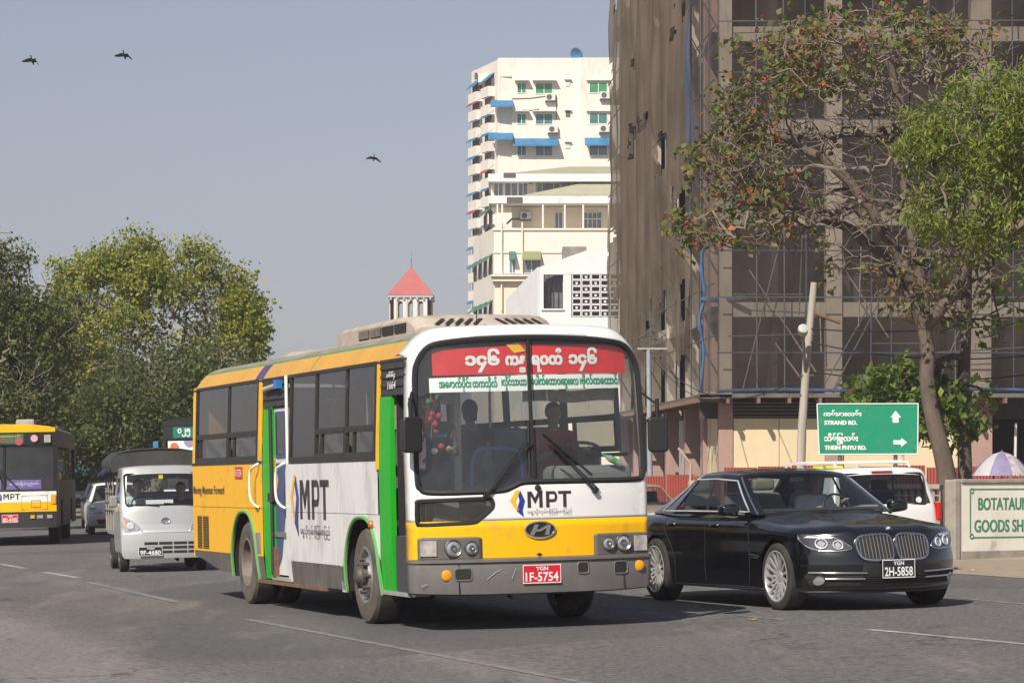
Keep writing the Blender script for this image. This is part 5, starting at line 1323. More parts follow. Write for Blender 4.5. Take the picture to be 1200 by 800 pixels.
# rows of inner columns and a back wall with a few openings
for y in (105.5, 111):
    for x in (7.6, 11.1, 16.1, 21.2): MB().box(x - .25, x + .25, y, y + .5, 4.2, 24).build('inner_column', mat('shaded_concrete', (.22, .20, .18), .9, var=.3), blk)  # darker copy of the bare concrete, shade put into its colour
for li in range(len(levels) - 1):
    z0, z1 = levels[li] + .12, levels[li + 1] - .05
    xs = {0: [(9.4, 10.0), (11.9, 12.4)], 1: [(9.45, 10.35), (11.55, 12.05), (13.2, 13.9)], 2: [(14.2, 14.9)], 4: [(9.2, 10.4), (13.0, 13.6)], 5: [(10, 11)]}.get(li, [])
    x = 6.9
    for (a, b) in xs:
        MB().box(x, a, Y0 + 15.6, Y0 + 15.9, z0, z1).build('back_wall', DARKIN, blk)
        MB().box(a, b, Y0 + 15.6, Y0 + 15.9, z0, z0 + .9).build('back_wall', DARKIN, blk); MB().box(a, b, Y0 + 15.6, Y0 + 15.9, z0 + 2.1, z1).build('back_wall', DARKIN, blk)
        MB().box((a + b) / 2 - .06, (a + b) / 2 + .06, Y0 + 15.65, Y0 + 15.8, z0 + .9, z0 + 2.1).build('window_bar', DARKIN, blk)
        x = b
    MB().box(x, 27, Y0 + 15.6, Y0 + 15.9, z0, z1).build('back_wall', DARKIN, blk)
# ground floor: boarded bays, grille bars, dark bay at the end
x = 7.64
for (a, b) in ((7.64, 9.2), (9.22, 10.78), (11.45, 13.5), (13.52, 15.76)):
    MB().box(a, b, Y0 + .02, Y0 + .08, -0.2, 3.36).build('board', PLY, blk)
for k in range(5):
    MB().box(7.64, 15.78, Y0 + .1, Y0 + .16, 3.40 + k * .12, 3.44 + k * .12).build('grille_bar', mat('grille_grey', (.16, .15, .14), .8), blk)
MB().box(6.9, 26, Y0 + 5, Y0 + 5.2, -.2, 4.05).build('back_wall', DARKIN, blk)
mb = MB(); mb.tube([(17.3, Y0 - .1, 0), (17.35, Y0 - .1, 3.2)], .05, 6); mb.build('prop', mat('white_prop', (.6, .6, .6), .6), blk)
for i in range(4):
    mb = MB(); mb.tube([(17.7 + i * .25, Y0 + .3, 0), (17.9 + i * .3, Y0 + .6, 3.0)], .06, 5); mb.build('prop', CONC, blk)
# left flank: columns, beams, rafters under the ledge
def flank(y, o=0.0): return FX(y) - o
for y in (104.2, 110, 117, 124, 131, 138):
    x = flank(y); MB().box(x, x + .5, y, y + .5, 4.2, 24).build('column', CONC if y > 105 else CONCP, blk)
    MB().box(x - .02, x + .6, y, y + 1.1, -.2, 4.05).build('column', CONCP, blk)
for z in levels[1:]:
    mb = MB(); mb.prism([(flank(100.3) + .1, 100.3), (flank(100.3) + .45, 100.3), (flank(143) + .45, 143), (flank(143) + .1, 143)], lambda u, v, d: (u, v, d), z - .25, z + .2); mb.build('edge_beam', CONC, blk)
mb = MB(); mb.prism([(flank(99) - .75, 98.9), (flank(100) + .4, 98.9), (flank(143) + .4, 143), (flank(143) - .9, 143)], lambda u, v, d: (u, v, d), 4.02, 4.16); mb.build('ledge', MATS['ledge_dark'], blk)
for i in range(22):
    y = 99.3 + i * 1.25; mb = MB(); mb.box(flank(y) - 1.05, flank(y) + .2, y, y + .10, 3.90, 4.01); mb.build('rafter', mat('rust_rafter', (.22, .13, .09), .9, var=.3), blk)
for i in range(10):
    x = 7.3 + i * 1.05; MB().box(x, x + .10, Y0 - 1.3, Y0, 3.86, 4.04).build('rafter', MATS['rust_rafter'], blk)
for (ya, yb, m) in ((101, 103.2, PLY), (103.4, 104.1, PLY), (105.5, 106.3, CONC), (112, 113.5, mat('lime_wall', (.55, .5, .46), .9, var=.3))):
    mb = MB(); mb.prism([(flank(ya) + .12, ya), (flank(ya) + .18, ya), (flank(yb) + .18, yb), (flank(yb) + .12, yb)], lambda u, v, d: (u, v, d), -.2, 3.5); mb.build('board', m, blk)
for z in levels[1:]:
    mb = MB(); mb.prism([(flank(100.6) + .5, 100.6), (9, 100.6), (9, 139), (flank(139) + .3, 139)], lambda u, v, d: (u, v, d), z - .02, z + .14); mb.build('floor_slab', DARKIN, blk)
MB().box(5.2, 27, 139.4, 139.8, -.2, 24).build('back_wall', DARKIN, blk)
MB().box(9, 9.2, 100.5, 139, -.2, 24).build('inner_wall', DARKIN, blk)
# scaffold tubes
rn = random.Random(8)
for x in (8.4, 9.35, 10.1, 12.3, 13.0, 14.3, 15.2, 17.2, 18.3): 
    mb = MB(); mb.tube([(x, Y0 - .55, 4.2), (x + rn.uniform(-.1, .1), Y0 - .55, 24)], .028, 5); mb.build('scaffold_upright', PIPEB if rn.random() < .6 else PIPE, blk)
for z in (5.6, 7.5, 9.1, 10.5, 12.0, 13.6, 15.2, 16.95, 18.4, 20):
    mb = MB(); mb.tube([(7.0, Y0 - .58, z), (22, Y0 - .58, z + rn.uniform(-.05, .05))], .026, 5); mb.build('scaffold_rail', PIPE if rn.random() < .6 else PIPEB, blk)
for (x0, z0, x1, z1) in ((7.9, 4.3, 9.4, 10.2), (11, 4.3, 13.2, 8.5), (14.5, 4.3, 16.4, 9), (8.2, 11, 10, 16)):
    mb = MB(); mb.tube([(x0, Y0 - .5, z0), (x1, Y0 - .5, z1)], .026, 5); mb.build('scaffold_brace', PIPE, blk)
for i in range(26):
    x0 = rn.uniform(7.2, 19); z0 = rn.uniform(4.4, 17); ln = rn.uniform(1.5, 4.5); a_ = rn.choice([R(90), R(0), R(58), R(-55), R(4), R(-3)]) + rn.uniform(-.06, .06)
    mb = MB(); mb.tube([(x0, Y0 - rn.uniform(.35, .62), z0), (x0 + ln * math.cos(a_), Y0 - .5, z0 + ln * math.sin(a_))], .022, 4); mb.build('scaffold_brace', PIPE if i % 3 else CONC, blk)
for y in (101.5, 104, 107, 111, 116, 122, 129, 136):
    mb = MB(); mb.tube([(flank(y) - .14, y, 4.2), (flank(y) - .14, y, 24)], .03, 5); mb.build('scaffold_upright', PIPE if y > 103 else PIPEB, blk)
for z in (6.2, 8, 9.8, 11.5, 13.2, 15, 16.8, 18.6, 20.5):
    mb = MB(); mb.tube([(flank(99.6) - .16, 99.6, z), (flank(143) - .16, 143, z)], .028, 5); mb.build('scaffold_rail', PIPE, blk)
mb = MB(); mb.tube(smooth_poly([(7.0, Y0 - .62, 4.28), (9, Y0 - .62, 4.34), (12, Y0 - .62, 4.30), (15, Y0 - .62, 4.37), (19, Y0 - .62, 4.30), (24, Y0 - .62, 4.33)], 6, False), .06, 6); mb.build('tarp_roll', TARPB, blk, smooth=60)
# nets
NETF = net_mat('front_net', (0.10, 0.086, 0.074), .38)
mb = MB(); mb.grid(lambda x, z: (x, Y0 - .75 + .16 * mnoise.noise(Vector((x * .9, z * .35, 1.1))) + .10 * mnoise.noise(Vector((x * 2.4, z * 1.0, 5.0))), z), [6.6 + .16 * i for i in range(130)], [4.25 + .3 * i for i in range(66)]); mb.build('safety_net', NETF, blk, smooth=80)
TARP = net_mat('brown_sheet', (0.205, 0.165, 0.123), .86, low=(5.5, 11.5, .68))
def tarp_pt(y, z):
    n = mnoise.noise(Vector((y * .35, z * .10, 3.1))); n2 = mnoise.noise(Vector((y * 1.1, z * .16, 9.7)))
    fold = .62 * n + .34 * n2 + .12 * math.sin(y * 1.9 + z * .15) + .22 * mnoise.noise(Vector((y * .8, z * .5, 2.2)))
    bil = .9 * ss(6, 14, z) * ss(132, 143, y) - .5 * ss(12, 5, z) * ss(112, 104, y)
    return (flank(y) - .30 - .48 * fold - .12 * bil, y + .2 * n2, z)
us = [106.2 + (140.5 - 106.2) * i / 150 for i in range(151)]; vs = [5.0 + 19.5 * j / 110 for j in range(111)]
def tarp_keep(y, z):
    h = mnoise.noise(Vector((y * .16 + 5, z * .48, 1.7))) + .35 * mnoise.noise(Vector((y * .9, z * 1.3, 4.2)))
    return h < .53 and not (z < 5.6 + .8 * mnoise.noise(Vector((y * .4, 0, 0))) )
mb = MB(); mb.grid(tarp_pt, us, vs, keep=tarp_keep); mb.build('tarpaulin', TARP, blk, smooth=80)
mb = MB(); mb.grid(lambda y, z: (flank(y) - .30 - .12 * math.sin(z * .9 + y) - .1 * mnoise.noise(Vector((y * 2, z * .5, 0))), y, z), [105.2 + .22 * i for i in range(9)], [9.5 + .5 * j for j in range(30)]); mb.build('tarpaulin', net_mat('blue_net', (0.10, 0.17, 0.30), .7), blk, smooth=80)['label'] = 'faded blue strip of sheeting'
mb = MB(); mb.tube(smooth_poly([(6.7, 101.5, 9.6), (6.62, 101.5, 8.6), (6.75, 101.5, 7.7), (6.55, 101.5, 6.8), (6.7, 101.5, 5.8), (6.6, 101.4, 4.6), (6.5, 101.4, 4.3)], 4, False), [q * .6 for q in [.10, .14, .08, .07, .16, .09, .10, .16, .08, .07, .13, .08, .09, .15, .08, .07, .12, .08, .09, .1, .06, .06, .06, .06, .05]], 6); mb.build('tarp_rag', TARPB, blk, smooth=60)
mb = MB(); mb.tube([(6.6, 100.8, 7.5), (7.5, 100, 7.45), (8.0, 99.6, 7.5)], .09, 6); mb.build('tarp_rag', TARPB, blk, smooth=60)
mb = MB(); mb.grid(lambda y, z: (flank(y) - .30, y, z), [99.4 + .8 * i for i in range(9)], [4.3 + i for i in range(21)]); mb.build('safety_net', net_mat('flank_net', (0.20, 0.175, 0.155), .42), blk)

# ------------------------------------------------------------------ red sheet fence in front of the block
fen = thing('sheet_fence', 'red corrugated sheet fence along the foot of the netted building', 'fence', (0, 0, 0))
def sheet(x0, y0, x1, y1, z0, z1):
    mb = MB(); n = 20
    d = Vector((x1 - x0, y1 - y0, 0)); nn = Vector((-d.y, d.x, 0)).normalized()
    mb.grid(lambda i, z: tuple(Vector((x0, y0, 0)) + d * (i / n) + nn * (.03 if i % 2 else 0) + Vector((0, 0, z))), list(range(n + 1)), [z0, z1])
    mb.build('sheet', REDF, fen)
for i in range(3): sheet(3.55 + i * .75, 80.5 - i * .1, 4.28 + i * .75, 80.4 - i * .1, 0.1, 1.42 + .04 * (i % 2))
for i in range(12): sheet(6.0 + i * .95, 82 - i * .02, 6.93 + i * .95, 82, 0.1, 1.66 + .03 * (i % 3))
mb = MB(); mb.tube([(4.9, 80.3, .1), (4.95, 80.3, 1.75), (4.6, 80.3, 2.2)], .04, 6); mb.build('post', CONC, fen)

# ------------------------------------------------------------------ far white and cream buildings
CREAM = mat('cream_wall', (0.75, 0.71, 0.645), 0.85, col2=(0.70, 0.66, 0.595), vscale=.25, dirt=((.50, .46, .40), .20, .9), stretch=(1, 1, .22))
CREAM2 = mat('cream_wall_warm', (0.78, 0.70, 0.56), 0.85, col2=(0.72, 0.64, 0.51), vscale=.3)
WHB = mat('white_wall', (0.74, 0.74, 0.74), 0.8, col2=(0.67, 0.67, 0.675), vscale=.4, dirt=((.45, .44, .43), .06, .8))
GWIN = mat('green_pane', (0.06, 0.30, 0.13), 0.15, spec=.6, var=.3, vscale=1); GWIN2 = mat('teal_pane', (0.06, .22, .20), .15, var=.3, vscale=1)
GREYW = mat('grey_pane', (0.18, 0.22, 0.24), 0.12, spec=.7, var=.5, vscale=.8)
BAWN = mat('blue_awning', (0.035, 0.21, 0.42), 0.6, var=.3, vscale=1); GAWN = mat('green_awning', (0.05, 0.20, 0.14), .7, var=.3); OAWN = mat('olive_awning', (.22, .26, .11), .7)
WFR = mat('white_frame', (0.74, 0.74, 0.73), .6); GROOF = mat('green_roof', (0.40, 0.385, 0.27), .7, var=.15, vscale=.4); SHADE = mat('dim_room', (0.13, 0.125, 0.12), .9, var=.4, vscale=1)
ACU = mat('ac_white', (.62, .61, .58), .6)
def win(root, x0, x1, z0, z1, y, m, nm='window', mull=1, out=.06):
    """window: frame ring with pane and mullions, in a plane facing the camera"""
    mb = MB(); w = .07
    mb.box(x0 - w, x1 + w, y - out, y + .05, z1, z1 + w); mb.box(x0 - w, x1 + w, y - out, y + .05, z0 - w, z0)
    mb.box(x0 - w, x0, y - out, y + .05, z0, z1); mb.box(x1, x1 + w, y - out, y + .05, z0, z1)
    for k in range(mull):
        xm = x0 + (x1 - x0) * (k + 1) / (mull + 1); mb.box(xm - .035, xm + .035, y - out * .8, y + .05, z0, z1)
    o = mb.build(nm, WFR, root)
    MB().add([(x0, y - .02, z0), (x1, y - .02, z0), (x1, y - .02, z1), (x0, y - .02, z1)], [(0, 1, 2, 3)]).build('pane', m, o)
    return o
def awn(root, x0, x1, z, y, m, d=1.0, h=.45, th=.06):
    d = min(d, 1.5); h = max(h, .75); mb = MB(); mb.box(x0, x1, y - d - .03, y - d + .02, z - .16, z); mb.add([(x0, y, z + h), (x1, y, z + h), (x1, y - d, z), (x0, y - d, z), (x0, y, z + h - th), (x1, y, z + h - th), (x1, y - d, z - th), (x0, y - d, z - th)], [(0, 1, 2, 3), (7, 6, 5, 4), (3, 2, 6, 7), (0, 3, 7, 4), (2, 1, 5, 6), (1, 0, 4, 5)])
    mb.build('awning', m, root)
def acunit(root, x, z, y):
    mb = MB(); mb.box(x - .5, x + .5, y - .45, y, z - .35, z + .35); o = mb.build('air_conditioner', ACU, root, bevel=.03)
    mb = MB(); mb.lathe([(0, .27), (-.02, .27), (-.02, .22), (-.005, .22), (-.005, 0)], (x - .12, y - .45, z), 'Y', 14); mb.build('fan_grille', SHADE, o)
    MB().box(x - .55, x + .55, y - .5, y, z - .46, z - .40).build('bracket', SHADE, o)
S = 290 / 3400.0                                        # metres per photo pixel at the tower block
bx_ = lambda px: (px - 600) * S
bz_ = lambda py: 1.6 + (550 - py) * S
A = thing('apartment_block', 'tall cream apartment block with green windows and blue awnings', 'building', (0, 290, 0))
fy = 0.0
# front wall split by the corner loggia column
loggias = [(90, 115.5), (124, 155), (165, 190)]
MB().box(bx_(600), bx_(680), fy, fy + 14, -1, bz_(68)).build('wall', CREAM, A)
MB().box(bx_(680), bx_(735), fy - .5, fy + 14, -1, bz_(68.5)).build('wall', CREAM, A)
x0, x1 = bx_(583.5), bx_(599.9)
prev = 68
for (a, b) in loggias + [(400, 401)]:
    MB().box(x0, x1, fy, fy + 14, bz_(a), bz_(prev)).build('loggia_wall', CREAM, A); prev = b
for (a, b) in loggias:
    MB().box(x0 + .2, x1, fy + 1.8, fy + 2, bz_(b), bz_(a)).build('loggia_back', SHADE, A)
    MB().box(x0, x0 + .2, fy, fy + .4, bz_(b), bz_(a)).build('loggia_post', CREAM, A)
    MB().box(x0, x1, fy + .02, fy + .14, bz_(b), bz_(b - 6)).build('balustrade', CREAM, A)
awn(A, bx_(575), bx_(601), bz_(126), fy + .1, BAWN, 2.2, .25); awn(A, bx_(572), bx_(601), bz_(164), fy + .1, BAWN, 2.2, .25)
for k in range(4):
    for j in range(5): MB().box(bx_(584.5 + k * 3.6), bx_(585.5 + k * 3.6), fy + .2, fy + .26, bz_(189), bz_(167)).build('screen_bar', WFR, A) if j == 0 else None
acunit(A, bx_(588), bz_(138), fy + 1.5)
for z in (98, 134, 171):
    m = GWIN if z == 98 else GWIN2; yy = z
    win(A, bx_(606.5), bx_(616), bz_(yy + 11), bz_(yy), fy, m); win(A, bx_(628), bx_(647), bz_(yy + 11.5), bz_(yy), fy, m if z < 170 else GREYW); win(A, bx_(691), bx_(711), bz_(yy + 11.5), bz_(yy), fy - .5, m if z < 170 else GREYW)
    MB().box(bx_(663), bx_(668), fy - .08, fy, bz_(yy + 3), bz_(yy - 4)).build('vent_window', SHADE if z == 134 else ACU, A)
    MB().box(bx_(661.5), bx_(669.5), fy - .35, fy, bz_(yy - 4.2), bz_(yy - 5.2)).build('window_hood', CREAM, A)
    for (a, b) in ((603, 620), (624, 652), (687, 715)): MB().box(bx_(a), bx_(b), fy - .85, fy, bz_(yy - 2.5), bz_(yy - 3.6)).build('window_hood', CREAM, A) if z < 170 else None
for (px, py) in ((645, 114.5), (709, 113), (648, 152), (708, 152)): acunit(A, bx_(px), bz_(py), fy - (.5 if px > 680 else 0))
awn(A, bx_(601), bx_(654), bz_(171), fy, BAWN, 1.2, .3); awn(A, bx_(685), bx_(718), bz_(171), fy - .5, BAWN, 1.2, .3)
mb = MB(); mb.lathe([(0, 0.02), (-.15, .35), (-.35, .75), (-.33, .75), (-.1, .3), (0.05, 0.02)], (0, 0, 0), 'Y', 18); mb.mapv(lambda v: Matrix.Rotation(R(25), 3, 'X') @ Matrix.Rotation(R(-35), 3, 'Z') @ v + Vector((bx_(678), fy + .5, bz_(63)))); so = mb.build('satellite_dish', BAWN, A, smooth=50)
mb = MB(); mb.tube([(bx_(679.5), fy + .3, bz_(75)), (bx_(679), fy + .4, bz_(63))], .12, 6); mb.build('dish_pole', BAWN, so)
for (a, b, c, d) in ((632, 128, 612, 129), (640, 113, 600, 116), (652, 140, 652, 112)):
    mb = MB(); mb.tube([(bx_(a), fy - .05, bz_(b)), (bx_((a + c) / 2), fy - .05, bz_((b + d) / 2 + 1)), (bx_(c), fy - .05, bz_(d))], .04, 4); mb.build('cable', SHADE, A)
# receding flank with stacked balconies and awnings
F0, F1 = Vector((bx_(583.4), 0.02, 0)), Vector((bx_(583.4) - 2.75, 9.0, 0))
mb = MB(); mb.prism([(F0.x, F0.y), (F1.x, F1.y), (F1.x + 6, F1.y), (F0.x + 4, F0.y + .5)], lambda u, v, d: (u, v, d), -1, bz_(70)); mb.build('flank_wall', CREAM, A)
for i in range(13):
    z = bz_(96 + i * 21.5)
    for t, L_ in ((.12, .28), (.58, .3)):
        p = F0.lerp(F1, t); q = F0.lerp(F1, t + L_); d = (F1 - F0).normalized(); nn = Vector((-d.y, d.x, 0)); nn = nn if nn.x < 0 else -nn
        mb = MB(); P = [p, q, q + nn * .7, p + nn * .7]; mb.prism([(a.x, a.y) for a in P], lambda u, v, dd: (u, v, dd), z - 1.3, z - .3); mb.build('balcony', CREAM, A)
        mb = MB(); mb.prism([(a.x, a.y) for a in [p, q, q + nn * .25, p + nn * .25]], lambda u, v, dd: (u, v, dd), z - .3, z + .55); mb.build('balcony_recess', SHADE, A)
        if (i * 2 + (t > .3)) % 3 != 2:
            e = .95; P = [p + Vector((0, 0, z + 1.1)), q + Vector((0, 0, z + 1.1)), q + nn * e + Vector((0, 0, z + .25)), p + nn * e + Vector((0, 0, z + .25))]
            mb = MB(); mb.add([tuple(a) for a in P] + [tuple(a - Vector((0, 0, .07))) for a in P], [(0, 1, 2, 3), (7, 6, 5, 4), (3, 2, 6, 7), (0, 3, 7, 4), (1, 2, 6, 5), (0, 1, 5, 4)])
            mb.build('awning', BAWN if (i + int(t * 10)) % 6 else mat('red_awning', (.35, .05, .05), .7), A)
MB().box(bx_(560), bx_(583), 3, 9, bz_(92), bz_(82)).build('roof_room', CREAM, A)
for (px, h) in ((557, 8), (559, 6)):
    mb = MB(); mb.tube([(bx_(px), 6, bz_(84)), (bx_(px), 6, bz_(84 - h))], .15, 6); mb.build('roof_pipe', SHADE, A)

S2 = 272 / 3400.0; cx_ = lambda px: (px - 600) * S2; cz_ = lambda py: 1.6 + (550 - py) * S2
B = thing('terrace_building', 'cream building with hipped greenish roofs and a colonnaded terrace below the apartment block', 'building', (0, 272, 0))
xl, xr = cx_(575.5), cx_(730)
def hip(px0, px1, py_e, pxr0, pxr1, py_r, y0, y1, m):
    mb = MB(); zm = cz_(py_r); ze = cz_(py_e); ym = (y0 + y1) / 2
    mb.add([(cx_(px0), y0, ze), (cx_(px1), y0, ze), (cx_(px1), y1, ze), (cx_(px0), y1, ze), (cx_(pxr0), ym, zm), (cx_(pxr1), ym, zm)], [(0, 1, 5, 4), (1, 2, 5), (2, 3, 4, 5), (3, 0, 4)])
    mb.build('roof', m, B)
MB().box(cx_(575), xr, 2, 12, cz_(236), cz_(213)).build('upper_storey', CREAM2, B)
MB().box(cx_(572), xr, 0.5, 12.5, cz_(212), cz_(203)).build('fascia', WHB, B)
hip(590, 735, 203, 668, 730, 187, .6, 12, GROOF)
hip(612, 735, 230.5, 685, 730, 213, -1.4, 3.5, GROOF)
MB().box(cx_(573), xr, -1.5, 2.4, cz_(240), cz_(231)).build('fascia', WHB, B)
for i, px in enumerate((579, 592, 608, 630, 642, 659, 676, 693, 706)):
    w = (10, 14, 10, 11, 14, 10, 15, 11, 12)[i]; win(B, cx_(px), cx_(px + w), cz_(230), cz_(212.5), 2.0, GREYW, mull=1)
for px in (625, 670.5): MB().box(cx_(px), cx_(px + 3), 1.7, 2, cz_(236), cz_(212.2)).build('pilaster', WHB, B)
for px in (610, 575): pass
MB().box(cx_(594), cx_(612), -1.6, -1.5, cz_(240), cz_(233)).build('hatch_opening', SHADE, B); MB().box(cx_(590), cx_(604), .4, .5, cz_(207), cz_(202)).build('hatch_opening', SHADE, B)
MB().box(cx_(579), xr, -1.45, 2, cz_(322), cz_(270)).build('wall', CREAM, B); MB().box(cx_(578), xr, -1.6, 2, cz_(271.5), cz_(269)).build('string_course', CREAM2, B); MB().box(cx_(578), xr, -1.55, 2, cz_(298), cz_(296)).build('string_course', CREAM2, B)
MB().box(cx_(600), xr, 1.2, 2, cz_(270), cz_(241)).build('terrace_wall', CREAM2, B)
for px in (582, 587.5, 635, 660.5, 682, 712): MB().box(cx_(px), cx_(px + 2), -1.4, -1.2, cz_(270), cz_(240)).build('terrace_column', CREAM, B)
win(B, cx_(651), cx_(659), cz_(269), cz_(248), 1.2, GREYW, mull=1); win(B, cx_(684), cx_(705), cz_(269), cz_(248), 1.2, GREYW, mull=3)
MB().box(cx_(684), cx_(705), 1.08, 1.12, cz_(256), cz_(254.8)).build('transom_bar', WFR, B)
acunit(B, cx_(616), cz_(252), 1.1); mb = MB(); mb.tube([(cx_(594), 0, cz_(262)), (cx_(600), .5, cz_(256)), (cx_(610), 1, cz_(256))], .1, 5); mb.build('duct', SHADE, B)
for (a, b, m) in ((596.5, 603.5, GAWN), (612, 633, OAWN)):
    win(B, cx_(a + .8), cx_(b), cz_(321), cz_(304), -1.45, GREYW, mull=1); awn(B, cx_(a), cx_(b + .5), cz_(305), -1.5, m, .8, .55)
MB().box(cx_(577), cx_(620), -2.0, 2, cz_(331), cz_(325)).build('cornice', CREAM2, B); MB().box(cx_(575.5), cx_(622), -2.3, 2, cz_(325.5), cz_(323.5)).build('cornice', CREAM, B)
MB().box(cx_(581), xr, -1.4, 2, -1, cz_(331)).build('wall', CREAM2, B)
for px in (588, 612): 
    mb = MB(); mb.tube([(cx_(px), -1.62, cz_(365)), (cx_(px), -1.62, cz_(262))], .09, 6); mb.build('drain_pipe', CREAM2, B)
# its receding flank with green awnings
G0, G1 = Vector((cx_(579), -1.4, 0)), Vector((cx_(579) - 2.1, 12, 0))
mb = MB(); mb.prism([(G0.x, G0.y), (G1.x, G1.y), (G1.x + 6, G1.y), (G0.x + 4, G0.y + 1)], lambda u, v, d: (u, v, d), -1, cz_(268)); mb.build('flank_wall', CREAM, B)
d = (G1 - G0).normalized(); nn = Vector((-d.y, d.x, 0)); nn = nn if nn.x < 0 else -nn
for r_, z in enumerate((250, 306, 360)):
    for k in range(4):
        p = G0.lerp(G1, .06 + k * .25); q = G0.lerp(G1, .22 + k * .25); zz = cz_(z) - .0
        if r_ == 0 and k > 1: continue
        P = [p + Vector((0, 0, zz + .7)), q + Vector((0, 0, zz + .7)), q + nn * .7 + Vector((0, 0, zz)), p + nn * .7 + Vector((0, 0, zz))]
        mb = MB(); mb.add([tuple(a) for a in P] + [tuple(a - Vector((0, 0, .07))) for a in P], [(0, 1, 2, 3), (7, 6, 5, 4), (3, 2, 6, 7), (0, 3, 7, 4), (1, 2, 6, 5), (0, 1, 5, 4)]); mb.build('awning', GAWN, B)
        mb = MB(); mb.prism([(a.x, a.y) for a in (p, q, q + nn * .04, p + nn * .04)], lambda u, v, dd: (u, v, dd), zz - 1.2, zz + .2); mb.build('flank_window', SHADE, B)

S3 = 200 / 3400.0; ex_ = lambda px: (px - 600) * S3; ez_ = lambda py: 1.6 + (550 - py) * S3
Cc = thing('white_house', 'white house with a pitched gable, dark window and a pierced block screen', 'building', (0, 200, 0))
def gable(poly, y0, y1, nm, m=WHB): mb = MB(); mb.prism(poly, lambda u, v, d: (u, d, v), y0, y1); return mb.build(nm, m, Cc)
pts = lambda L_: [(ex_(a), ez_(b)) for a, b in L_]
gable(pts([(633, 321), (633, 312.5), (720, 282), (720, 319)]), 0, .4, 'gable_wall')
gable(pts([(633, 420), (633, 321), (637, 321), (637, 420)]), 0, .4, 'gable_wall'); gable(pts([(637, 420), (637, 361.5), (660, 361.5), (660, 420)]), 0, .4, 'gable_wall'); gable(pts([(660, 420), (660, 320), (669.5, 319.5), (669.5, 420)]), 0, .4, 'gable_wall')
gable(pts([(637, 321), (660, 320), (720, 319), (720, 320.5), (660, 321.5), (637, 321.5)]), -.02, .38, 'lintel')
mb = MB(); mb.add([(ex_(633), 0, ez_(313)), (ex_(633), 0, -1), (ex_(596), 8, -1), (ex_(596), 8, ez_(345) + .1)], [(0, 1, 2, 3)]); mb.build('side_wall', WHB, Cc, thick=.2)
mb = MB(); mb.add([(ex_(637), 1.2, ez_(361.5)), (ex_(660), 1.2, ez_(361.5)), (ex_(660), 1.2, ez_(321)), (ex_(637), 1.2, ez_(321))], [(0, 1, 2, 3)]); mb.build('window_back', mat('window_dark', (.16, .16, .17), .5, var=.4, vscale=1.5), Cc)
for px in (637.5, 643, 649, 655, 659): MB().box(ex_(px), ex_(px + .8), .5, .58, ez_(361.5), ez_(321)).build('window_bar', DARKIN, Cc)
MB().box(ex_(634), ex_(661), -.12, .1, ez_(363.5), ez_(361.6)).build('window_sill', WHB, Cc)
for r_ in range(7):
    for c in range(5):
        px, py = 670.5 + c * 11.1, 320.7 + r_ * 7.2; a, b, z1, z0 = ex_(px), ex_(px + 10.6), ez_(py), ez_(py + 6.9)
        mb = MB(); w = .055; mb.box(a, b, 0, .3, z1 - w, z1); mb.box(a, b, 0, .3, z0, z0 + w); mb.box(a, a + w, 0, .3, z0 + w, z1 - w); mb.box(b - w, b, 0, .3, z0 + w, z1 - w)
        if (r_ + c) % 2: mb.lathe([(.1, .10), (.14, .10), (.14, 0)], ((a + b) / 2, 0, (z0 + z1) / 2), 'Y', 6)
        mb.build('screen_block', WHB, Cc)
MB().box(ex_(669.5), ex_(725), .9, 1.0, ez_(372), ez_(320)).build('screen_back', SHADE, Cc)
gable(pts([(669.5, 420), (669.5, 371.5), (720, 371.5), (720, 420)]), 0, .4, 'gable_wall')
MB().box(ex_(661), ex_(690), 6, 9, ez_(300), ez_(281)).build('roof_tank', mat('stained_concrete', (.35, .32, .28), .9, col2=(.16, .14, .12), vscale=1.5), Cc)

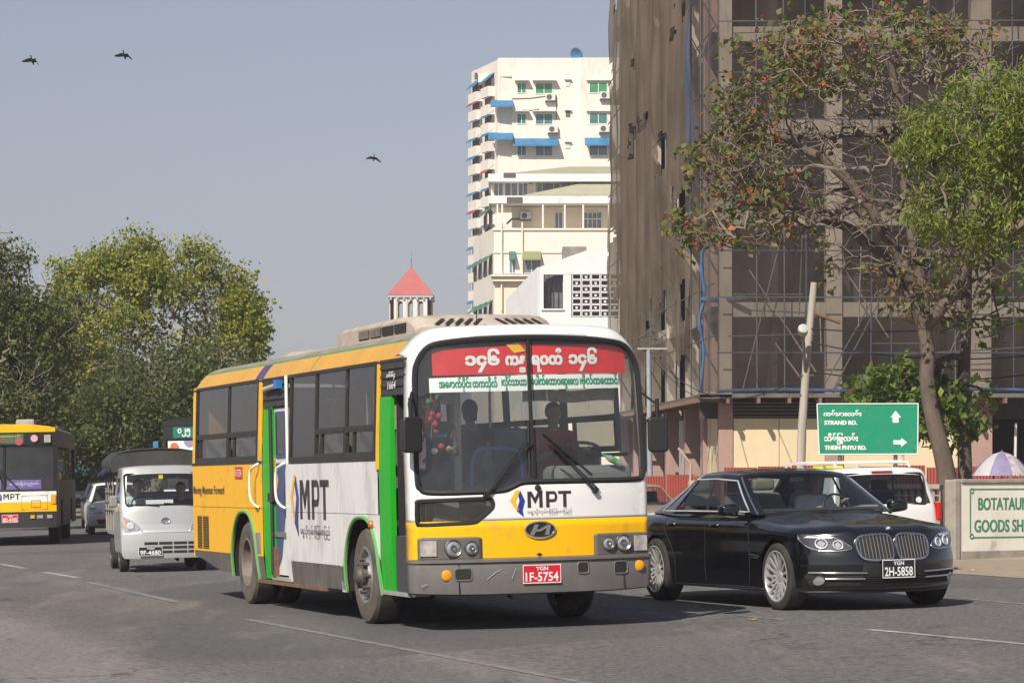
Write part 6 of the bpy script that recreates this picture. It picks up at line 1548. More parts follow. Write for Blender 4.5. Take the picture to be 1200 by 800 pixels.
# ------------------------------------------------------------------ bell tower far off
S4 = 352 / 3400.0; tx_ = lambda px: (px - 600) * S4; tz_ = lambda py: 1.6 + (550 - py) * S4
Tw = thing('bell_tower', 'pale square bell tower with a pink red pyramid roof and arched openings', 'tower', (tx_(482), 352, 0))
hw = 25.5 * S4; ht = tz_(347)
PALE = mat('tower_stone', (.74, .69, .62), .85, var=.08, vscale=.5)
zs0 = tz_(374.5); zar = tz_(357.5)
half = hw * .93
for face in range(4):
    M3 = Matrix.Rotation(face * PI / 2, 3, 'Z')
    def add(x0, x1, y0, y1, z0, z1, nm, m=PALE):
        mb = MB(); mb.box(x0, x1, y0, y1, z0, z1); mb.mapv(lambda v: M3 @ v); mb.build(nm, m, Tw)
    add(-half, half, -half, -half + .5, -1, zs0, 'tower_wall')
    op = [-.50, 0, .50]; ow = .13
    xs = [-1.0] + [o + k * ow for o in op for k in (-1, 1)] + [1.0]
    for i in range(0, 8, 2): add(xs[i] * half, xs[i + 1] * half, -half, -half + .5, zs0, zar, 'pier')
    mb = MB()
    for o in op:
        P = [((o - ow) * half, zar)] + [((o + ow * -math.cos(PI * k / 8)) * half, zar + ow * half * 1.15 * math.sin(PI * k / 8)) for k in range(9)]
        top = zar + .85
        for k in range(9):
            a, b = P[k], P[k + 1] if k + 1 < len(P) else P[k]
            mb.add([(a[0], -half, a[1]), (b[0], -half, b[1]), (b[0], -half, top), (a[0], -half, top), (a[0], -half + .5, a[1]), (b[0], -half + .5, b[1])], [(0, 1, 2, 3), (0, 4, 5, 1)])
    mb.mapv(lambda v: M3 @ v); mb.build('arch', PALE, Tw)
    for i in range(0, 8, 2): add(xs[i] * half, xs[i + 1] * half, -half, -half + .5, zar, zar + .85, 'pier')
    add(-half, half, -half, -half + .5, zar + .85, ht - .25, 'frieze')
    for o in (-.75, -.25, .25, .75): add((o - .07) * half, (o + .07) * half, -half - .12, -half, zs0 - 3, ht - .3, 'pilaster')
    add(-hw * 1.02, hw * 1.02, -hw * 1.04, -hw * .85, ht - .3, ht, 'cornice', mat('tower_cornice', (.42, .42, .44), .8))
    for k in range(7): add((-.9 + k * .3 - .04) * hw, (-.9 + k * .3 + .04) * hw, -hw * 1.05, -hw * .9, ht - .6, ht - .3, 'bracket', MATS['tower_cornice'])
mb = MB(); h = hw * 1.06; za = tz_(312.5); mb.add([(-h, -h, ht), (h, -h, ht), (h, h, ht), (-h, h, ht), (0, 0, za)], [(0, 1, 4), (1, 2, 4), (2, 3, 4), (3, 0, 4), (3, 2, 1, 0)]); rf = mb.build('roof', mat('tower_roof', (.44, .115, .105), .7, var=.12, vscale=.6), Tw)
mb = MB(); mb.tube([(0, 0, za - .1), (0, 0, za + 1.9)], [.10, .02], 6); mb.lathe([(-.15, 0), (0, .14), (.15, 0)], (0, 0, za + .75), 'Z', 8); mb.build('finial', mat('verdigris', (.2, .27, .25), .6), rf)
mb = MB(); mb.tube([(.6 * h, -.2, ht + .9), (.6 * h, -.2, ht + 1.6)], .05, 5); mb.build('finial', MATS['verdigris'], rf)
# ------------------------------------------------------------------ other traffic
def quad(mb, P): return mb.add(P, [tuple(range(len(P)))])
def panel(root, nm, x0, x1, z0, z1, y, m, th=.03, bevel=0.0, bow=0.0):
    """flat or slightly bowed panel facing -Y"""
    mb = MB(); f = lambda x: bow * (abs(x) / 1.2) ** 2.4
    xs = [x0 + (x1 - x0) * i / 10 for i in range(11)]
    mb.grid(lambda x, z: (x, y + f(x), z), xs, [z0, z1]); mb.grid(lambda x, z: (x, y + th + f(x), z), xs, [z0, z1]); k = 22
    for (a, b) in ((0, 10), (11, 21)): pass
    mb.add([(x, y + f(x) + d, z) for z in (z0, z1) for d in (0, th) for x in xs], [(i, i + 1, i + 12, i + 11) for i in range(10)] + [(22 + i, 33 + i, 34 + i, 23 + i) for i in range(10)] + [(0, 11, 33, 22), (10, 32, 43, 21)])
    return mb.build(nm, m, root)
DSIDE = mat('grimy_side', (.17, .13, .095), .75, col2=(.22, .175, .13), vscale=2, dirt=((.20, .16, .13), .2, 4))
HEADK = mat('header_black', (.02, .022, .022), .3)
PURS = mat('purple_strip', (.16, .10, .42), .6)
def old_bus(name, label, loc, rz, group, header, body_low, plate_txt, roofc):
    b = thing(name, label, 'bus', (loc[0], loc[1], gz(loc[0])), rz, group, tilt=True)
    W, L_ = 1.21, 10.2; bow = .10
    p = lambda nm, x0, x1, z0, z1, m, y=0.0, **k: panel(b, nm, x0, x1, z0, z1, y, m, bow=bow, **k)
    p('roof_front', -W, W, 2.69, 2.80, roofc); p('header_panel', -W, W, 2.38, 2.687, HEADK, y=.012)
    ws_o = MB(); 
    for (x0, x1) in ((-W + .06, -.02), (.02, W - .06)):
        mb = MB(); mb.grid(lambda x, z: (x, .02 + bow * (abs(x) / 1.2) ** 2.4 + .05 * (z - 1.3), z), [x0 + (x1 - x0) * i / 8 for i in range(9)], [1.30, 2.375]); mb.build('windscreen', MATS['windscreen_glass'], b, smooth=60)
        mb = MB(); P = rounded(x0, x1, 1.30, 2.375, .05, 3); mb.tube([(x, .012 + bow * (abs(x) / 1.2) ** 2.4 + .05 * (z - 1.3), z) for x, z in P], .022, 5, closed=True); mb.build('windscreen_rubber', MATS['rubber'], b)
    for s in (-1, 1): panel(b, 'corner_post', min(s * W, s * (W - .06)), max(s * W, s * (W - .06)), 1.28, 2.38, .0, HEADK, bow=bow)
    p('front_panel', -W, W, 1.03, 1.28, WHI, y=-.005); p('front_panel', -W, W, .80, 1.028, body_low, y=-.006)
    p('bumper', -W, W, .42, .795, mat('black_bumper', (.028, .027, .027), .6, var=.3), y=-.05, th=.1)
    for s in (-1, 1):
        for k in range(2):
            x = s * (.80 + k * .22); panel(b, 'headlight', x - .09, x + .09, .64, .72, -.055 + bow * (abs(x) / 1.2) ** 2.4, MATS['lens'])
        panel(b, 'indicator', min(s * 1.08, s * 1.19), max(s * 1.08, s * 1.19), .98, 1.20, .06, MATS['amber'])
    # roof, sides, rear
    mb = MB(); rp = [(-W, 2.69), (-W + .03, 2.76), (-W + .12, 2.82), (-.7, 2.87), (0, 2.89), (.7, 2.87), (W - .12, 2.82), (W - .03, 2.76), (W, 2.69)]
    mb.grid(lambda i, y: (rp[i][0], y, rp[i][1]), list(range(9)), [.10, .3, L_]); mb.build('roof', mat('grimy_roof', (.20, .17, .13), .8, var=.3), b, smooth=60)
    mb = MB(); mb.add([(x, .10, z) for x, z in rp], [tuple(range(9))]); mb.build('roof_brow', roofc, b)
    for s in (-1, 1):
        X0, X1 = min(s * W, s * (W - .03)), max(s * W, s * (W - .03))
        q = lambda nm, y0, y1, z0, z1, m: MB().box(X0, X1, y0, y1, z0, z1).build(nm, m, b)
        q('side_panel', 1.5, 2.2, .42, 1.55, DSIDE); q('side_panel', 3.2, 7.2, .42, 1.55, DSIDE); q('side_panel', 8.2, L_, .42, 1.55, DSIDE); q('side_panel', 2.2, 3.2, 1.05, 1.55, DSIDE); q('side_panel', 7.2, 8.2, 1.05, 1.55, DSIDE)
        q('side_panel', .12, L_, 2.35, 2.69, DSIDE)
        for y in (1.45, 3.3, 5.0, 6.7, 8.4, L_ - .1): q('window_post', y, y + .1, 1.55, 2.35, DSIDE)
        q('door', .14, .75, .42, 2.34, DSIDE); q('door', .80, 1.43, .42, 2.34, mat('door_dark', (.035, .03, .03), .5))
        for (ya, yb) in ((1.56, 3.3), (3.41, 5.0), (5.11, 6.7), (6.81, 8.4)): MB().box(X0 + .01, X1 - .01, ya, yb, 1.56, 2.34).build('pane', MATS['tinted_glass'], b)
        for y in (2.7, 7.7): car_wheel(b, s * 1.02, y, .48, .27, s, 6, .62, MATS['hub_dark'], 'few')
        mb = MB(); mb.tube([(s * W, .05, 2.2), (s * (W + .14), -.1, 2.15), (s * (W + .14), -.1, 2.0)], .012, 5); mo = mb.build('mirror_arm', MATS['black_plastic'], b)
        MB().box(s * (W + .14) - .07, s * (W + .14) + .07, -.13, -.06, 1.72, 2.02).build('side_mirror', MATS['black_plastic'], mo, bevel=.02)
    MB().box(-W, W, L_ - .03, L_, .45, 2.72).build('rear_wall', DSIDE, b); MB().box(-W + .04, W - .04, .3, L_ - .1, .80, .86).build('floor', INFL, b); MB().box(-.5, .5, .4, 9.8, .42, .78).build('chassis', MATS['dark_under'], b)
    MB().box(-.9, .9, .10, .5, .86, 1.30).build('dashboard', MATS['dash_grey'], b)
    for y in (2.0, 3.2, 4.4, 5.6):
        for x in (-.8, .8): MB().box(x - .4, x + .4, y, y + .12, .86, 1.75).build('seat', mat('red_seat', (.22, .05, .05), .8), b, bevel=.04)
    mb = MB(); mb.tube([(.35, -.02, 1.33), (-.15, -.05, 1.85)], .014, 5); mb.tube([(-.05, -.02, 1.5), (-.28, -.03, 2.1)], .012, 5); mb.build('wiper', MATS['black_plastic'], b)
    header(b, p, bow)
    plate(b, lambda u, v, d: (u, -.065 - d, v), -.07, .31, .55, .74, 'YGN', plate_txt, MATS['plate_red'])
    return b
def header_left(b, p, bow):
    F = lambda o: (lambda u, v: (u, .012 + bow * (abs(u) / 1.2) ** 2.4 - o, v))
    mb = MB(); mb.grid(lambda u, v: F(.008)(u, v), [-.57 + i * .13 for i in range(9)], [2.42, 2.65]); mb.build('destination_board', mat('board_green', (.04, .16, .09), .5, var=.3), b)
    for (t_, z0, z1, m) in (('ဗိုလ်တေထာင်', 2.55, 2.64, LOGOY), ('ဆူးေလ၊လှိုင်သာယာ', 2.43, 2.53, MATS['plate_red'])):
        mb = MB(); text_fit(mb, t_, -.50, .40, z0, z1, F(.014), bold=.01); mb.build('board_lettering', m, b)
    for (x, z, r, m) in ((.72, 2.54, .085, mat('pink_disc', (.62, .38, .38), .6)), (.36, 2.47, .09, mat('red_disc', (.40, .08, .08), .6))):
        mb = MB(); mb.lathe([(0, r), (-.02, r), (-.02, 0)], (x, .012, z), 'Y', 18); mb.build('round_sticker', m, b)
    panel(b, 'notice', .95, 1.10, 2.44, 2.62, .04, mat('notice_paper', (.5, .45, .40), .8, var=.5, vscale=20)); 
    for (x0, x1) in ((-1.0, -.08), (.06, .86)):
        mb = MB(); mb.grid(lambda u, v: (u, .035 + bow * (abs(u) / 1.2) ** 2.4, v), [x0 + (x1 - x0) * i / 8 for i in range(9)], [1.34, 1.56]); o = mb.build('purple_banner', PURS, b)
        mb = MB(); text_fit(mb, 'ေကျာက်ေြမာင်းလှည်းတန်း', x0 + .06, x1 - .06, 1.40, 1.52, lambda u, v: (u, .030 + bow * (abs(u) / 1.2) ** 2.4, v), bold=.015); mb.build('banner_lettering', MATS['white_paint'], o)
    G = F(.022); a, c = MB(), MB(); diamond((a, c), G, -.18, -.06, 1.245, 1.17, 1.09, 1.05, .03); a.build('logo_mark', LOGOY, b); c.build('logo_mark_blue', NAVY, b)
    mb = MB(); mpt_glyphs(mb, G, -.03, .36, 1.10, 1.235); mb.build('logo_lettering', LOGOK, b)
    mb = MB()
    for (x0, x1, z0, z1) in ((.62, .84, .90, 1.06), (.40, 1.0, .85, 1.18)): mb.tube([F(.02)(u, v) for u, v in ((x0, z0), (x1, z0), (x1, z1), (x0, z1))], .007, 4, closed=True)
    mb.build('hatch_seam', MATS['dark_under'], b); panel(b, 'fog_lamp', .60, .70, .64, .72, -.055, mat('amber_fog', (.5, .38, .03), .4))
    MB().box(.22, .66, 1.2, 2.2, 2.85, 3.02).build('roof_unit', BEIGE, b, bevel=.04)
def header_route(b, p, bow):
    F = lambda o: (lambda u, v: (u, .012 + bow * (abs(u) / 1.2) ** 2.4 - o, v))
    for (x0, x1) in ((-.98, -.50), (-.46, .6)):
        mb = MB(); mb.grid(F(.01), [x0 + (x1 - x0) * i / 5 for i in range(6)], [2.42, 2.66]); mb.build('route_board', mat('route_green', (.0, .17, .11), .5), b)
    mb = MB(); text_fit(mb, '၀၂၅', -.88, -.60, 2.44, 2.63, F(.016), bold=.03); mb.build('route_lettering', MATS['white_paint'], b)
    mb = MB(); mb.grid(lambda u, v: (u, .04 + .1 * (abs(u) / 1.2) ** 2.4, v), [-1.1 + i * .2 for i in range(10)], [2.10, 2.36]); mb.build('white_strip', MATS['white_paint'], b)
    mb = MB(); mb.lathe([(0, .09), (-.012, .09), (-.012, 0)], (-.96, .075, 2.23), 'Y', 16); mb.build('emblem', mat('emblem_orange', (.65, .16, .04), .6), b)
    for i in range(5):
        mb = MB(); x = -.62 + i * .3; mb.lathe([(0, .13), (-.01, .13), (-.01, 0)], (x, .055, 2.37 - .02), 'Y', 12); mb.mapv(lambda v: Vector((v.x, v.y, min(v.z, 2.355)))); mb.build('scalloped_trim', mat('lilac', (.30, .27, .42), .7), b)
    MB().box(-.3, .9, 1.0, 2.6, 2.87, 3.02).build('roof_tarp', BAWN, b, bevel=.05); MB().box(-1.42, -1.30, -.08, .0, 2.05, 2.35).build('mirror_pod', BAWN, b, bevel=.02)
old_bus('city_bus', 'older yellow and white bus with purple banners under its windscreen, cut by the left edge', (-12.02, 68.87), R(6), 'city buses', header_left, YEL, '8D-4105', YEL)
old_bus('city_bus', 'dark bus showing a green route number board behind the silver pickup', (-6.49, 64.4), R(4), 'city buses', header_route, mat('bus_grey', (.25, .27, .30), .5), '1D-2207', HEADK)
bus['group'] = 'city buses'

# ---- small pickup with a tarpaulin canopy
SILP = mat('silver_paint', (.46, .47, .48), .35, .35, dirt=((.36, .34, .32), .12, 2.5), coat=.4)
TARPK = mat('black_canopy', (.030, .030, .032), .75, col2=(.055, .053, .052), vscale=3, bump=.3, bscale=6)
tk = thing('pickup_truck', 'silver forward-control pickup with black canvas canopy and slatted side rails', 'truck', (-5.68, 47.75, gz(-5.68)), R(12), tilt=True)
TW, TL = .735, 1.62
def t_front(u, z): return .10 * abs(u) ** 3 + interp(z, [.2, .32, .62, .68, .80, 1.07, 1.64, 1.78], [.03, 0, .0, .03, .05, .10, .40, .50])
def t_map(u, v, w, r=(.07, .05, .035)):
    u, v, w = rb(u, v, w, r); s = (v + 1) / 2; z = .30 + (w + 1) / 2 * (1.76 - .30) - (.03 * abs(u) ** 3 if w > .5 else 0); y = t_front(u, z) + s * (TL - t_front(u, z))
    return (u * TW * interp(z, [.3, .5, 1.1, 1.76], [.97, 1.0, .99, .89]), y, z)
tz = lambda z: (z - .30) / 1.46 * 2 - 1
tw = lines(30, .05, (tz(1.09), tz(1.62))); tu = lines(24, .10, (-.88, .88)); tv = lines(20, .06, (-.60, .45))
def tcls(f, u, v, w):
    z = .30 + (w + 1) / 2 * 1.46
    if f == 'bottom': return None
    if f == 'front' and abs(u) < .88 and 1.09 < z < 1.62: return 'windscreen'
    if f in ('left', 'right') and 1.09 < z < 1.60 and -.60 < v < .45: return 'side_window'
    if f == 'back' and abs(u) < .80 and 1.12 < z < 1.55: return 'rear_window'
    return 'cab'
tp = boxsurf(tu, tv, tw, t_map, tcls)
cb = tp['cab'].build('cab', SILP, tk, smooth=40)
for k_ in ('windscreen', 'side_window', 'rear_window'): tp[k_].build(k_, MATS['car_glass'], tk, smooth=60)
TF = lambda x, z, o=.006: (x, t_front(x / TW, z) - o, z)
def conf(root, nm, poly, m, o=.008): return fillp(poly, lambda a, c: TF(a, c, o), .04).build(nm, m, root, smooth=60)
mb = MB(); mb.tube([TF(x, z, .004) for x, z in rounded(-.64, .64, 1.09, 1.62, .05, 4)], .014, 5, closed=True); mb.build('windscreen_rubber', MATS['rubber'], tk)
conf(tk, 'bumper_panel', rounded(-.725, .725, .23, .64, .07, 4), mat('silver_bumper', (.44, .45, .46), .4, .2), .02)
for s in (-1, 1):
    hl = conf(tk, 'headlight', smooth_poly([(s * x, z) for x, z in ((.715, .90), (.60, .885), (.46, .78), (.42, .70), (.55, .672), (.70, .675))], 3), MATS['lens'], .012)
    conf(hl, 'indicator', [(s * x, z) for x, z in ((.72, .89), (.66, .88), (.63, .76), (.715, .74))], mat('amber_pale', (.62, .33, .22), .3), .018)
    mb = MB(); mb.lathe([(-.03, .05), (-.012, .065), (0, .0)], TF(s * .57, .765, .012), 'Y', 14); mb.build('bulb', MATS['ring_white'], hl)
conf(tk, 'nose_panel', [(-.44, .79), (-.40, .655), (.40, .655), (.44, .79)], mat('silver_low', (.46, .47, .48), .45, .3), .010)
for (z0, z1) in ((.455, .50), (.385, .43), (.315, .355)):
    for i in range(4):
        x0 = -.36 + i * .24; conf(tk, 'grille_slot', [(x0, z0), (x0 + .22, z0), (x0 + .22, z1), (x0, z1)], MATS['dark_under'], .024)
mb = MB(); mb.tube([TF(.07 * math.cos(a), .845 + .045 * math.sin(a), .016) for a in [2 * PI * i / 20 for i in range(20)]], .008, 5, closed=True); mb.tube([TF(-.04, .83, .016), TF(0, .875, .016), TF(.04, .83, .016)], .007, 5); mb.build('emblem', MATS['chrome'], tk)
plate(tk, lambda u, v, d: (u, -.03 - d, v), -.46, -.07, .275, .425, 'YGN', '9F-4680', MATS['plate_black'])
panel(tk, 'sticker', -.07, .0, 1.535, 1.60, .385, mat('yellow_sticker', (.75, .62, .03), .5)); panel(tk, 'dash_paper', -.30, .15, 1.12, 1.19, .25, MATS['white_paint'])
mb = MB(); mb.tube([TF(-.10, 1.10, .03), TF(-.62, 1.12, .03)], .010, 5); mb.tube([TF(.5, 1.10, .03), TF(-.02, 1.13, .03)], .010, 5); mb.build('wiper', MATS['black_plastic'], tk)
for s in (-1, 1):
    mb = MB(); mb.tube([(s * .71, .45, 1.16), (s * .80, .40, 1.18)], .012, 5); mo = mb.build('mirror_arm', MATS['black_plastic'], tk); MB().box(s * .82 - .07, s * .82 + .07, .37, .45, 1.08, 1.27).build('side_mirror', mat('mirror_grey', (.25, .25, .25), .5), mo, bevel=.03, seg=3)
    car_wheel(tk, s * .64, .78, .27, .16, s, 6, .62, MATS['hub_dark'], 'few'); car_wheel(tk, s * .64, 2.65, .27, .16, s, 6, .62, MATS['hub_dark'], 'few')
    MB().box(s * .55 - .16, s * .55 + .16, .48, 1.10, .30, .58).build('wheel_arch', MATS['dark_under'], tk)
MB().box(-.5, .5, .1, 3.2, .28, .42).build('chassis', MATS['dark_under'], tk); MB().box(-.6, .6, .35, .6, .7, 1.10).build('dashboard', MATS['dash_grey'], tk)
MB().box(-.64, .64, 1.15, 1.35, .6, 1.32).build('seat', SEATM, tk, bevel=.05)
mb = MB(); mb.tube([(-.33 + .17 * math.cos(R(a)), .72 + .09 * math.sin(R(a)), 1.12 + .12 * math.sin(R(a))) for a in range(0, 360, 18)], .013, 6, closed=True); mb.build('steering_wheel', MATS['black_plastic'], tk, smooth=60)
MB().box(-.72, .72, 1.66, 3.35, .60, .66).build('bed_floor', SILP, tk)
for s in (-1, 1):
    MB().box(min(s * .72, s * .70), max(s * .72, s * .70), 1.66, 3.35, .66, .92).build('bed_side', mat('grimy_silver', (.34, .33, .31), .6, .2, var=.4, vscale=4), tk)
    for z in (1.02, 1.16, 1.32): mb = MB(); mb.tube([(s * .74, 1.66, z), (s * .74, 3.35, z)], .018, 5); mb.build('side_rail', mat('rail_grey', (.30, .27, .24), .7, var=.4), tk)
    for y in (1.70, 2.25, 2.8, 3.32): mb = MB(); mb.tube([(s * .73, y, .66), (s * .73, y, 1.80)], .018, 5); mb.build('canopy_post', MATS['rail_grey'], tk)
mb = MB(); cp = [(-.80, 1.66), (-.80, 1.80), (-.77, 1.90), (-.66, 1.985), (-.4, 2.03), (0, 2.05), (.4, 2.03), (.66, 1.985), (.77, 1.90), (.80, 1.80), (.80, 1.66)]
mb.grid(lambda i, y: (cp[i][0], y + .02 * math.sin(i), cp[i][1] + .015 * math.sin(y * 5)), list(range(11)), [1.30, 1.5, 1.9, 2.3, 2.7, 3.1, 3.45]); co = mb.build('canopy', TARPK, tk, smooth=60, thick=.012)
mb = MB(); mb.add([(x, 1.31, z) for x, z in cp], [tuple(range(11))]); mb.build('canopy_front', TARPK, co)
mb = MB(); mb.tube([(-.80, 1.5, 1.70), (-.84, 1.9, 1.62), (-.80, 2.5, 1.68), (-.83, 3.3, 1.6)], [.05, .07, .05, .06], 7); mb.build('rolled_flap', mat('navy_cloth', (.02, .03, .06), .8), co, smooth=60)
TM = tk.matrix_world
person('person', 'pickup driver in a checked blue and white shirt', TM @ Matrix.Translation((-.36, 1.12, .60)), [MATS['skin'], MATS['shirt_check'], tr], sitting((-.12, -.40, .46), (.12, -.40, .46)), voxel=.018)
person('person', 'front passenger in dark clothes beside the pickup driver', TM @ Matrix.Translation((.36, 1.12, .54)), [MATS['skin'], MATS['shirt_dark'], tr], sitting(), voxel=.018)

# ---- simple saloons for the far traffic, built once per paint
def far_car(name, label, px, Y, rz, paint, group='cars in the far traffic', bumper=None):
    x0 = (px - 600) / 3400.0 * Y; o = thing(name, label, 'car', (x0, Y, gz(x0)), rz, group, tilt=True)
    def bm(u, v, w, r=(.12, .06, .2)):
        u, v, w = rb(u, v, w, r); s = (v + 1) / 2; top = interp(s, [0, .06, .28, .85, 1], [.70, .80, .92, .95, .90]); z = .22 + (w + 1) / 2 * (top - .05 * abs(u) ** 3 - .22)
        f = .25 * abs(u) ** 2.6 + interp(z, [.2, .35, .5, .75, .95], [.05, 0, .0, .12, .2]); bk = 4.3 - .15 * abs(u) ** 3
        y = f + s * (bk - f); return (u * .85 * interp(z, [.2, .5, .75, .95], [.95, 1, .99, .93]), y, z)
    B_ = boxsurf(lines(14, .12), lines(30, .06), lines(10, .2), bm, lambda *a: 'b')['b']
    me = cut(B_, [(-1.2, -.58, .80, .30, .34), (.58, 1.2, .80, .30, .34), (-1.2, -.58, 3.35, .30, .34), (.58, 1.2, 3.35, .30, .34)], [paint, MATS['dark_under']]); bo = mesh_obj('body', me, o, [paint, MATS['dark_under']]); bv = bvh_of(me); f_ = caster(bv)
    def gm(u, v, w, r=(.1, .05, .16)):
        u, v, w = rb(u, v, w, r); s = (v + 1) / 2; t = (w + 1) / 2; yF = 1.05 + .75 * t + .15 * abs(u) ** 2; yB = 4.0 - .55 * t; return (u * (.80 - .20 * t), yF + s * (yB - yF), .90 + (.54 - .04 * abs(u) ** 2) * t)
    gl = boxsurf(lines(10, .1, (-.88, .88)), lines(16, .05, (-.9, .0, .08, .85)), lines(8, .16, (-.8, .76)), gm, lambda f, u, v, w: None if f == 'bottom' else ('windscreen' if f == 'front' and abs(u) < .88 and w < .8 else 'side_window' if f in ('left', 'right') and -.8 < w < .76 and -.9 < v < .85 and not 0 < v < .08 else 'rear_window' if f == 'back' and abs(u) < .88 and abs(w) < .8 else 'roof'))
    for k_, q in gl.items(): q.build(k_, paint if k_ == 'roof' else MATS['car_glass'], o, smooth=45)
    for s in (-1, 1):
        fillp(smooth_poly([(s * x, z) for x, z in ((.42, .60), (.62, .585), (.80, .62), (.80, .73), (.66, .74), (.5, .69))], 3), lambda a, c: f_(a, c), .05).build('headlight', MATS['lens'], bo, smooth=60)
        mb = MB(); mb.add([], []); MB().box(s * .93 - .09, s * .93 + .09, 1.45, 1.56, .92, 1.06).build('side_mirror', paint if bumper is None else MATS['black_plastic'], o, bevel=.04, seg=3)
        for y in (.80, 3.35): car_wheel(o, s * .74, y, .30, .19, s, 5, .66, None, 'few')
    fillp([(-.36, .55), (.36, .55), (.40, .67), (-.40, .67)], lambda a, c: f_(a, c), .06).build('grille', MATS['dark_under'], bo); fillp([(-.6, .30), (.6, .30), (.62, .43), (-.62, .43)], lambda a, c: f_(a, c), .06).build('lower_intake', MATS['dark_under'] if bumper is None else bumper, bo)
    MB().box(-.7, .7, 1.5, 1.7, .85, .98).build('dashboard', TRIM, o); MB().box(-.65, .65, 2.35, 2.5, .9, 1.25).build('seat', TRIM, o, bevel=.05); MB().box(-.5, .5, .5, 4, .22, .4).build('floor_pan', MATS['dark_under'], o)
    return o
far_car('saloon_car', 'pale gold car facing us in the far lane between the second bus and the pickup', 128, 92, R(9), mat('champagne', (.48, .45, .39), .35, .3, coat=.4))
far_car('saloon_car', 'white fronted car with dark bumper just left of the pickup', 140, 80, R(10), mat('white_car', (.66, .66, .65), .35, coat=.4), bumper=mat('red_bumper', (.2, .03, .02), .5))
tan_ = far_car('saloon_car', 'tan car parked by the red fence behind the black saloon', 779, 60, R(16), mat('tan_paint', (.30, .22, .15), .4, coat=.3), group='parked cars'); tan_.scale = (.84, .84, .84)
# ---- minibuses far down the street
def minibus(label, px, Y, rz, m1, m2, roofc):
    x0 = (px - 600) / 3400.0 * Y; o = thing('minibus', label, 'minibus', (x0, Y, gz(x0)), rz, 'minibuses far down the street', tilt=True); W = .95
    MB().box(-W, W, 0, 5.5, .35, 1.05).build('lower_body', m2, o, bevel=.06, seg=3); MB().box(-W, W, .15, 5.5, 1.75, 2.05).build('roof', roofc, o, bevel=.10, seg=3)
    for s in (-1, 1):
        for y in (.1, 1.5, 2.9, 4.3, 5.35): MB().box(min(s * W, s * (W - .05)), max(s * W, s * (W - .05)), y, y + .12, 1.05, 1.78).build('window_post', m1, o)
        for y in (1.1, 4.3): car_wheel(o, s * .82, y, .33, .2, s, 5, .62, MATS['hub_dark'], 'few')
        panel(o, 'headlight', min(s * .55, s * .85), max(s * .55, s * .85), .72, .88, -.02, MATS['lens'])
        MB().box(min(s * (W - .02), s * (W - .03)), max(s * (W - .02), s * (W - .03)), .2, 5.3, 1.05, 1.75).build('pane', MATS['tinted_glass'], o)
    mb = MB(); mb.add([(-W + .08, .03, 1.06), (W - .08, .03, 1.06), (W - .1, .22, 1.76), (-W + .1, .22, 1.76)], [(0, 1, 2, 3)]); mb.build('windscreen', MATS['car_glass'], o)
    panel(o, 'grille', -.4, .4, .55, .80, -.015, MATS['dark_under']); panel(o, 'bumper', -W, W, .36, .50, -.06, MATS['black_bumper']); MB().box(-.8, .8, 2.6, 2.7, .9, 1.7).build('seat', SEATM, o)
minibus('pale blue minibus far down the street right of the second bus', 100, 118, R(8), mat('mini_blue', (.22, .36, .50), .5), mat('mini_grey', (.30, .33, .38), .5), BAWN)
minibus('brownish minibus farthest down the street beside the pale blue one', 122, 150, R(8), mat('mini_brown', (.24, .20, .13), .6), mat('mini_olive', (.22, .19, .12), .6), mat('mini_tan', (.36, .28, .14), .6))

# ---- white estate car seen from behind
WHC = mat('white_car_paint', (.74, .74, .72), .28, coat=.6)
wg = thing('estate_car', 'white estate car with roof bars seen from behind the black saloon', 'car', (5.30, 40.7, gz(5.3)), R(20), tilt=True)
def w_map(u, v, w, r=(.13, .05, .10)):
    u, v, w = rb(u, v, w, r); s = (v + 1) / 2; t = (w + 1) / 2; z = .24 + t * (1.50 - .24) - .035 * abs(u) ** 2.5 * ss(.5, 1, t)
    y0 = interp(z, [.24, .5, .9, 1.5], [.03, 0, .03, .22]) + .06 * abs(u) ** 3; y1 = interp(z, [.24, .95, 1.0, 1.5], [4.2, 4.15, 3.3, 2.6]); y = y0 + s * (y1 - y0)
    return (u * .85 * interp(z, [.24, .5, .95, 1.5], [.96, 1, .985, .83]), y, z)
wz = lambda z: (z - .24) / 1.26 * 2 - 1
wp = boxsurf(lines(22, .13, (-.86, .86)), lines(30, .05, (-.80, -.2, -.15, .35)), lines(22, .10, (wz(.98), wz(1.40))), w_map, lambda f, u, v, w: 'rear_window' if f == 'front' and abs(u) < .86 and wz(.98) < w < wz(1.40) else 'side_window' if f in ('left', 'right') and wz(.98) < w < wz(1.40) and -.80 < v < .35 and not -.2 < v < -.15 else 'windscreen' if f == 'back' and abs(u) < .9 and wz(1.0) < w < wz(1.4) else 'body')
wb = wp.pop('body'); wme = cut(wb, [(-1.2, -.6, .75, .30, .34), (.6, 1.2, .75, .30, .34), (-1.2, -.6, 3.3, .30, .34), (.6, 1.2, 3.3, .30, .34)], [WHC, MATS['dark_under']]) if False else None
wb.build('body', WHC, wg, smooth=45)
for k_, q in wp.items(): q.build(k_, glass('wagon_glass', (.30, .33, .32), 1.0), wg, smooth=60)
wbx = lambda x, z, o=.006: (x, interp(z, [.24, .5, .9, 1.5], [.03, 0, .03, .22]) + .06 * abs(x / .85) ** 3 - o, z)
mb = MB(); mb.tube([wbx(x, z, .003) for x, z in rounded(-.66, .66, .97, 1.41, .07, 4)], .012, 5, closed=True); mb.build('window_rubber', MATS['rubber'], wg)
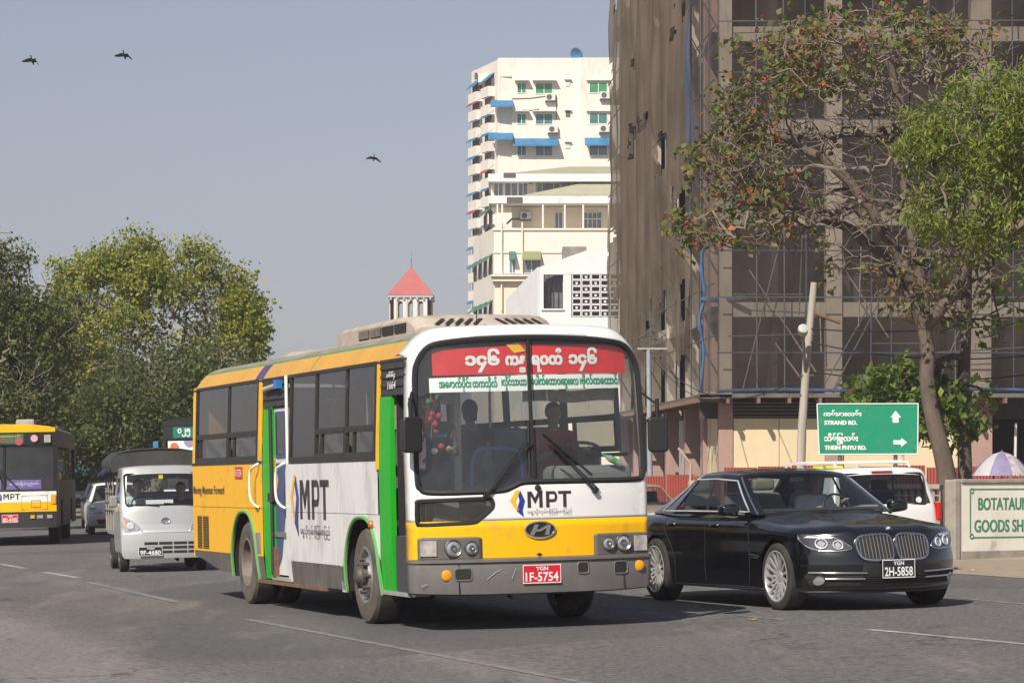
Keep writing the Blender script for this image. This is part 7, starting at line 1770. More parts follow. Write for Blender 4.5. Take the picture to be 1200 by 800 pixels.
for s in (-1, 1):
    fillp([(s * x, z) for x, z in ((.80, .72), (.835, .73), (.80, 1.0), (.76, 1.0))], lambda a, c: wbx(a, c, .012), .02).build('tail_light', MATS['red_lens'], wg)
    MB().box(min(s * .79, s * .85), max(s * .79, s * .85), .02, .12, .74, .99).build('tail_light_side', MATS['red_lens'], wg, bevel=.015)
    mb = MB(); mb.tube([(s * .58, .45, 1.50), (s * .58, .5, 1.565), (s * .58, 2.0, 1.575), (s * .58, 2.1, 1.51)], .018, 6); mb.build('roof_rail', WHC, wg, smooth=50)
    for y in (.75, 3.3): car_wheel(wg, s * .78, y, .30, .19, s, 5, .66, None, 'few')
for y in (.7, 1.7): mb = MB(); mb.tube([(-.58, y, 1.575), (.58, y, 1.575)], .022, 6); mb.build('roof_bar', WHC, wg, smooth=50)
MB().box(-.60, -.25, .9, 1.15, 1.50, 1.535).build('roof_lamp', mat('yellow_sticker', (1, 1, 1)), wg)
mb = MB(); mb.lathe([(0, .045), (-.006, .045), (-.006, 0)], wbx(.52, 1.03, .004), 'Y', 14); so = mb.build('sticker', MATS['white_paint'], wg)
panel(wg, 'number_plate', -.2, .2, .66, .76, -.03, MATS['plate_red']); panel(wg, 'bumper', -.84, .84, .28, .50, -.06, WHC, th=.1); panel(wg, 'stop_lamp', -.16, .16, 1.425, 1.45, .175, MATS['red_lens'])
for x in (-.4, .4): MB().box(x - .24, x + .24, 1.0, 1.12, .7, 1.15).build('seat', TRIM, wg, bevel=.05); MB().box(x - .13, x + .13, 1.0, 1.1, 1.17, 1.32).build('headrest', TRIM, wg, bevel=.04)
person('person', 'passenger in dark clothes seen through the estate car rear window', wg.matrix_world @ Matrix.Translation((.30, 1.75, .55)) @ Matrix.Rotation(PI, 4, 'Z'), [MATS['skin'], MATS['shirt_dark'], tr], sitting(), voxel=.018)
# ------------------------------------------------------------------ walls, sign, pole, umbrella
OLDW = mat('old_whitewash', (0.80, 0.765, 0.70), .9, col2=(0.68, 0.635, 0.56), vscale=2.0, dirt=((.30, .26, .21), .16, 2.2), stretch=(1, 1, .6), bump=.2, bscale=12)
OLDC = mat('old_concrete', (0.36, 0.33, 0.29), .95, col2=(.24, .22, .19), vscale=2.5, dirt=((.14, .12, .10), .2, 4), bump=.3, bscale=15)
SGN = mat('wall_green', (0.035, 0.22, 0.12), .7, col2=(.06, .24, .15), vscale=6)
gw = gz(7.5)
Wl = thing('boundary_wall', 'whitewashed boundary wall with green painted lettering and border', 'wall', (7.05, 45.9, gw), math.atan2(.62, 1.0))
MB().box(.03, 3.6, 0, .18, -.2, 1.20).build('wall', OLDW, Wl, bevel=.015)
MB().box(-.09, .03, -.04, .22, -.2, 1.26).build('pier', OLDC, Wl, bevel=.02)
MB().box(0.07, 3.6, -.03, .2, 1.203, 1.27).build('coping', OLDC, Wl, bevel=.015)
MB().box(.06, 3.6, -.03, -.004, -.2, .13).build('plinth', OLDC, Wl, bevel=.01)
def wf(o): return lambda u, v: (u, -o, v)
def frame_line(P, w, nm):
    mb = MB()
    for (x0, x1, z0, z1) in P: mb.box(x0, x1, -.005, 0.002, z0, z1)
    mb.build(nm, SGN, Wl)
fx0, fz0, fz1, t_ = .25, .33, 1.12, .022
frame_line([(fx0 + .07, 3.2, fz1 - t_, fz1)], t_, 'painted_border'); frame_line([(fx0 + .07, 3.2, fz0, fz0 + t_)], t_, 'painted_border'); frame_line([(fx0, fx0 + t_, fz0 + .07, fz1 - .07)], t_, 'painted_border')
for zc in (fz0 + .035, fz1 - .035):
    mb = MB(); P = [(fx0 + .035 + .035 * math.cos(R(a)), zc + .035 * math.sin(R(a))) for a in range(0, 360, 20)]; mb.tube([(u, -.004, v) for u, v in P], .010, 5, closed=True); mb.build('painted_scroll', SGN, Wl)
for body, u0, u1, v0, v1 in (('BOTATAUNG', .42, 1.62, .775, .975), ('GOODS SHED', .34, 1.62, .425, .625)):
    mb = MB()
    for k, d in enumerate((0, .012)): text_fit(mb, body, u0 + d, u1 + d, v0, v1, wf(.004 + .0005 * k), bold=.012)
    mb.build('wall_lettering', SGN, Wl, fix=False)
# pierced wall running back from the pier
Lw = thing('lattice_wall', 'low grey concrete wall with pierced lattice blocks beside the lettered wall', 'wall', (6.93, 46.05, gz(6.9)), R(152))
MB().box(0.12, 2.9, -.08, .08, -.2, .80).build('wall', OLDC, Lw); MB().box(0.12, 2.9, -.10, .10, 1.122, 1.20).build('coping', OLDC, Lw, bevel=.01)
for i in range(24):
    for j in range(3):
        x, z = .12 + i * .115, .80 + j * .107; mb = MB(); w = .019
        mb.box(x, x + .115, -.05, .05, z, z + w); mb.box(x, x + w, -.05, .05, z + w, z + .107); mb.box(x + .115 - w, x + .115, -.05, .05, z + w, z + .107); mb.build('lattice_block', OLDC, Lw)
# road sign
GRNS = mat('sign_green', (0.008, 0.27, 0.145), .42, col2=(.012, .25, .135), vscale=3, dirt=((.10, .22, .16), .22, 4))
Sg = thing('road_sign', 'green road sign with white lettering and two white arrows', 'sign', (0, 50, gz(6)), 0)
k5 = 50 / 3400.0; u_ = lambda px: (px - 600) * k5; v_ = lambda py: 1.6 - gz(6) + (550 - py) * k5
mb = MB(); mb.prism([(u_(958.5), v_(474)), (u_(1075), v_(473.5)), (u_(1074.5), v_(531)), (u_(961), v_(531.5))], lambda u, v, d: (u, d, v), 0, .03); mb.build('sign_board', GRNS, Sg)
mb = MB(); E_ = [(957.5, 473.2), (1076, 472.8), (1075.4, 531.8), (960.2, 532.4)]
for i in range(4):
    a, b = E_[i], E_[(i + 1) % 4]; mb.tube([(u_(a[0]), -.003, v_(a[1])), (u_(b[0]), -.003, v_(b[1]))], .011, 6)
mb.build('sign_border', MATS['white_paint'], Sg)
fs_ = lambda u, v: (u, -.004, v)
for body, a, b, c, d, bo in (('ကမ်းနားလမ်း', 965, 1009, 490.5, 480, .02), ('STRAND RD.', 966, 1004, 497.5, 492.5, .022), ('သိမ်ြဖူလမ်း', 965.5, 1005, 521, 507, .02), ('THEIN PHYU RD.', 966, 1015, 526.8, 521.8, .022)):
    mb = MB()
    for k, dd in enumerate((0, .008)): text_fit(mb, body, u_(a) + dd, u_(b) + dd, v_(c), v_(d), lambda u, v: (u, -.004 - .0005 * k, v), bold=bo)
    mb.build('sign_lettering', MATS['white_paint'], Sg, fix=False)
for (px, py) in ((962, 478), (1071, 478), (962.5, 527), (1071, 527), (1016, 478), (1016, 527)):
    mb = MB(); mb.lathe([(0, .014), (-.008, .012), (-.010, 0)], (u_(px), -.002, v_(py)), 'Y', 8); mb.build('bolt', MATS['steel'], Sg)
for P in ([(1046, 495), (1053, 495), (1053, 489), (1056, 489), (1049.5, 481), (1043.5, 489), (1046, 489)], [(1047, 515.5), (1056, 515.5), (1056, 512.8), (1063, 518), (1056, 523.5), (1056, 520.5), (1047, 520.5)]):
    mb = MB(); mb.prism([(u_(a), v_(b)) for a, b in P], lambda u, v, d: (u, d, v), -.006, -.002); mb.build('arrow', MATS['white_paint'], Sg)
for px in (985, 1050):
    mb = MB(); mb.tube([(u_(px), .06, -.05), (u_(px), .06, v_(476))], .035, 8); mb.build('sign_post', MATS['steel'], Sg, smooth=50)
# leaning pole with street lamp
Pl = thing('utility_pole', 'leaning weathered timber utility pole with a white street lamp', 'pole', (0, 62, gz(6.2)))
k6 = 62 / 3400.0; pu = lambda px: (px - 600) * k6; pv = lambda py: 1.6 - gz(6.2) + (550 - py) * k6
WOODP = mat('pole_wood', (0.44, 0.40, 0.345), .9, col2=(.30, .27, .23), vscale=3, stretch=(3, 3, .25), bump=.3, bscale=10)
mb = MB(); mb.tube([(pu(936), 0, -.1), (pu(940), 0, pv(500)), (pu(945.5), 0, pv(420)), (pu(954), 0, pv(331))], [.10, .093, .086, .072], 10); mb.build('pole_shaft', WOODP, Pl, smooth=50)
mb = MB(); mb.tube([(pu(943), -.1, pv(434)), (pu(940), -.35, pv(405)), (pu(938), -.45, pv(395))], .035, 7); mb.build('lamp_arm', MATS['steel'], Pl, smooth=50)
mb = MB(); mb.lathe([(-.16, .03), (-.10, .07), (.03, .11), (.14, .11), (.20, 0)], (0, 0, 0), 'Z', 14); mb.mapv(lambda v: Matrix.Rotation(R(60), 3, 'X') @ v + Vector((pu(938), -.5, pv(390)))); mb.build('lamp_head', mat('lamp_white', (.42, .44, .42), .6), Pl, smooth=60)
for py in (440, 392, 463): 
    mb = MB(); mb.tube([(pu(945) - .16, -.05, pv(py)), (pu(945) + .16, -.05, pv(py) + .01)], .018, 6); mb.build('pole_band', MATS['steel'], Pl)
mb = MB(); mb.tube([(pu(950), 0, pv(366)), (pu(985), 0, pv(378))], .04, 6); mb.build('cross_arm', MATS['rusty_rail'], Pl)
# cable pole beside the bus
Cp = thing('cable_pole', 'pale blue cable pole with coiled wires beside the bus mirror', 'pole', (4.05, 84, gz(4)))
k8 = 84 / 3400.0; qx = lambda px: (px - 600) * k8 - 4.05; qz = lambda py: 1.6 - gz(4) + (550 - py) * k8
mb = MB(); mb.tube([(qx(763), 0, -.1), (qx(761), 0, qz(520)), (qx(760), 0, qz(408))], [.085, .075, .065], 8); mb.build('pole_shaft', mat('pole_pale', (.34, .36, .38), .8, col2=(.20, .25, .30), vscale=3), Cp, smooth=50)
MB().box(qx(747), qx(782), -.06, .02, qz(409.5), qz(407.5)).build('cross_arm', WOODP, Cp)
rn = random.Random(12)
for i in range(4):
    mb = MB(); r0 = .24 + .10 * rn.random(); c = (qx(762 + rn.uniform(-8, 8)), 0, qz(402 + rn.uniform(-6, 8))); mb.tube([(c[0] + r0 * 1.2 * math.cos(R(a)), rn.uniform(-.05, .05), c[2] + r0 * .7 * math.sin(R(a))) for a in range(0, 360, 20)], .014, 4, closed=True); mb.build('cable_coil', mat('old_cable', (.09, .08, .075), .8), Cp)
def wire(nm, a, b, sag, r=.018, lab='', n=14):
    mb = MB(); A_, B_ = Vector(a), Vector(b); mb.tube([tuple(A_.lerp(B_, t / n) - Vector((0, 0, sag * 4 * (t / n) * (1 - t / n)))) for t in range(n + 1)], r, 4)
    o = mb.build(nm, MATS['rubber'], None); tag(o, lab, 'cable', 'overhead wires across the netted building'); return o
W_ = lambda px, py, y: ((px - 600) * y / 3400.0, y, 1.6 + (550 - py) * y / 3400.0)
for i, (a, b, sg, lb) in enumerate((((762, 412, 84), (946, 437, 62), .9, 'sagging overhead cable from the cable pole to the leaning pole'), ((764, 418, 84), (850, 465, 99), .5, 'lowest cable dropping from the cable pole to the building ledge'), ((946, 385, 62), (1240, 372, 58), .15, 'upper overhead wire right of the leaning pole'), ((946, 400, 62), (1240, 412, 58), .25, 'middle overhead wire right of the leaning pole'), ((947, 392, 62), (880, 428, 99), .3, 'thin service wire from the street lamp to the building'), ((948, 435, 62), (1240, 434, 58), .2, 'lowest overhead wire right of the leaning pole'))):
    wire('overhead_wire', W_(*a), W_(*b), sg, .014, lb)
# parasol behind the wall
Um = thing('street_umbrella', 'purple and white street umbrella behind the lettered wall', 'umbrella', (W_(1174, 560, 53)[0], 53, gz(8)))
zt = 1.6 - gz(8) + (550 - 529) * 53 / 3400; zr = 1.6 - gz(8) + (550 - 557) * 53 / 3400
PUR = mat('umbrella_purple', (.17, .12, .36), .8, var=.2); WHU = mat('umbrella_grey', (.50, .49, .50), .8, var=.2)
for k in range(8):
    mb = MB(); a0, a1 = 2 * PI * k / 8 + .2, 2 * PI * (k + 1) / 8 + .2
    def uf(a, r):
        rr = r * .56; return (rr * math.cos(a), rr * math.sin(a), zr + (zt - zr) * (1 - r ** 1.9))
    mb.grid(uf, [a0 + (a1 - a0) * i / 4 for i in range(5)], [0.02, .3, .55, .8, 1.0]); mb.build('umbrella_panel', (PUR, WHU, mat('umbrella_lilac', (.26, .23, .38), .8, var=.3), mat('umbrella_print', (.55, .50, .48), .8, col2=(.25, .22, .30), vscale=9))[(k + 1) % 4], Um, smooth=60)
mb = MB(); mb.tube([(0, 0, -.1), (0, 0, zt + .03)], .022, 8); mb.build('umbrella_pole', MATS['steel'], Um, smooth=50)
# stakes behind the wall
sx0, sy0, sz0 = W_(1194, 566, 50)
Sk = thing('stick_fence', 'short fence of thin brown sticks below the umbrella', 'fence', (sx0, 50, gz(8)))
for i in range(16):
    mb = MB(); x = -.17 + i * .024; mb.tube([(x, 0, -.1), (x + .008 * math.sin(i * 2.1), .01 * math.cos(i), 1.30 + .035 * math.sin(i * 1.7))], .009, 5); mb.build('stick', mat('stick_brown', (.26, .20, .14), .9, var=.4), Sk)
# small litter
for (x, y, lb, m) in ((6.52, 41.2, 'scrap of white paper lying on the dirt verge', MATS['white_paint']), (2.42, 29.25, 'fallen yellow leaf on the asphalt beside the black car', LOGOY)):
    mb = MB(); mb.grid(lambda u, v: (x + u * .045, y + v * .05, gz(x) + .012 + .012 * abs(u)), [-1, 0, 1], [-1, 1]); tag(mb.build('paper_scrap' if m is not LOGOY else 'fallen_leaf', m, None), lb, 'paper' if m is not LOGOY else 'leaf')
# birds
def bird(px, py, y, s, flap, turn, lb):
    root = thing('bird', lb, 'bird', W_(px, py, y), turn, 'dark birds in the sky'); 
    mb = MB(); K = mat('bird_black', (.018, .018, .022), .8)
    # body lofted from tail to beak, wings bending down from the shoulder
    mb.lathe([(-.24, .004), (-.20, .03), (-.10, .05), (.02, .06), (.10, .045), (.15, .038), (.19, .03), (.235, .004)], (0, 0, 0), 'X', 10)
    for sg in (-1, 1):
        sp = [(0.0, .02, .20), (.16, .09 * flap[0] + .02, .22), (.34, (.02 if sg > 0 else -.10) * flap[1], .19), (.52, (-.10 if sg > 0 else -.26) * flap[1], .10), (.60, (-.12 if sg > 0 else -.33) * flap[1], .02)]
        top = [(c * .55, sg * d, z + .012) for d, z, c in sp]; bot = [(-c * .55, sg * d, z + .008) for d, z, c in sp]; lo = [(0, sg * d, z - .006) for d, z, c in sp]; n = len(sp)
        mb.add(top + bot + lo, [(i, i + 1, n + i + 1, n + i) for i in range(n - 1)] + [(i, 2 * n + i, 2 * n + i + 1, i + 1) for i in range(n - 1)] + [(n + i, n + i + 1, 2 * n + i + 1, 2 * n + i) for i in range(n - 1)])
    mb.add([(-.2, .02, 0), (-.2, -.02, 0), (-.36, -.06, .0), (-.36, .06, .0), (-.2, 0, -.02)], [(0, 1, 2, 3), (1, 4, 2), (0, 3, 4), (3, 2, 4)])
    mb.mapv(lambda v: Matrix.Rotation(R(50), 3, 'Y') @ Matrix.Rotation(R(12), 3, 'X') @ (v * s)); mb.build('body', K, root, smooth=50)
bird(38, 72, 120, .80, (1, 1), R(75), 'dark bird with drooping wings at the far left of the sky')
bird(146, 66, 120, .76, (1, .8), R(80), 'dark bird second from the left in the sky')
bird(438, 186, 140, .66, (.6, 1.2), R(100), 'small dark bird left of the apartment block')
bird(187, 292, 110, .34, (.4, .3), R(20), 'small dark bird just above the yellow-green tree')
# ------------------------------------------------------------------ trees
def leaf_mat(name, col, tr=.35):
    if name in MATS: return MATS[name]
    m = bpy.data.materials.new(name); m.use_nodes = True; t = m.node_tree; N = t.nodes; L = t.links; p = N['Principled BSDF']
    p.inputs['Base Color'].default_value = (*col, 1); p.inputs['Roughness'].default_value = .55; p.inputs['Specular IOR Level'].default_value = .3
    tl = N.new('ShaderNodeBsdfTranslucent'); tl.inputs[0].default_value = (*[min(1, c * 1.3) for c in col], 1)
    mx = N.new('ShaderNodeMixShader'); mx.inputs[0].default_value = tr; L.new(p.outputs[0], mx.inputs[1]); L.new(tl.outputs[0], mx.inputs[2]); L.new(mx.outputs[0], N['Material Output'].inputs['Surface'])
    MATS[name] = m; return m
def tree(name, label, base, trunk, lobes, bark, leaf, seed=1, step=.35, nt=500, r_tip=.012, grow_pow=.46, r_max=.3, group=None, limbs=(), bark2=None):
    """trunk: points relative to base; lobes: (centre, radii, share, fill) with fill 0 = shell only; leaf: dict(n, size, spread, mats, weights, aspect, where)"""
    rng = np.random.default_rng(seed); root = thing(name, label, 'tree', base, 0, group)
    pos = [np.array(p, float) for p in trunk]; par = [-1] + list(range(len(trunk) - 1))
    for (at, pts) in limbs:
        prev = at
        for q in pts:
            a = pos[prev]; q = np.array(q, float); L_ = np.linalg.norm(q - a); m_ = max(1, int(L_ / (step * 1.3)))
            for i in range(1, m_ + 1): pos.append(a + (q - a) * i / m_ + (rng.normal(size=3) * step * .12 if i < m_ else 0)); par.append(prev if i == 1 else len(pos) - 2)
            prev = len(pos) - 1
    ntr = len(trunk)
    tg = []
    for (c, r, share, fill) in lobes:
        k = int(nt * share)
        d = rng.normal(size=(k, 3)); d /= np.linalg.norm(d, axis=1)[:, None]
        rad = (fill + (1 - fill) * rng.random(k)) ** (1 / 2.2) if fill < 1 else np.ones(k)
        rad = np.clip(.25 + .75 * rad, 0, 1) * (1 + .12 * rng.normal(size=k))
        tg.append(np.array(c) + d * rad[:, None] * np.array(r))
    tg = np.concatenate(tg); top = pos[-1]
    tg = tg[np.argsort(np.linalg.norm(tg - top, axis=1))]
    P = np.zeros((len(pos) + nt * 30, 3)); P[:len(pos)] = pos; n = len(pos); tips = []; nb0 = len(pos)
    first_br = max(1, len(trunk) - 2) if limbs else max(1, len(trunk) // 2)
    for t in tg:
        d = P[first_br:n] - t; dist = np.linalg.norm(d, axis=1) + .25 * np.maximum(0, P[first_br:n, 2] - t[2])
        j = int(np.argmin(dist)) + first_br; L_ = np.linalg.norm(P[j] - t)
        if L_ < step * .4: continue
        m = max(1, int(L_ / step)); a = P[j].copy(); pd = P[j] - P[par[j]] if par[j] >= 0 else np.array([0, 0, 1.]); pd = pd / (np.linalg.norm(pd) + 1e-9)
        prev = j
        for i in range(1, m + 1):
            u = i / m; q = a + (t - a) * u + pd * (L_ * .22 * math.sin(PI * u)) * (1 - u) + rng.normal(size=3) * step * .10
            if n >= len(P): break
            P[n] = q; par.append(prev); prev = n; n += 1
        tips.append(prev)
    P = P[:n]; ch = [[] for _ in range(n)]; cnt = np.zeros(n)
    for i in range(1, n): ch[par[i]].append(i)
    for i in range(n - 1, -1, -1):
        cnt[i] = max(1.0, sum(cnt[c] for c in ch[i]))
    rad = np.minimum(r_max, r_tip * cnt ** grow_pow)
    for i in range(ntr, nb0):
        d_ = 0; j = i
        while j >= ntr: d_ += 1; j = par[j]
        rad[i] = max(rad[i], r_max * .62 * (1 - min(.88, d_ / 46)))
    for i in range(ntr): rad[i] = max(rad[i], r_max * (1 - .45 * i / ntr))
    mb = MB(); done = set()
    def chain(s, start):
        pts = [start]; i = s
        while True:
            pts.append(i); done.add(i)
            if not ch[i]: break
            i = max(ch[i], key=lambda c: cnt[c])
        return pts
    stack = [0]; starts = [(0, 0)]
    order = sorted(range(1, n), key=lambda i: -cnt[i])
    main = [0]; i = 0
    while ch[i]:
        i = max(ch[i], key=lambda c: cnt[c]); main.append(i); done.add(i)
    def emit(pts):
        rr = [float(rad[p]) for p in pts]
        if len(rr) > 1: rr[0] = min(rr[0], rr[1] * 1.15)
        mb.tube([tuple(P[p]) for p in pts], rr, mi=1 if rr[0] > r_max * .42 else 0, n=8 if rr[0] > .08 else (5 if rr[0] > .03 else 4), caps=False)
    emit(main)
    for i in order:
        if i in done: continue
        emit(chain(i, par[i]))
    mb.build('trunk', [bark, bark2 or bark], root, smooth=70, fix=False)
    # leaves
    nl = leaf['n']; tips = np.array(tips); where = leaf.get('where')
    src = P[tips]; w = np.ones(len(src))
    if where is not None: w = np.array([max(0.0, where(p)) for p in src])
    cs = leaf.get('clump')
    if cs: w = w * np.array([.06 + max(0.0, min(1.0, 2.6 * mnoise.noise(Vector((p * cs).tolist())) + .45)) for p in src])
    w = w / w.sum(); k = leaf.get('cluster', 9)
    pick = rng.choice(len(src), size=max(1, nl // k), p=w)
    cen = np.repeat(src[pick] + rng.normal(size=(len(pick), 3)) * leaf['spread'], k, axis=0)
    N_ = len(cen); cen = cen + rng.normal(size=(N_, 3)) * leaf['spread'] * .55
    sz = leaf['size'] * (.65 + .7 * rng.random(N_)); asp = leaf.get('aspect', .55)
    ax = rng.normal(size=(N_, 3)) + np.array(leaf.get('droop', (0, 0, -.4))); ax /= np.linalg.norm(ax, axis=1)[:, None]
    up = rng.normal(size=(N_, 3)) * .8 + np.array([0, 0, 1.0]); sd = np.cross(ax, up); sd /= np.linalg.norm(sd, axis=1)[:, None] + 1e-9
    nr = np.cross(sd, ax)
    l = sz[:, None]; V = np.stack([cen, cen + ax * l * .45 + sd * l * asp * .5 + nr * l * .06, cen + ax * l, cen + ax * l * .45 - sd * l * asp * .5 + nr * l * .06], 1)
    V = V.reshape(-1, 3); idx = np.arange(N_)[:, None] * 4
    F = np.concatenate([idx + np.array([[0, 1, 2]]), idx + np.array([[0, 2, 3]])], 1).reshape(-1, 3)
    me = bpy.data.meshes.new('crown'); me.vertices.add(len(V)); me.vertices.foreach_set('co', V.ravel().astype(np.float32))
    me.loops.add(len(F) * 3); me.loops.foreach_set('vertex_index', F.ravel().astype(np.int32)); me.polygons.add(len(F)); me.polygons.foreach_set('loop_start', np.arange(0, len(F) * 3, 3, dtype=np.int32)); me.polygons.foreach_set('loop_total', np.full(len(F), 3, dtype=np.int32))
    for m in leaf['mats']: me.materials.append(m)
    cl = np.repeat(rng.random(len(pick)), k); rr = np.clip(.55 * rng.random(N_) + .45 * cl, 0, .9999); cw = np.cumsum(leaf['weights']) / sum(leaf['weights'])
    mi = np.searchsorted(cw, rr).clip(0, len(cw) - 1)
    me.polygons.foreach_set('material_index', np.repeat(mi, 2).astype(np.int32)); me.update(); me.validate()
    link(bpy.data.objects.new('crown', me), root)
    return root
BARK = mat('bark_brown', (.155, .12, .097), .95, col2=(.235, .19, .155), vscale=4, bump=.6, bscale=14, stretch=(1, 1, .4))
BARKD = mat('bark_dark', (.07, .058, .05), .95, col2=(.12, .10, .083), vscale=4, bump=.6, bscale=14)
BARKG = mat('bark_grey', (.20, .165, .135), .95, var=.35, vscale=3)
LG = [leaf_mat('leaf_yellow_green', (.32, .33, .045)), leaf_mat('leaf_fresh', (.19, .24, .035)), leaf_mat('leaf_mid', (.125, .165, .042), .45), leaf_mat('leaf_yellow', (.46, .38, .05))]
LD = [leaf_mat('leaf_dark', (.085, .115, .036), .45), leaf_mat('leaf_deep', (.058, .084, .030), .45), leaf_mat('leaf_mid', (.125, .165, .042), .45), leaf_mat('leaf_rust', (.18, .085, .025))]
LA = [leaf_mat('leaf_almond_green', (.10, .15, .035)), leaf_mat('leaf_almond_olive', (.19, .175, .06)), leaf_mat('leaf_almond_brown', (.22, .13, .07)), leaf_mat('leaf_almond_red', (.42, .075, .045)), leaf_mat('leaf_almond_orange', (.52, .15, .05))]
LN = [leaf_mat('leaf_lime', (.25, .29, .05), .4), leaf_mat('leaf_lime_mid', (.16, .21, .04), .4), leaf_mat('leaf_lime_deep', (.075, .12, .025), .4)]
def rel(px, py, y, b): w = W_(px, py, y); return (w[0] - b[0], w[1] - b[1] , w[2] - b[2])
# --- tropical almond with bare twigs behind the lettered wall
b = W_(1108, 560, 54); b = (b[0], 54.0, gz(8) - .1)
Q = lambda px, py, dy=0: rel(px, py, 54, (b[0], 54 - dy, b[2]))
k = 54 / 3400
trunk = [(0, 0, 0), Q(1110, 560), Q(1104, 530), Q(1096, 500), Q(1089, 470), Q(1086, 440), Q(1087, 410), Q(1083, 385)]
lobes = [(Q(1020, 55, 0), (140 * k, 2.2, 42 * k), .17, .5), (Q(935, 125), (100 * k, 2.0, 42 * k), .12, .5), (Q(868, 195), (62 * k, 1.5, 42 * k), .07, .5), (Q(865, 268), (82 * k, 1.4, 22 * k), .08, .6), (Q(970, 205), (135 * k, 2.0, 55 * k), .20, .7), (Q(1040, 275), (115 * k, 1.8, 52 * k), .14, .6), (Q(1105, 105), (95 * k, 2.0, 75 * k), .14, .5), (Q(1090, 330), (75 * k, 1.3, 45 * k), .08, .6)]
limbs = [(7, [Q(1062, 335, .2), Q(1030, 290, .4), Q(985, 258, .6), Q(920, 236, .5), Q(862, 228, .4)]), (7, [Q(1060, 320, -.3), Q(1015, 245, -.6), Q(960, 190, -.8), Q(905, 160, -.6)]), (7, [Q(1078, 310), Q(1064, 225, .2), Q(1062, 130, .3), Q(1040, 60, .2)]), (7, [Q(1115, 345, -.2), Q(1148, 255, -.5), Q(1150, 150, -.6)])]
def alm(p):
    x = (p[0] + b[0]) / k + 600; y = 550 - (p[2] + b[2] - 1.6) / k
    edge = np.interp(x, [780, 850, 920, 1000, 1080, 1160], [225, 150, 80, 30, 5, -10])
    return 1.0 if y < edge + 62 else (.7 if x < 930 and y > 205 else (.4 if y > 310 else .06))
tree('almond_tree', 'spreading half bare tree with red and green leaves in front of the netted building', b, trunk, lobes, BARK,
     dict(n=6000, size=.130, spread=.12, mats=LA, weights=[.36, .30, .20, .07, .07], aspect=.70, cluster=5, droop=(0, 0, -.5), where=alm, clump=1.1), seed=4, step=.22, nt=5200, r_tip=.0066, grow_pow=.42, r_max=.19, limbs=limbs, bark2=mat('bark_trunk', (.085, .066, .052), .95, col2=(.15, .12, .095), vscale=4, bump=.7, bscale=12, stretch=(1, 1, .4)))
b2 = (W_(1132, 560, 55)[0], 55.0, gz(8) - .1); Q2 = lambda px, py, dy=0: rel(px, py, 55, (b2[0], 55 - dy, b2[2]))
tree('almond_tree', 'dark slim trunk tree just behind the lettered wall with leaves low on the stem', b2, [(0, 0, 0), Q2(1131, 560), Q2(1130, 520), Q2(1128, 470), Q2(1130, 420), Q2(1132, 380), Q2(1133, 330), Q2(1134, 280)],
     [(Q2(1060, 462), (70 * k, 1.0, 38 * k), .30, .3), (Q2(1110, 480), (55 * k, .8, 40 * k), .20, .3), (Q2(1165, 345), (70 * k, 1.4, 70 * k), .28, .3), (Q2(1150, 250), (60 * k, 1.5, 60 * k), .22, .3)], BARKD,
     dict(n=1900, size=.185, spread=.11, mats=[leaf_mat('leaf_glossy', (.11, .20, .03)), LA[0], LN[0], LA[4]], weights=[.42, .33, .20, .05], aspect=.6, cluster=4, where=lambda p: 1.0 if p[2] < Q2(0, 420)[2] else .25), seed=9, step=.24, nt=330, r_tip=.011, r_max=.15)
# --- bright green fine-leaved tree at the right edge
b3 = (W_(1235, 560, 50)[0], 50.0, gz(9) - .1); Q3 = lambda px, py, dy=0: rel(px, py, 50, (b3[0], 50 - dy, b3[2])); k3 = 50 / 3400
tree('neem_tree', 'bright lime green feathery tree at the right edge', b3, [(0, 0, 0), Q3(1233, 500), Q3(1228, 420), Q3(1220, 340), Q3(1210, 270)],
     [(Q3(1150, 160), (88 * k3, 1.4, 75 * k3), .40, .2), (Q3(1205, 150), (70 * k3, 1.6, 85 * k3), .30, .2), (Q3(1140, 245), (65 * k3, 1.2, 50 * k3), .20, .25), (Q3(1190, 290), (60 * k3, 1.2, 50 * k3), .10, .3)], BARK,
     dict(n=22000, size=.12, spread=.12, mats=LN, weights=[.50, .34, .16], aspect=.30, cluster=14, clump=1.3, droop=(0, 0, -.9), where=lambda p: 1.0 if p[2] > Q3(0, 265)[2] else .35), seed=6, step=.22, nt=620, r_tip=.009, r_max=.14)
# --- street trees on the left
def left_tree(nm, lb, px, y, tr, lobes, leaf, bark, seed, nt, **kw):
    bb = (W_(px, 560, y)[0], y, gz(W_(px, 560, y)[0]) - .1); q = lambda a, c: rel(a, c, y, bb); kk = y / 3400
    lb_ = [(q(cx, cy), (rx * kk, max(rx, rz) * kk * .7, rz * kk), sh, fi) for (cx, cy, rx, rz, sh, fi) in lobes]
    wf_ = leaf.get('where')
    if wf_: leaf = dict(leaf, where=lambda p: wf_((p[0] + bb[0]) / kk + 600, 550 - (p[2] + bb[2] - 1.6) / kk))
    return tree(nm, lb, bb, [(0, 0, 0)] + [q(a, c) for a, c in tr], lb_, bark, leaf, seed=seed, nt=nt, group='street trees on the far side', **kw)
left_tree('street_tree', 'tall thin crowned tree with yellow-green leaves and bare grey twigs', 185, 104, [(185, 530), (182, 490), (180, 455), (185, 430)],
          [(182, 395, 118, 105, .55, .4), (274, 388, 42, 50, .15, .3), (112, 352, 64, 58, .18, .3), (185, 318, 70, 40, .12, .3)],
          dict(n=36000, size=.15, spread=.20, mats=LG, weights=[.48, .28, .10, .14], aspect=.6, cluster=10, clump=.75, where=lambda x, y: (1.0 if y < 330 + .2 * max(0, x - 200) or x > 262 else (.45 if y < 400 else .28))), BARKG, 21, 2600, step=.36, r_tip=.010, grow_pow=.42, r_max=.26)
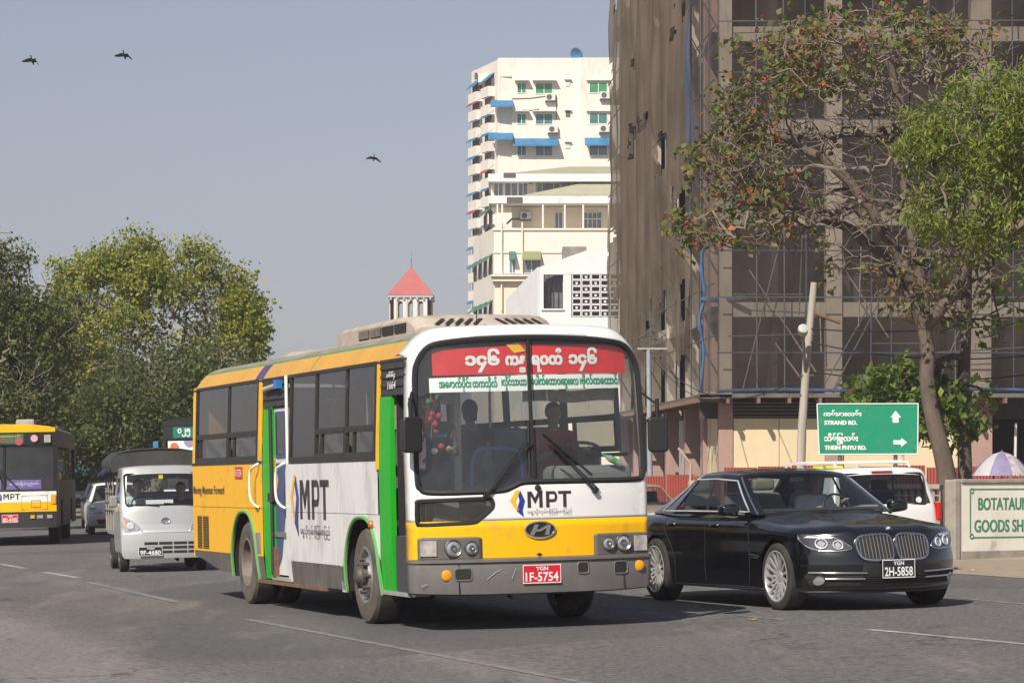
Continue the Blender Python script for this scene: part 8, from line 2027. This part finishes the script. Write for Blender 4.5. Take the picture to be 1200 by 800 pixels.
left_tree('street_tree', 'dark green tree with rusty leaves cut by the left edge', -25, 88, [(-22, 520), (-20, 470), (-18, 430)],
          [(-22, 345, 66, 80, .45, .35), (35, 415, 62, 75, .35, .3), (10, 480, 75, 50, .2, .3)],
          dict(n=22000, size=.14, spread=.20, clump=.7, mats=[LD[0], LD[2], LG[1], LD[3]], weights=[.42, .33, .15, .10], aspect=.6, cluster=9), BARK, 22, 1700, step=.34, r_tip=.012, r_max=.28)
left_tree('street_tree', 'dense deep green tree standing behind the second bus', 60, 112, [(60, 540), (60, 510)],
          [(55, 455, 90, 72, .6, .3), (125, 490, 60, 60, .4, .3)],
          dict(n=34000, size=.17, spread=.30, mats=LD, weights=[.45, .35, .17, .03], aspect=.65, cluster=10), BARKD, 23, 520, step=.5, r_tip=.014, r_max=.25)
left_tree('street_tree', 'dull green twiggy tree behind the pickup canopy', 205, 99, [(200, 545), (200, 520)],
          [(185, 478, 85, 66, .6, .35), (262, 470, 45, 62, .4, .35)],
          dict(n=22000, size=.15, spread=.26, clump=.6, mats=[LD[0], LD[2], LG[2], LG[1]], weights=[.40, .28, .22, .10], aspect=.65, cluster=10), BARKG, 24, 1100, step=.40, r_tip=.013, r_max=.22)
left_tree('street_tree', 'low dark tree closing the street behind the parked buses', 120, 135, [(120, 550), (120, 535)],
          [(100, 530, 110, 45, .6, .3), (220, 530, 90, 45, .4, .3)],
          dict(n=24000, size=.19, spread=.35, mats=LD, weights=[.45, .35, .17, .03], aspect=.65, cluster=10), BARKD, 25, 360, step=.5, r_tip=.014, r_max=.2)
# ------------------------------------------------------------------ the dry season haze
mb = MB(); mb.box(-720, 720, -90, 930, -16, 58)
hz = mb.build('haze', [], None); hz['kind'] = 'stuff'
hm = bpy.data.materials.new('haze_air'); hm.use_nodes = True; ht_ = hm.node_tree; ht_.nodes.remove(ht_.nodes['Principled BSDF'])
hv = ht_.nodes.new('ShaderNodeVolumePrincipled'); hv.inputs['Color'].default_value = (.90, .835, .96, 1); hv.inputs['Density'].default_value = HAZE; hv.inputs['Anisotropy'].default_value = 0.0
ht_.links.new(hv.outputs[0], ht_.nodes['Material Output'].inputs['Volume']); hz.data.materials.append(hm)
